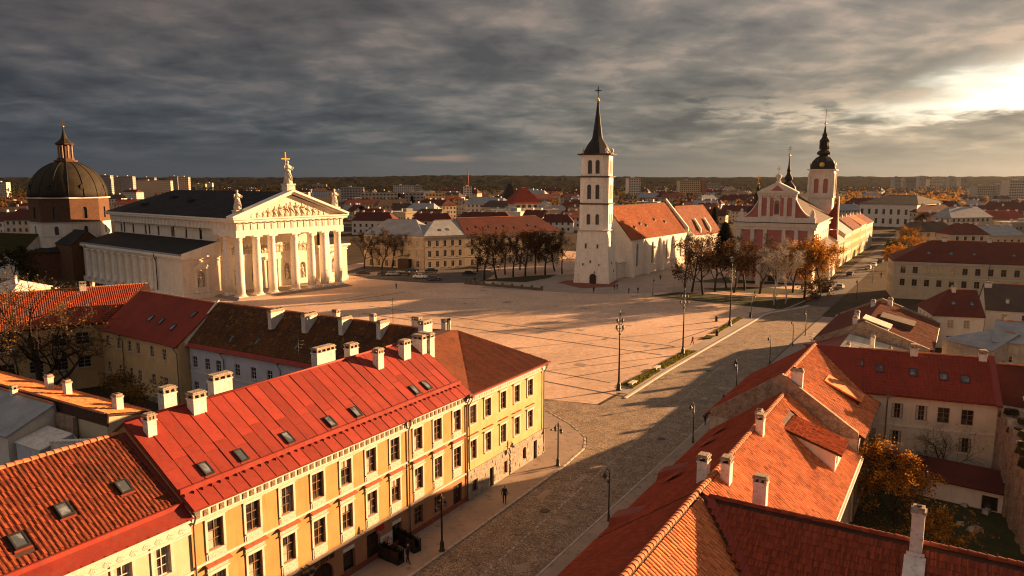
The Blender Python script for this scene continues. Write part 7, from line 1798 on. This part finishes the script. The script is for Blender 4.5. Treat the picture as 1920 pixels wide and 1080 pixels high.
for k, (x, y, h) in enumerate(((1284, 542, 12), (1297, 548, 14), (1318, 553, 15), (1340, 547, 14.5), (1362, 541, 12), (1376, 549, 15), (1396, 545, 14.5), (1424, 551, 15.5))): tree(('bare', 'bare', 'brown')[k % 3], k + 1, at(x, y), h, k * 1.3, f'{ORD[k]} dark bare tree on the lawn between the white and the pink church', 'lawn trees before the churches')
tree('birch', 0, at(1452, 573), 17.5, .5, 'taller pale birch in front of the pink church facade'); tree('birch', 0, at(1473, 570), 15.5, 2.6, 'shorter pale birch at the right of the pair before the pink church')
tree('gold', 0, at(1508, 560), 14, .7, 'golden leaved tree in front of the pink church corner'); tree('gold', 1, at(1537, 553), 13.5, 2.0, 'golden brown tree beside the pink church annex'); tree('brown', 0, at(1486, 549), 13, 1.5, 'brown tree between the birches and the golden tree'); tree('bush', 0, at(1532, 563), 4.5, 1.1, 'dark shrub under the golden tree at the kerb')
tree('fir', 0, dep(1358, 478, 262) * 1, 16, .3, 'dark cypress shaped fir left of the pink church'); bpy.context.view_layer.update()
for o in [q for q in COL.objects if q.name.startswith('fir_tree')]: o.location.z = 0
for k, (x, y, h) in enumerate(((749, 398, 14), (773, 398, 12), (1338, 452, 13))): tree('fir', 0, at(x, y), h * 1.3, k, ['left one of two dark firs behind the palace roof', 'right one of two dark firs behind the palace roof', 'short fir behind the monastery hall'][k])
for k in range(13):
    s = 214 + k * 19; tree(('gold', 'olive', 'brown')[k % 3], k, W(s + rt.uniform(-3, 3), 16.5 + rt.uniform(-.5, 3.5)), rt.uniform(8, 11.5), rt.uniform(0, 6), f'{ORD[k]} autumn tree from the near end on the right of the far avenue', 'avenue trees')
tree('olive', 0, dep(22, 520, 205), 12, 0, 'dark olive tree in front of the white annex at the left'); tree('brown', 1, dep(60, 520, 212), 10, 2, 'brown tree before the chapel base at the left')
for o in COL.objects:
    if o.name.startswith('tree') and o.type == 'EMPTY': o.location.z = 0
bpy.data.objects['fir_tree'].scale = (2.0, 2.0, 1.1)

# woodland and gardens between the houses: reads as one mass
nq = np.random.RandomState(5)
def wood(name, n, sampler, hmin, hmax, mat, per=46):
    V = []; P = []
    while len(P) < n:
        p = sampler()
        if p is not None: P.append(p)
    P = np.array(P); H = nq.uniform(hmin, hmax, n)
    C = np.repeat(P, per, 0); Hh = np.repeat(H, per)
    d = nq.normal(size=(n * per, 3)); d /= np.linalg.norm(d, axis=1)[:, None]; rr = nq.uniform(.35, 1, n * per) ** .6
    pos = np.zeros((n * per, 3)); pos[:, 0] = C[:, 0] + d[:, 0] * rr * Hh * .36; pos[:, 1] = C[:, 1] + d[:, 1] * rr * Hh * .36; pos[:, 2] = Hh * .58 + d[:, 2] * rr * Hh * .42
    a = nq.normal(size=(n * per, 3)); a /= np.linalg.norm(a, axis=1)[:, None]; b = np.cross(a, nq.normal(size=(n * per, 3))); b /= np.linalg.norm(b, axis=1)[:, None]
    s_ = (Hh * nq.uniform(.07, .15, n * per))[:, None]
    Q = np.stack([pos - a * s_, pos - b * s_ * .8, pos + a * s_, pos + b * s_ * .8], 1).reshape(-1, 3)
    me = bpy.data.meshes.new(name); me.from_pydata(Q.tolist(), [], np.arange(len(Q)).reshape(-1, 4).tolist()); me.materials.append(MAT[mat]); me.update()
    o = obj(name, me); stuff(o); return o


def samp(zs):
    def f():
        x0, x1, y0, y1 = zs[nq.randint(len(zs))]; py = y0 + (y1 - y0) * nq.random_sample(); p = at(nq.uniform(x0, x1), py)
        return None if any((p.x - q.x) ** 2 + (p.y - q.y) ** 2 < 90 for q in placed[:]) else (p.x, p.y, 0)
    return f


wood('town_trees', 620, samp([(630, 1080, 352, 395), (1155, 1420, 352, 400), (-30, 60, 372, 440), (180, 400, 352, 372), (400, 640, 350, 366)]), 7, 13, 'leaf_brown')
wood('town_woodland', 420, samp([(630, 1080, 350, 372), (1155, 1480, 350, 385), (300, 640, 349, 360), (-30, 60, 355, 372)]), 8, 15, 'leaf_olive')
wood('autumn_trees', 520, samp([(1560, 1930, 352, 388), (1560, 1720, 386, 410), (1720, 1800, 380, 425)]), 8, 15, 'leaf_gold')
wood('hill_trees', 2600, lambda: (lambda a, r: (r * math.sin(a), r * math.cos(a), 0))(R(nq.uniform(-40, 44)), nq.uniform(1500, 2750)), 11, 19, 'leaf_hill', 18)

# fallen leaves under the trees
rl_ = random.Random(31); m = MB()
for cx, cy, rr, n in [(at(x, y).x, at(x, y).y, 9, 170) for x, y in ((1318, 553), (1376, 549), (1424, 551), (1508, 560), (1537, 553), (1452, 573), (931, 523), (985, 518), (1022, 516))] + [(W(15.5, 34.9).x, W(15.5, 34.9).y, 4.5, 420), (W(-4.5, -66.5).x, W(-4.5, -66.5).y, 8, 300), (W(26.6, 38.3).x, W(26.6, 38.3).y, 3, 80)]:
    for _ in range(n):
        a, q = rl_.uniform(0, 6.283), rr * rl_.random() ** .6; s_ = rl_.uniform(.05, .11) * (1 if rr < 8.5 else 1.6); x, y, b = cx + q * math.cos(a), cy + q * math.sin(a), rl_.uniform(0, 6.28)
        m.poly([(x + s_ * math.cos(b + k * 1.571), y + s_ * (.6 if k % 2 else 1) * math.sin(b + k * 1.571), .085 + .02 * (k % 2)) for k in range(4)])
stuff(m.build('fallen_leaves', 'leaf_orange'))

# ================================================================== lamps
def tall_lamp_meshes():
    b = MB(); b.lathe([(.42, 0), (.42, .18), (.3, .25), (.3, .9), (.22, 1.05), (.17, 1.3)], 10); p = MB(); p.lathe([(.15, 1.3), (.10, 6), (.085, 11.2)], 10); p.lathe([(.18, 8.2), (.18, 8.35), (.1, 8.45)], 10); p.lathe([(.16, 9.0), (.16, 9.2)], 10); p.lathe([(.13, 11.0), (.02, 11.8)], 8)
    a = MB()
    for z, n, rr in ((9.0, 4, .62), (10.0, 4, .5)):
        for k in range(n):
            t = 2 * math.pi * k / n + .4; a.tube([(0, 0, z - .25), (rr * .6 * math.cos(t), rr * .6 * math.sin(t), z - .3), (rr * math.cos(t), rr * math.sin(t), z - .02)], .035, 5)
    l = MB()
    for z, n, rr in ((9.0, 4, .62), (10.0, 4, .5)):
        for k in range(n):
            t = 2 * math.pi * k / n + .4; l.lathe([(.06, 0), (.17, .12), (.19, .3), (.12, .38)], 8, (rr * math.cos(t), rr * math.sin(t), z), 0); l.lathe([(.2, .383), (.04, .5)], 8, (rr * math.cos(t), rr * math.sin(t), z), 1)
    return [('base', b.mesh('base', 'iron')), ('pole', p.mesh('pole', 'iron')), ('arm', a.mesh('arm', 'iron')), ('lantern', l.mesh('lantern', ['lamp_glass', 'iron']))]


def hook_lamp_meshes():
    b = MB(); b.lathe([(.17, 0), (.17, .12), (.11, .2), (.11, .7), (.07, .8)], 9); p = MB(); p.lathe([(.065, .8), (.05, 4.6)], 8)
    p.lathe([(.09, 3.7), (.12, 3.8), (.09, 3.9)], 8, (-.1, 0, 0))
    a = MB(); a.tube([(0, 0, 4.55), (-.05, 0, 4.8), (-.22, 0, 4.95), (-.42, 0, 4.88), (-.5, 0, 4.65)], .035, 6); a.tube([(0, 0, 4.2), (-.2, 0, 4.35), (-.3, 0, 4.6)], .018, 5)
    l = MB(); l.lathe([(.05, 4.62), (.1, 4.55), (.22, 4.36), (.23, 4.32)], 9, (-.5, 0, 0), 1); l.lathe([(.14, 4.31), (.16, 4.22), (.08, 4.1)], 9, (-.5, 0, 0), 0)
    return [('base', b.mesh('base', 'iron')), ('pole', p.mesh('pole', 'iron')), ('arm', a.mesh('arm', 'iron')), ('lantern', l.mesh('lantern', ['lamp_glass', 'iron']))]


def twin_lamp_meshes():
    b = MB(); b.lathe([(.28, 0), (.28, .15), (.19, .25), (.17, .8), (.1, 1.0)], 9); p = MB(); p.lathe([(.08, 1.0), (.065, 4.6), (.1, 4.65), (.03, 5.0)], 8)
    a = MB(); l = MB()
    for sx in (-1, 1):
        a.tube([(0, 0, 4.3), (sx * .2, 0, 4.55), (sx * .4, 0, 4.5), (sx * .45, 0, 4.3)], .03, 5)
        l.lathe([(.05, 4.3), (.2, 4.15), (.2, 4.1)], 9, (sx * .45, 0, 0), 1); l.lathe([(.17, 4.09), (.17, 3.9), (.07, 3.75)], 9, (sx * .45, 0, 0), 0)
    return [('base', b.mesh('base', 'iron')), ('pole', p.mesh('pole', 'iron')), ('arm', a.mesh('arm', 'iron')), ('lantern', l.mesh('lantern', ['lamp_glass', 'iron']))]


LM = {'tall': tall_lamp_meshes(), 'hook': hook_lamp_meshes(), 'twin': twin_lamp_meshes()}
def lamp(kind, px_, py_, label, grp, rz=0.0, sc=1.0):
    p = at(px_, py_); t = thing('street_lamp', label, 'street lamp', (p.x, p.y, .0), rz, grp); t.scale = (sc,) * 3
    for n, me in LM[kind]: obj(n, me, t)


G1, G2 = 'tall many armed lamps along the square', 'black lamps along the street'
lamp('tall', 1160, 732, 'tall many armed lamp nearest the yellow corner house at the end of the grass beds', G1, .2); lamp('tall', 1280, 665, 'tall many armed lamp between the first two grass beds', G1, .9); lamp('tall', 1368, 612, 'tall many armed lamp by the last grass bed near the lawn', G1, .5, 1.12)
lamp('twin', 829, 1035, 'black twin headed lamp in front of the brown shop floor', G2, ST_ANG); lamp('twin', 1046, 875, 'black lamp at the rounded pavement corner by the stone base', G2, ST_ANG + 1.2)
lamp('hook', 1141, 979, 'hooked street lamp beside the red dormer bumps of the near roofs', G2, .4); lamp('hook', 1299, 832, 'hooked street lamp halfway along the right pavement', G2, .5); lamp('hook', 1380, 741, 'hooked street lamp before the brick fire wall', G2, .5)
lamp('hook', 1443, 684, 'hooked street lamp before the smooth red roof on the right pavement', G2, .5); lamp('hook', 1486, 649, 'hooked street lamp beside the ribbed metal roof', G2, .6); lamp('hook', 1510, 630, 'thin lamp post behind the ribbed metal roof', G2, .6)
lamp('hook', 1408, 597, 'lamp post by the litter bin near the lawn corner', G2, 2.6, 1.1); lamp('hook', 1606, 560, 'lamp post on the far street beside the green car', G2, .6); lamp('hook', 1636, 530, 'lamp post on the far street before the long beige building', G2, .6); lamp('hook', 1224, 553, 'lamp post at the left tip of the front lawn', G2, 2.0, .9)
lamp('hook', 1453, 580, 'short lamp post beside the taller birch', G2, 2.0, .8)

# ================================================================== cars
def car_meshes():
    prof = [(-2.15, .35), (-2.2, .7), (-2.1, .92), (-1.55, .98), (-.95, 1.42), (.55, 1.45), (1.15, .98), (2.0, .86), (2.2, .62), (2.15, .33)]
    b = MB(); W2 = .86; n = len(prof)
    def yw(z): return W2 - max(0, z - .9) * .36
    for (x1, z1), (x2, z2) in zip(prof, prof[1:] + prof[:1]): b.poly([(x1, -yw(z1), z1), (x1, yw(z1), z1), (x2, yw(z2), z2), (x2, -yw(z2), z2)])
    lo = [p for p in prof if p[1] < 1.0]
    for s in (-1, 1):
        q = [(x, s * yw(z), z) for x, z in prof]; b.poly(q if s < 0 else q[::-1])
    g = MB()
    for s in (-1, 1):
        for xa, xb in ((-1.25, -.22), (-.14, .85)):
            ta, tb = max(xa, -.88), min(xb, .5)
            g.poly([(xa, s * (yw(1.0) + .006), 1.0), (xb, s * (yw(1.0) + .006), 1.0), (tb, s * (yw(1.38) + .006), 1.38), (ta, s * (yw(1.38) + .006), 1.38)])
    g.poly([(1.1, -.72, 1.03), (1.1, .72, 1.03), (.62, .62, 1.41), (.62, -.62, 1.41)]); g.poly([(-1.47, .72, 1.05), (-1.47, -.72, 1.05), (-1.02, -.62, 1.39), (-1.02, .62, 1.39)])
    for v in range(len(g.v)): pass
    wh = MB(); wh.lathe([(.2, -.1), (.32, -.1), (.32, .1), (.2, .1)], 14); rm = MB(); rm.lathe([(.01, -.105), (.2, -.104), (.2, .104), (.01, .105)], 12)
    hl = MB(); hl.box(0, -.16, -.07, .05, .16, .07)
    return b, g, wh.mesh('wheel', 'tyre'), rm.mesh('rim', 'rim'), hl.mesh('headlight', 'lamp_glass'), hl.mesh('tail_light', 'mark_red')


cb, cg, cw, crm, chl, ctl = car_meshes(); CB = {}; CG = cg.mesh('window', 'glass')
def car(px_, py_, paint, rz, label, grp='parked cars', sc=1.0, p=None):
    p = p or at(px_, py_); t = thing('parked_car', label, 'car', (p.x, p.y, .05), rz, grp); t.scale = (sc,) * 3
    if paint not in CB: CB[paint] = cb.mesh('body', paint)
    obj('body', CB[paint], t); obj('window', CG, t)
    for x in (-1.32, 1.35):
        for s in (-1, 1):
            o = obj('wheel', cw, t, (x, s * .78, .32)); o.rotation_euler = (math.pi / 2, 0, 0); obj('rim', crm, o)
    for s in (-1, 1): obj('headlight', chl, t, (2.14, s * .55, .68)); obj('tail_light', ctl, t, (-2.2, s * .6, .76))


for x, y, c, r, l in ((721, 517, 'paint_black', .15, 'black car parked beside the silver car before the cathedral side'), (736, 517, 'paint_silver', .1, 'silver car parked beside the black car before the palace trees'), (757, 516, 'paint_black', -.2, 'dark car in the second parking row before the shaded palace wing'), (772, 511, 'paint_navy', .5, 'dark blue van shaped car by the palace porch'),
                      (788, 522, 'paint_white', -.3, 'white car in front of the palace corner'), (809, 511, 'paint_black', .1, 'dark car close to the palace corner wall'), (814, 526, 'paint_navy', .05, 'large dark car standing alone nearest the square'), (879, 516, 'paint_black', .2, 'black car driving past the little park'), (925, 503, 'paint_white', .3, 'white car behind the first park trees'),
                      (681, 516, 'paint_black', .2, 'dark car half hidden by the cathedral wing'), (1575, 542, 'paint_green', 1.0, 'pale green car driving on the far street'), (1552, 547, 'paint_black', .9, 'black car at the kerb beside the golden tree'), (1529, 559, 'paint_navy', .95, 'dark car at the corner of the lawn'), (1594, 517, 'paint_black', 1.0, 'dark car parked below the pink church annex'),
                      (1638, 500, 'paint_white', 1.0, 'white car parked along the sunlit far houses'), (1651, 493, 'paint_navy', 1.0, 'dark blue car behind the white car on the far street'), (1662, 484, 'paint_black', 1.0, 'black car farther up the far street'), (1682, 474, 'paint_white', 1.0, 'white van like car in the middle of the far street'), (1672, 479, 'paint_silver', 1.0, 'silver car up the far street before the white van'), (1628, 505, 'paint_silver', 1.0, 'silver car parked before the white car by the far houses')):
    car(x, y, c, r, l)

# ================================================================== people
def person_mesh(seed, stride=.0, jacket='cloth_dark', lean=0.0):
    me = bpy.data.meshes.new('body_base'); k = 1.0
    J = {'pel': (0, 0, .95), 'ch': (0, lean * .3, 1.25), 'sh': (0, lean * .5, 1.42), 'nk': (0, lean * .55, 1.52), 'hd': (0, lean * .6, 1.64), 'ht': (0, lean * .6, 1.74)}
    for s, n in ((-1, 'l'), (1, 'r')):
        J['hip' + n] = (s * .1, 0, .9); J['kn' + n] = (s * .11, s * stride * .5, .5); J['an' + n] = (s * .11, s * stride - .04 * stride, .08); J['to' + n] = (s * .12, s * stride + .16, .04)
        J['so' + n] = (s * .19, lean * .5, 1.40); J['el' + n] = (s * .25, lean * .3 - s * stride * .3, 1.12); J['wr' + n] = (s * .25, lean * .2 - s * stride * .5 + .08, .88); J['ha' + n] = (s * .25, lean * .2 - s * stride * .55 + .1, .78)
    E = [('pel', 'ch'), ('ch', 'sh'), ('sh', 'nk'), ('nk', 'hd'), ('hd', 'ht')]
    for n in 'lr': E += [('pel', 'hip' + n), ('hip' + n, 'kn' + n), ('kn' + n, 'an' + n), ('an' + n, 'to' + n), ('sh', 'so' + n), ('so' + n, 'el' + n), ('el' + n, 'wr' + n), ('wr' + n, 'ha' + n)]
    names = list(J); rad = {'pel': .15, 'ch': .15, 'sh': .12, 'nk': .06, 'hd': .105, 'ht': .07}
    for n in 'lr': rad.update({'hip' + n: .10, 'kn' + n: .07, 'an' + n: .05, 'to' + n: .04, 'so' + n: .075, 'el' + n: .055, 'wr' + n: .04, 'ha' + n: .035})
    me.from_pydata([J[n] for n in names], [(names.index(a), names.index(b)) for a, b in E], []); o = bpy.data.objects.new('body_base', me); COL.objects.link(o)
    o.modifiers.new('s', 'SKIN'); me.skin_vertices[0].data[0].use_root = True
    for i, n in enumerate(names): me.skin_vertices[0].data[i].radius = (rad[n],) * 2
    o.modifiers.new('b', 'SUBSURF').levels = 1
    dg = bpy.context.evaluated_depsgraph_get(); dg.update(); out = bpy.data.meshes.new_from_object(o.evaluated_get(dg)); bpy.data.objects.remove(o)
    out.materials.clear()
    for m_ in (jacket, 'cloth_dark', 'skin', 'hair'): out.materials.append(MAT[m_])
    for p in out.polygons:
        z = p.center.z; p.material_index = 3 if z > 1.69 else 2 if z > 1.5 or (z < .86 and abs(p.center.x) > .2 and z > .7) else 0 if z > .9 else 1; p.use_smooth = True
    return out


PM = [person_mesh(0, .0), person_mesh(1, .22, 'cloth_blue'), person_mesh(2, .3, 'cloth_red', .15), person_mesh(3, .18, 'cloth_dark', .05)]
for k, (x, y, v, l) in enumerate(((743, 542, 0, 'person in dark clothes standing alone on the square before the cathedral'), (890, 530, 1, 'person walking by the low wall of the little park'), (1113, 549, 0, 'person in dark clothes right before the bell tower door'), (1152, 544, 3, 'left one of two people walking together beside the bell tower'), (1157, 543, 1, 'right one of two people walking together beside the bell tower'),
                                 (1179, 551, 0, 'person standing by the stone slab near the front lawn'), (1196, 550, 3, 'person walking just right of the stone slab'), (1298, 648, 2, 'person in a red jacket walking past the second grass bed'), (1379, 693, 1, 'person in blue on the dark street below the third hooked lamp'), (1357, 762, 0, 'dark dressed person near the brick fire wall on the right pavement'), (1322, 797, 3, 'small dark person between two hooked lamps on the right pavement'),
                                 (1238, 526, 0, 'person resting near the white church wall'), (946, 945, 0, 'person in dark clothes on the pavement before the stone base'), (765, 1058, 3, 'dark dressed person beside the black cafe barrier'), (1503, 545, 0, 'person under the golden tree'), (1415, 556, 1, 'person on the path between the two lawns'), (1652, 521, 3, 'person on the far street near the long beige building'))):
    p = at(x, y); o = obj('person', PM[v], None, (p.x, p.y, .06), (x * 7 % 6.28)); tag(o, l, 'person')

# ================================================================== beds, benches, bins, barriers
def bed(pts, label, n):
    q = [at(*p) for p in pts]; m = MB()
    m.hexa([(p.x, p.y, .02) for p in q], [(p.x, p.y, .16) for p in q]); c = sum((Vector(p) for p in q), Vector()) / 4
    t = thing('grass_bed', label, 'flower bed', (0, 0, 0)); m.build('soil', 'bed_grass', t); rg = random.Random(n); h = MB()
    for _ in range(1500):
        a, b = rg.random(), rg.random(); p = (q[0].lerp(q[1], a)).lerp(q[3].lerp(q[2], a), b) + Vector((0, 0, .15 + rg.random() * .14)); leafquad(h, p, rg.uniform(.08, .16), rg)
    stuff(h.build('hedge_leaves', 'hedge_leaf', t))
bed([(1164, 722), (1187, 729), (1240, 696), (1222, 695)], 'grass bed at the foot of the nearest tall square lamp', 1)
bed([(1234, 685), (1247, 692), (1306, 660), (1286, 658)], 'grass bed between the first stone bench and the second tall lamp', 2)
bed([(1333, 626), (1348, 625), (1393, 598), (1384, 596)], 'narrow hedge bed by the third tall lamp', 3)
bed([(1316, 637), (1333, 636), (1340, 632), (1325, 631)], 'small dark hedge clump between the second and third tall lamp', 4)
for (x, y, rz, lab) in ((1231, 693, 1.0, 'pale stone bench between the first two grass beds'), (1186, 722, 1.0, 'pale stone seat at the near end of the first grass bed'), (1188, 556, -.1, 'low pale stone slab left of the front lawn')):
    p = at(x, y); t = thing('stone_bench', lab, 'bench', (p.x, p.y, .03), rz); m = MB(); m.box(-1.0, -.35, .36, 1.0, .35, .5); m.build('seat', 'trim_white', t)
    for sx in (-.7, .7): m = MB(); m.box(sx - .15, -.3, 0, sx + .15, .3, .357); m.build('leg', 'trim_white', t)
for (x, y, lab) in ((1344, 630, 'dark litter bin beside the third grass bed'), (1407, 595, 'dark litter bin at the foot of the lamp near the lawn'), (1343, 603, 'small dark post on the square left of the third tall lamp')):
    p = at(x, y); t = thing('litter_bin', lab, 'bin', (p.x, p.y, .03)); m = MB(); m.lathe([(.26, 0), (.28, .1), (.26, .85), (.3, .9)], 12); m.build('body', 'iron', t); m = MB(); m.lathe([(.3, .93), (.22, 1.1), (.05, 1.15)], 12); m.tube([(.0, 0, .85), (0, 0, .95)], .1, 6); m.build('lid', 'iron', t)
for k, (x0, y0, x1, y1, lab) in enumerate(((714, 1044, 752, 1060, 'long black cafe barrier nearest the arched gate'), (745, 1016, 783, 1038, 'long black cafe barrier beside the poster wall'))):
    a, b = at(x0, y0), at(x1, y1); d = b - a; t = thing('cafe_barrier', lab, 'barrier', (a.x, a.y, .11), math.atan2(d.y, d.x)); L = d.length
    m = MB(); m.box(0, -.35, 0, L, .35, .34); m.build('planter_box', 'iron', t)
    m = MB(); m.box(.05, -.28, .343, L - .05, -.2, .95); m.box(.05, .2, .343, L - .05, .28, .95); m.build('side_board', 'door_dark', t)
    for x in (.0, L - .12, L / 2): m = MB(); m.box(x, -.38, .0, x + .12, -.353, 1.1); m.box(x, .353, 0, x + .12, .38, 1.1); m.build('post', 'iron', t)
    h = MB(); rg = random.Random(k)
    for _ in range(420): leafquad(h, Vector((rg.uniform(.05, L), rg.uniform(-.25, .25), rg.uniform(.7, 1.2))), .09, rg)
    stuff(h.build('leaves', 'leaf_dark', t))
# low wall with posts on the near edge of the little park
a, b = at(872, 533), at(1015, 545); d = b - a; t = thing('low_wall', 'low dark parapet with posts at the near side of the little park', 'wall', tuple(a), math.atan2(d.y, d.x))
m = MB(); m.box(0, 0, 0, d.length, .4, .7); m.build('parapet', 'strip_dark', t)
pm = MB(); pm.box(-.25, -.05, 0, .25, .45, 1.2); pm = pm.mesh('post', 'strip_dark')
for k in range(9): obj('post', pm, t, (d.length * k / 8, 0, 0))
p = at(1257, 551); t = thing('sign_frame', 'small white framed sign standing on the front lawn', 'sign', (p.x, p.y, .06), .2)
m = MB(); m.tube([(-.8, 0, 0), (-.8, 0, 2.9), (.8, 0, 2.9), (.8, 0, 0)], .06, 6); m.build('frame', 'frame_white', t); m = MB(); m.box(-.74, -.03, .3, .74, .03, .8); m.build('panel', 'poster', t)

for px_, py_, zz, hh, lab in ((737, 600, 13.6, 3.0, 'thin roof aerial with cross bars standing on the mossy roof ridge'), (843, 622, 13.6, 1.6, 'short white vent pipe on the ridge end beside the corner house chimneys'), (1520, 655, 12.0, 2.2, 'thin aerial above the sunny ridge of the brick gabled house'), (560, 672, 14.9, 2.0, 'small aerial on the red metal roof ridge')):
    p = at(px_, py_, zz); t = thing('roof_aerial', lab, 'aerial', (p.x, p.y, zz - .3), .4)
    m = MB(); m.tube([(0, 0, 0), (0, 0, hh)], .03 if 'vent' not in lab else .12, 6); m.build('mast', 'iron' if 'vent' not in lab else 'trim_white', t)
    m = MB()
    for k in range(3): m.tube([(-.5 + .1 * k, 0, hh - .2 - .3 * k), (.5 - .1 * k, 0, hh - .2 - .3 * k)], .02, 4)
    if 'vent' in lab: m = MB(); m.lathe([(.2, hh), (.2, hh + .12), (.02, hh + .25)], 8)
    m.build('cross_bars' if 'vent' not in lab else 'cowl', 'iron', t)
# ================================================================== haze
m = MB(); m.box(-4400, -600, -1, 4400, 4400, 96)
hz = m.build('haze', []); hz['kind'] = 'stuff'; hz.data.materials.clear()
hm_ = bpy.data.materials.new('haze'); hm_.use_nodes = True; t_ = hm_.node_tree; t_.nodes.clear()
pv_ = t_.nodes.new('ShaderNodeVolumePrincipled'); pv_.inputs['Color'].default_value = (.86, .88, .92, 1); pv_.inputs['Density'].default_value = .000022; pv_.inputs['Anisotropy'].default_value = .85
o_ = t_.nodes.new('ShaderNodeOutputMaterial'); t_.links.new(pv_.outputs[0], o_.inputs['Volume']); hz.data.materials.append(hm_)

# ================================================================== leave out town houses the view shows nothing of; tell look-alikes apart
bpy.context.view_layer.update()
dg_ = bpy.context.evaluated_depsgraph_get(); eye = Vector((0, 0, CAM_H)); tw_houses = [o for o in COL.objects if o.name.startswith('far_house')]
hz.hide_viewport = True; bpy.context.view_layer.update(); dg_ = bpy.context.evaluated_depsgraph_get()
def seen(t, pts):
    for p in pts:
        d = (p - eye); L_ = d.length
        ok, loc, n, i, ob, mt = scene.ray_cast(dg_, eye, d.normalized(), distance=L_ + 30)
        if ok and (ob == t or ob.parent == t): return True
    return False
gone = []
for t in tw_houses:
    me = [c for c in t.children if c.name.startswith('wall')][0]; bb = [me.matrix_world @ Vector(c) for c in me.bound_box]; lo, hi = bb[0], bb[6]
    pts = [Vector((bb[0].lerp(bb[4], a).x, bb[0].lerp(bb[4], a).y, lo.z + (hi.z - lo.z) * f)) for a in (.1, .3, .5, .7, .9) for f in (.3, .6, .9)]
    pts += [Vector((bb[0].lerp(bb[6], a).x, bb[0].lerp(bb[6], a).y, hi.z + (hi.z - lo.z) * f)) for a in (.3, .5, .7) for f in (.1, .25, .4)]
    if not seen(t, pts): gone.append(t)
for t in gone:
    for c in list(t.children): bpy.data.objects.remove(c)
    bpy.data.objects.remove(t)
hz.hide_viewport = False
same = {}
for t in COL.objects:
    if t.name.startswith('far_house'): same.setdefault(t['label'], []).append(t)
for lab, ts in same.items():
    if len(ts) < 2: continue
    ts.sort(key=lambda o: proj(o.location)[0])
    nm_ = ['leftmost', 'rightmost'] if len(ts) == 2 else ['leftmost', 'middle', 'rightmost'] if len(ts) == 3 else ['leftmost'] + [f'{ORD[i]} leftmost' for i in range(1, len(ts) - 1)] + ['rightmost']
    for t, w in zip(ts, nm_): t['label'] = f'{w} {lab}'
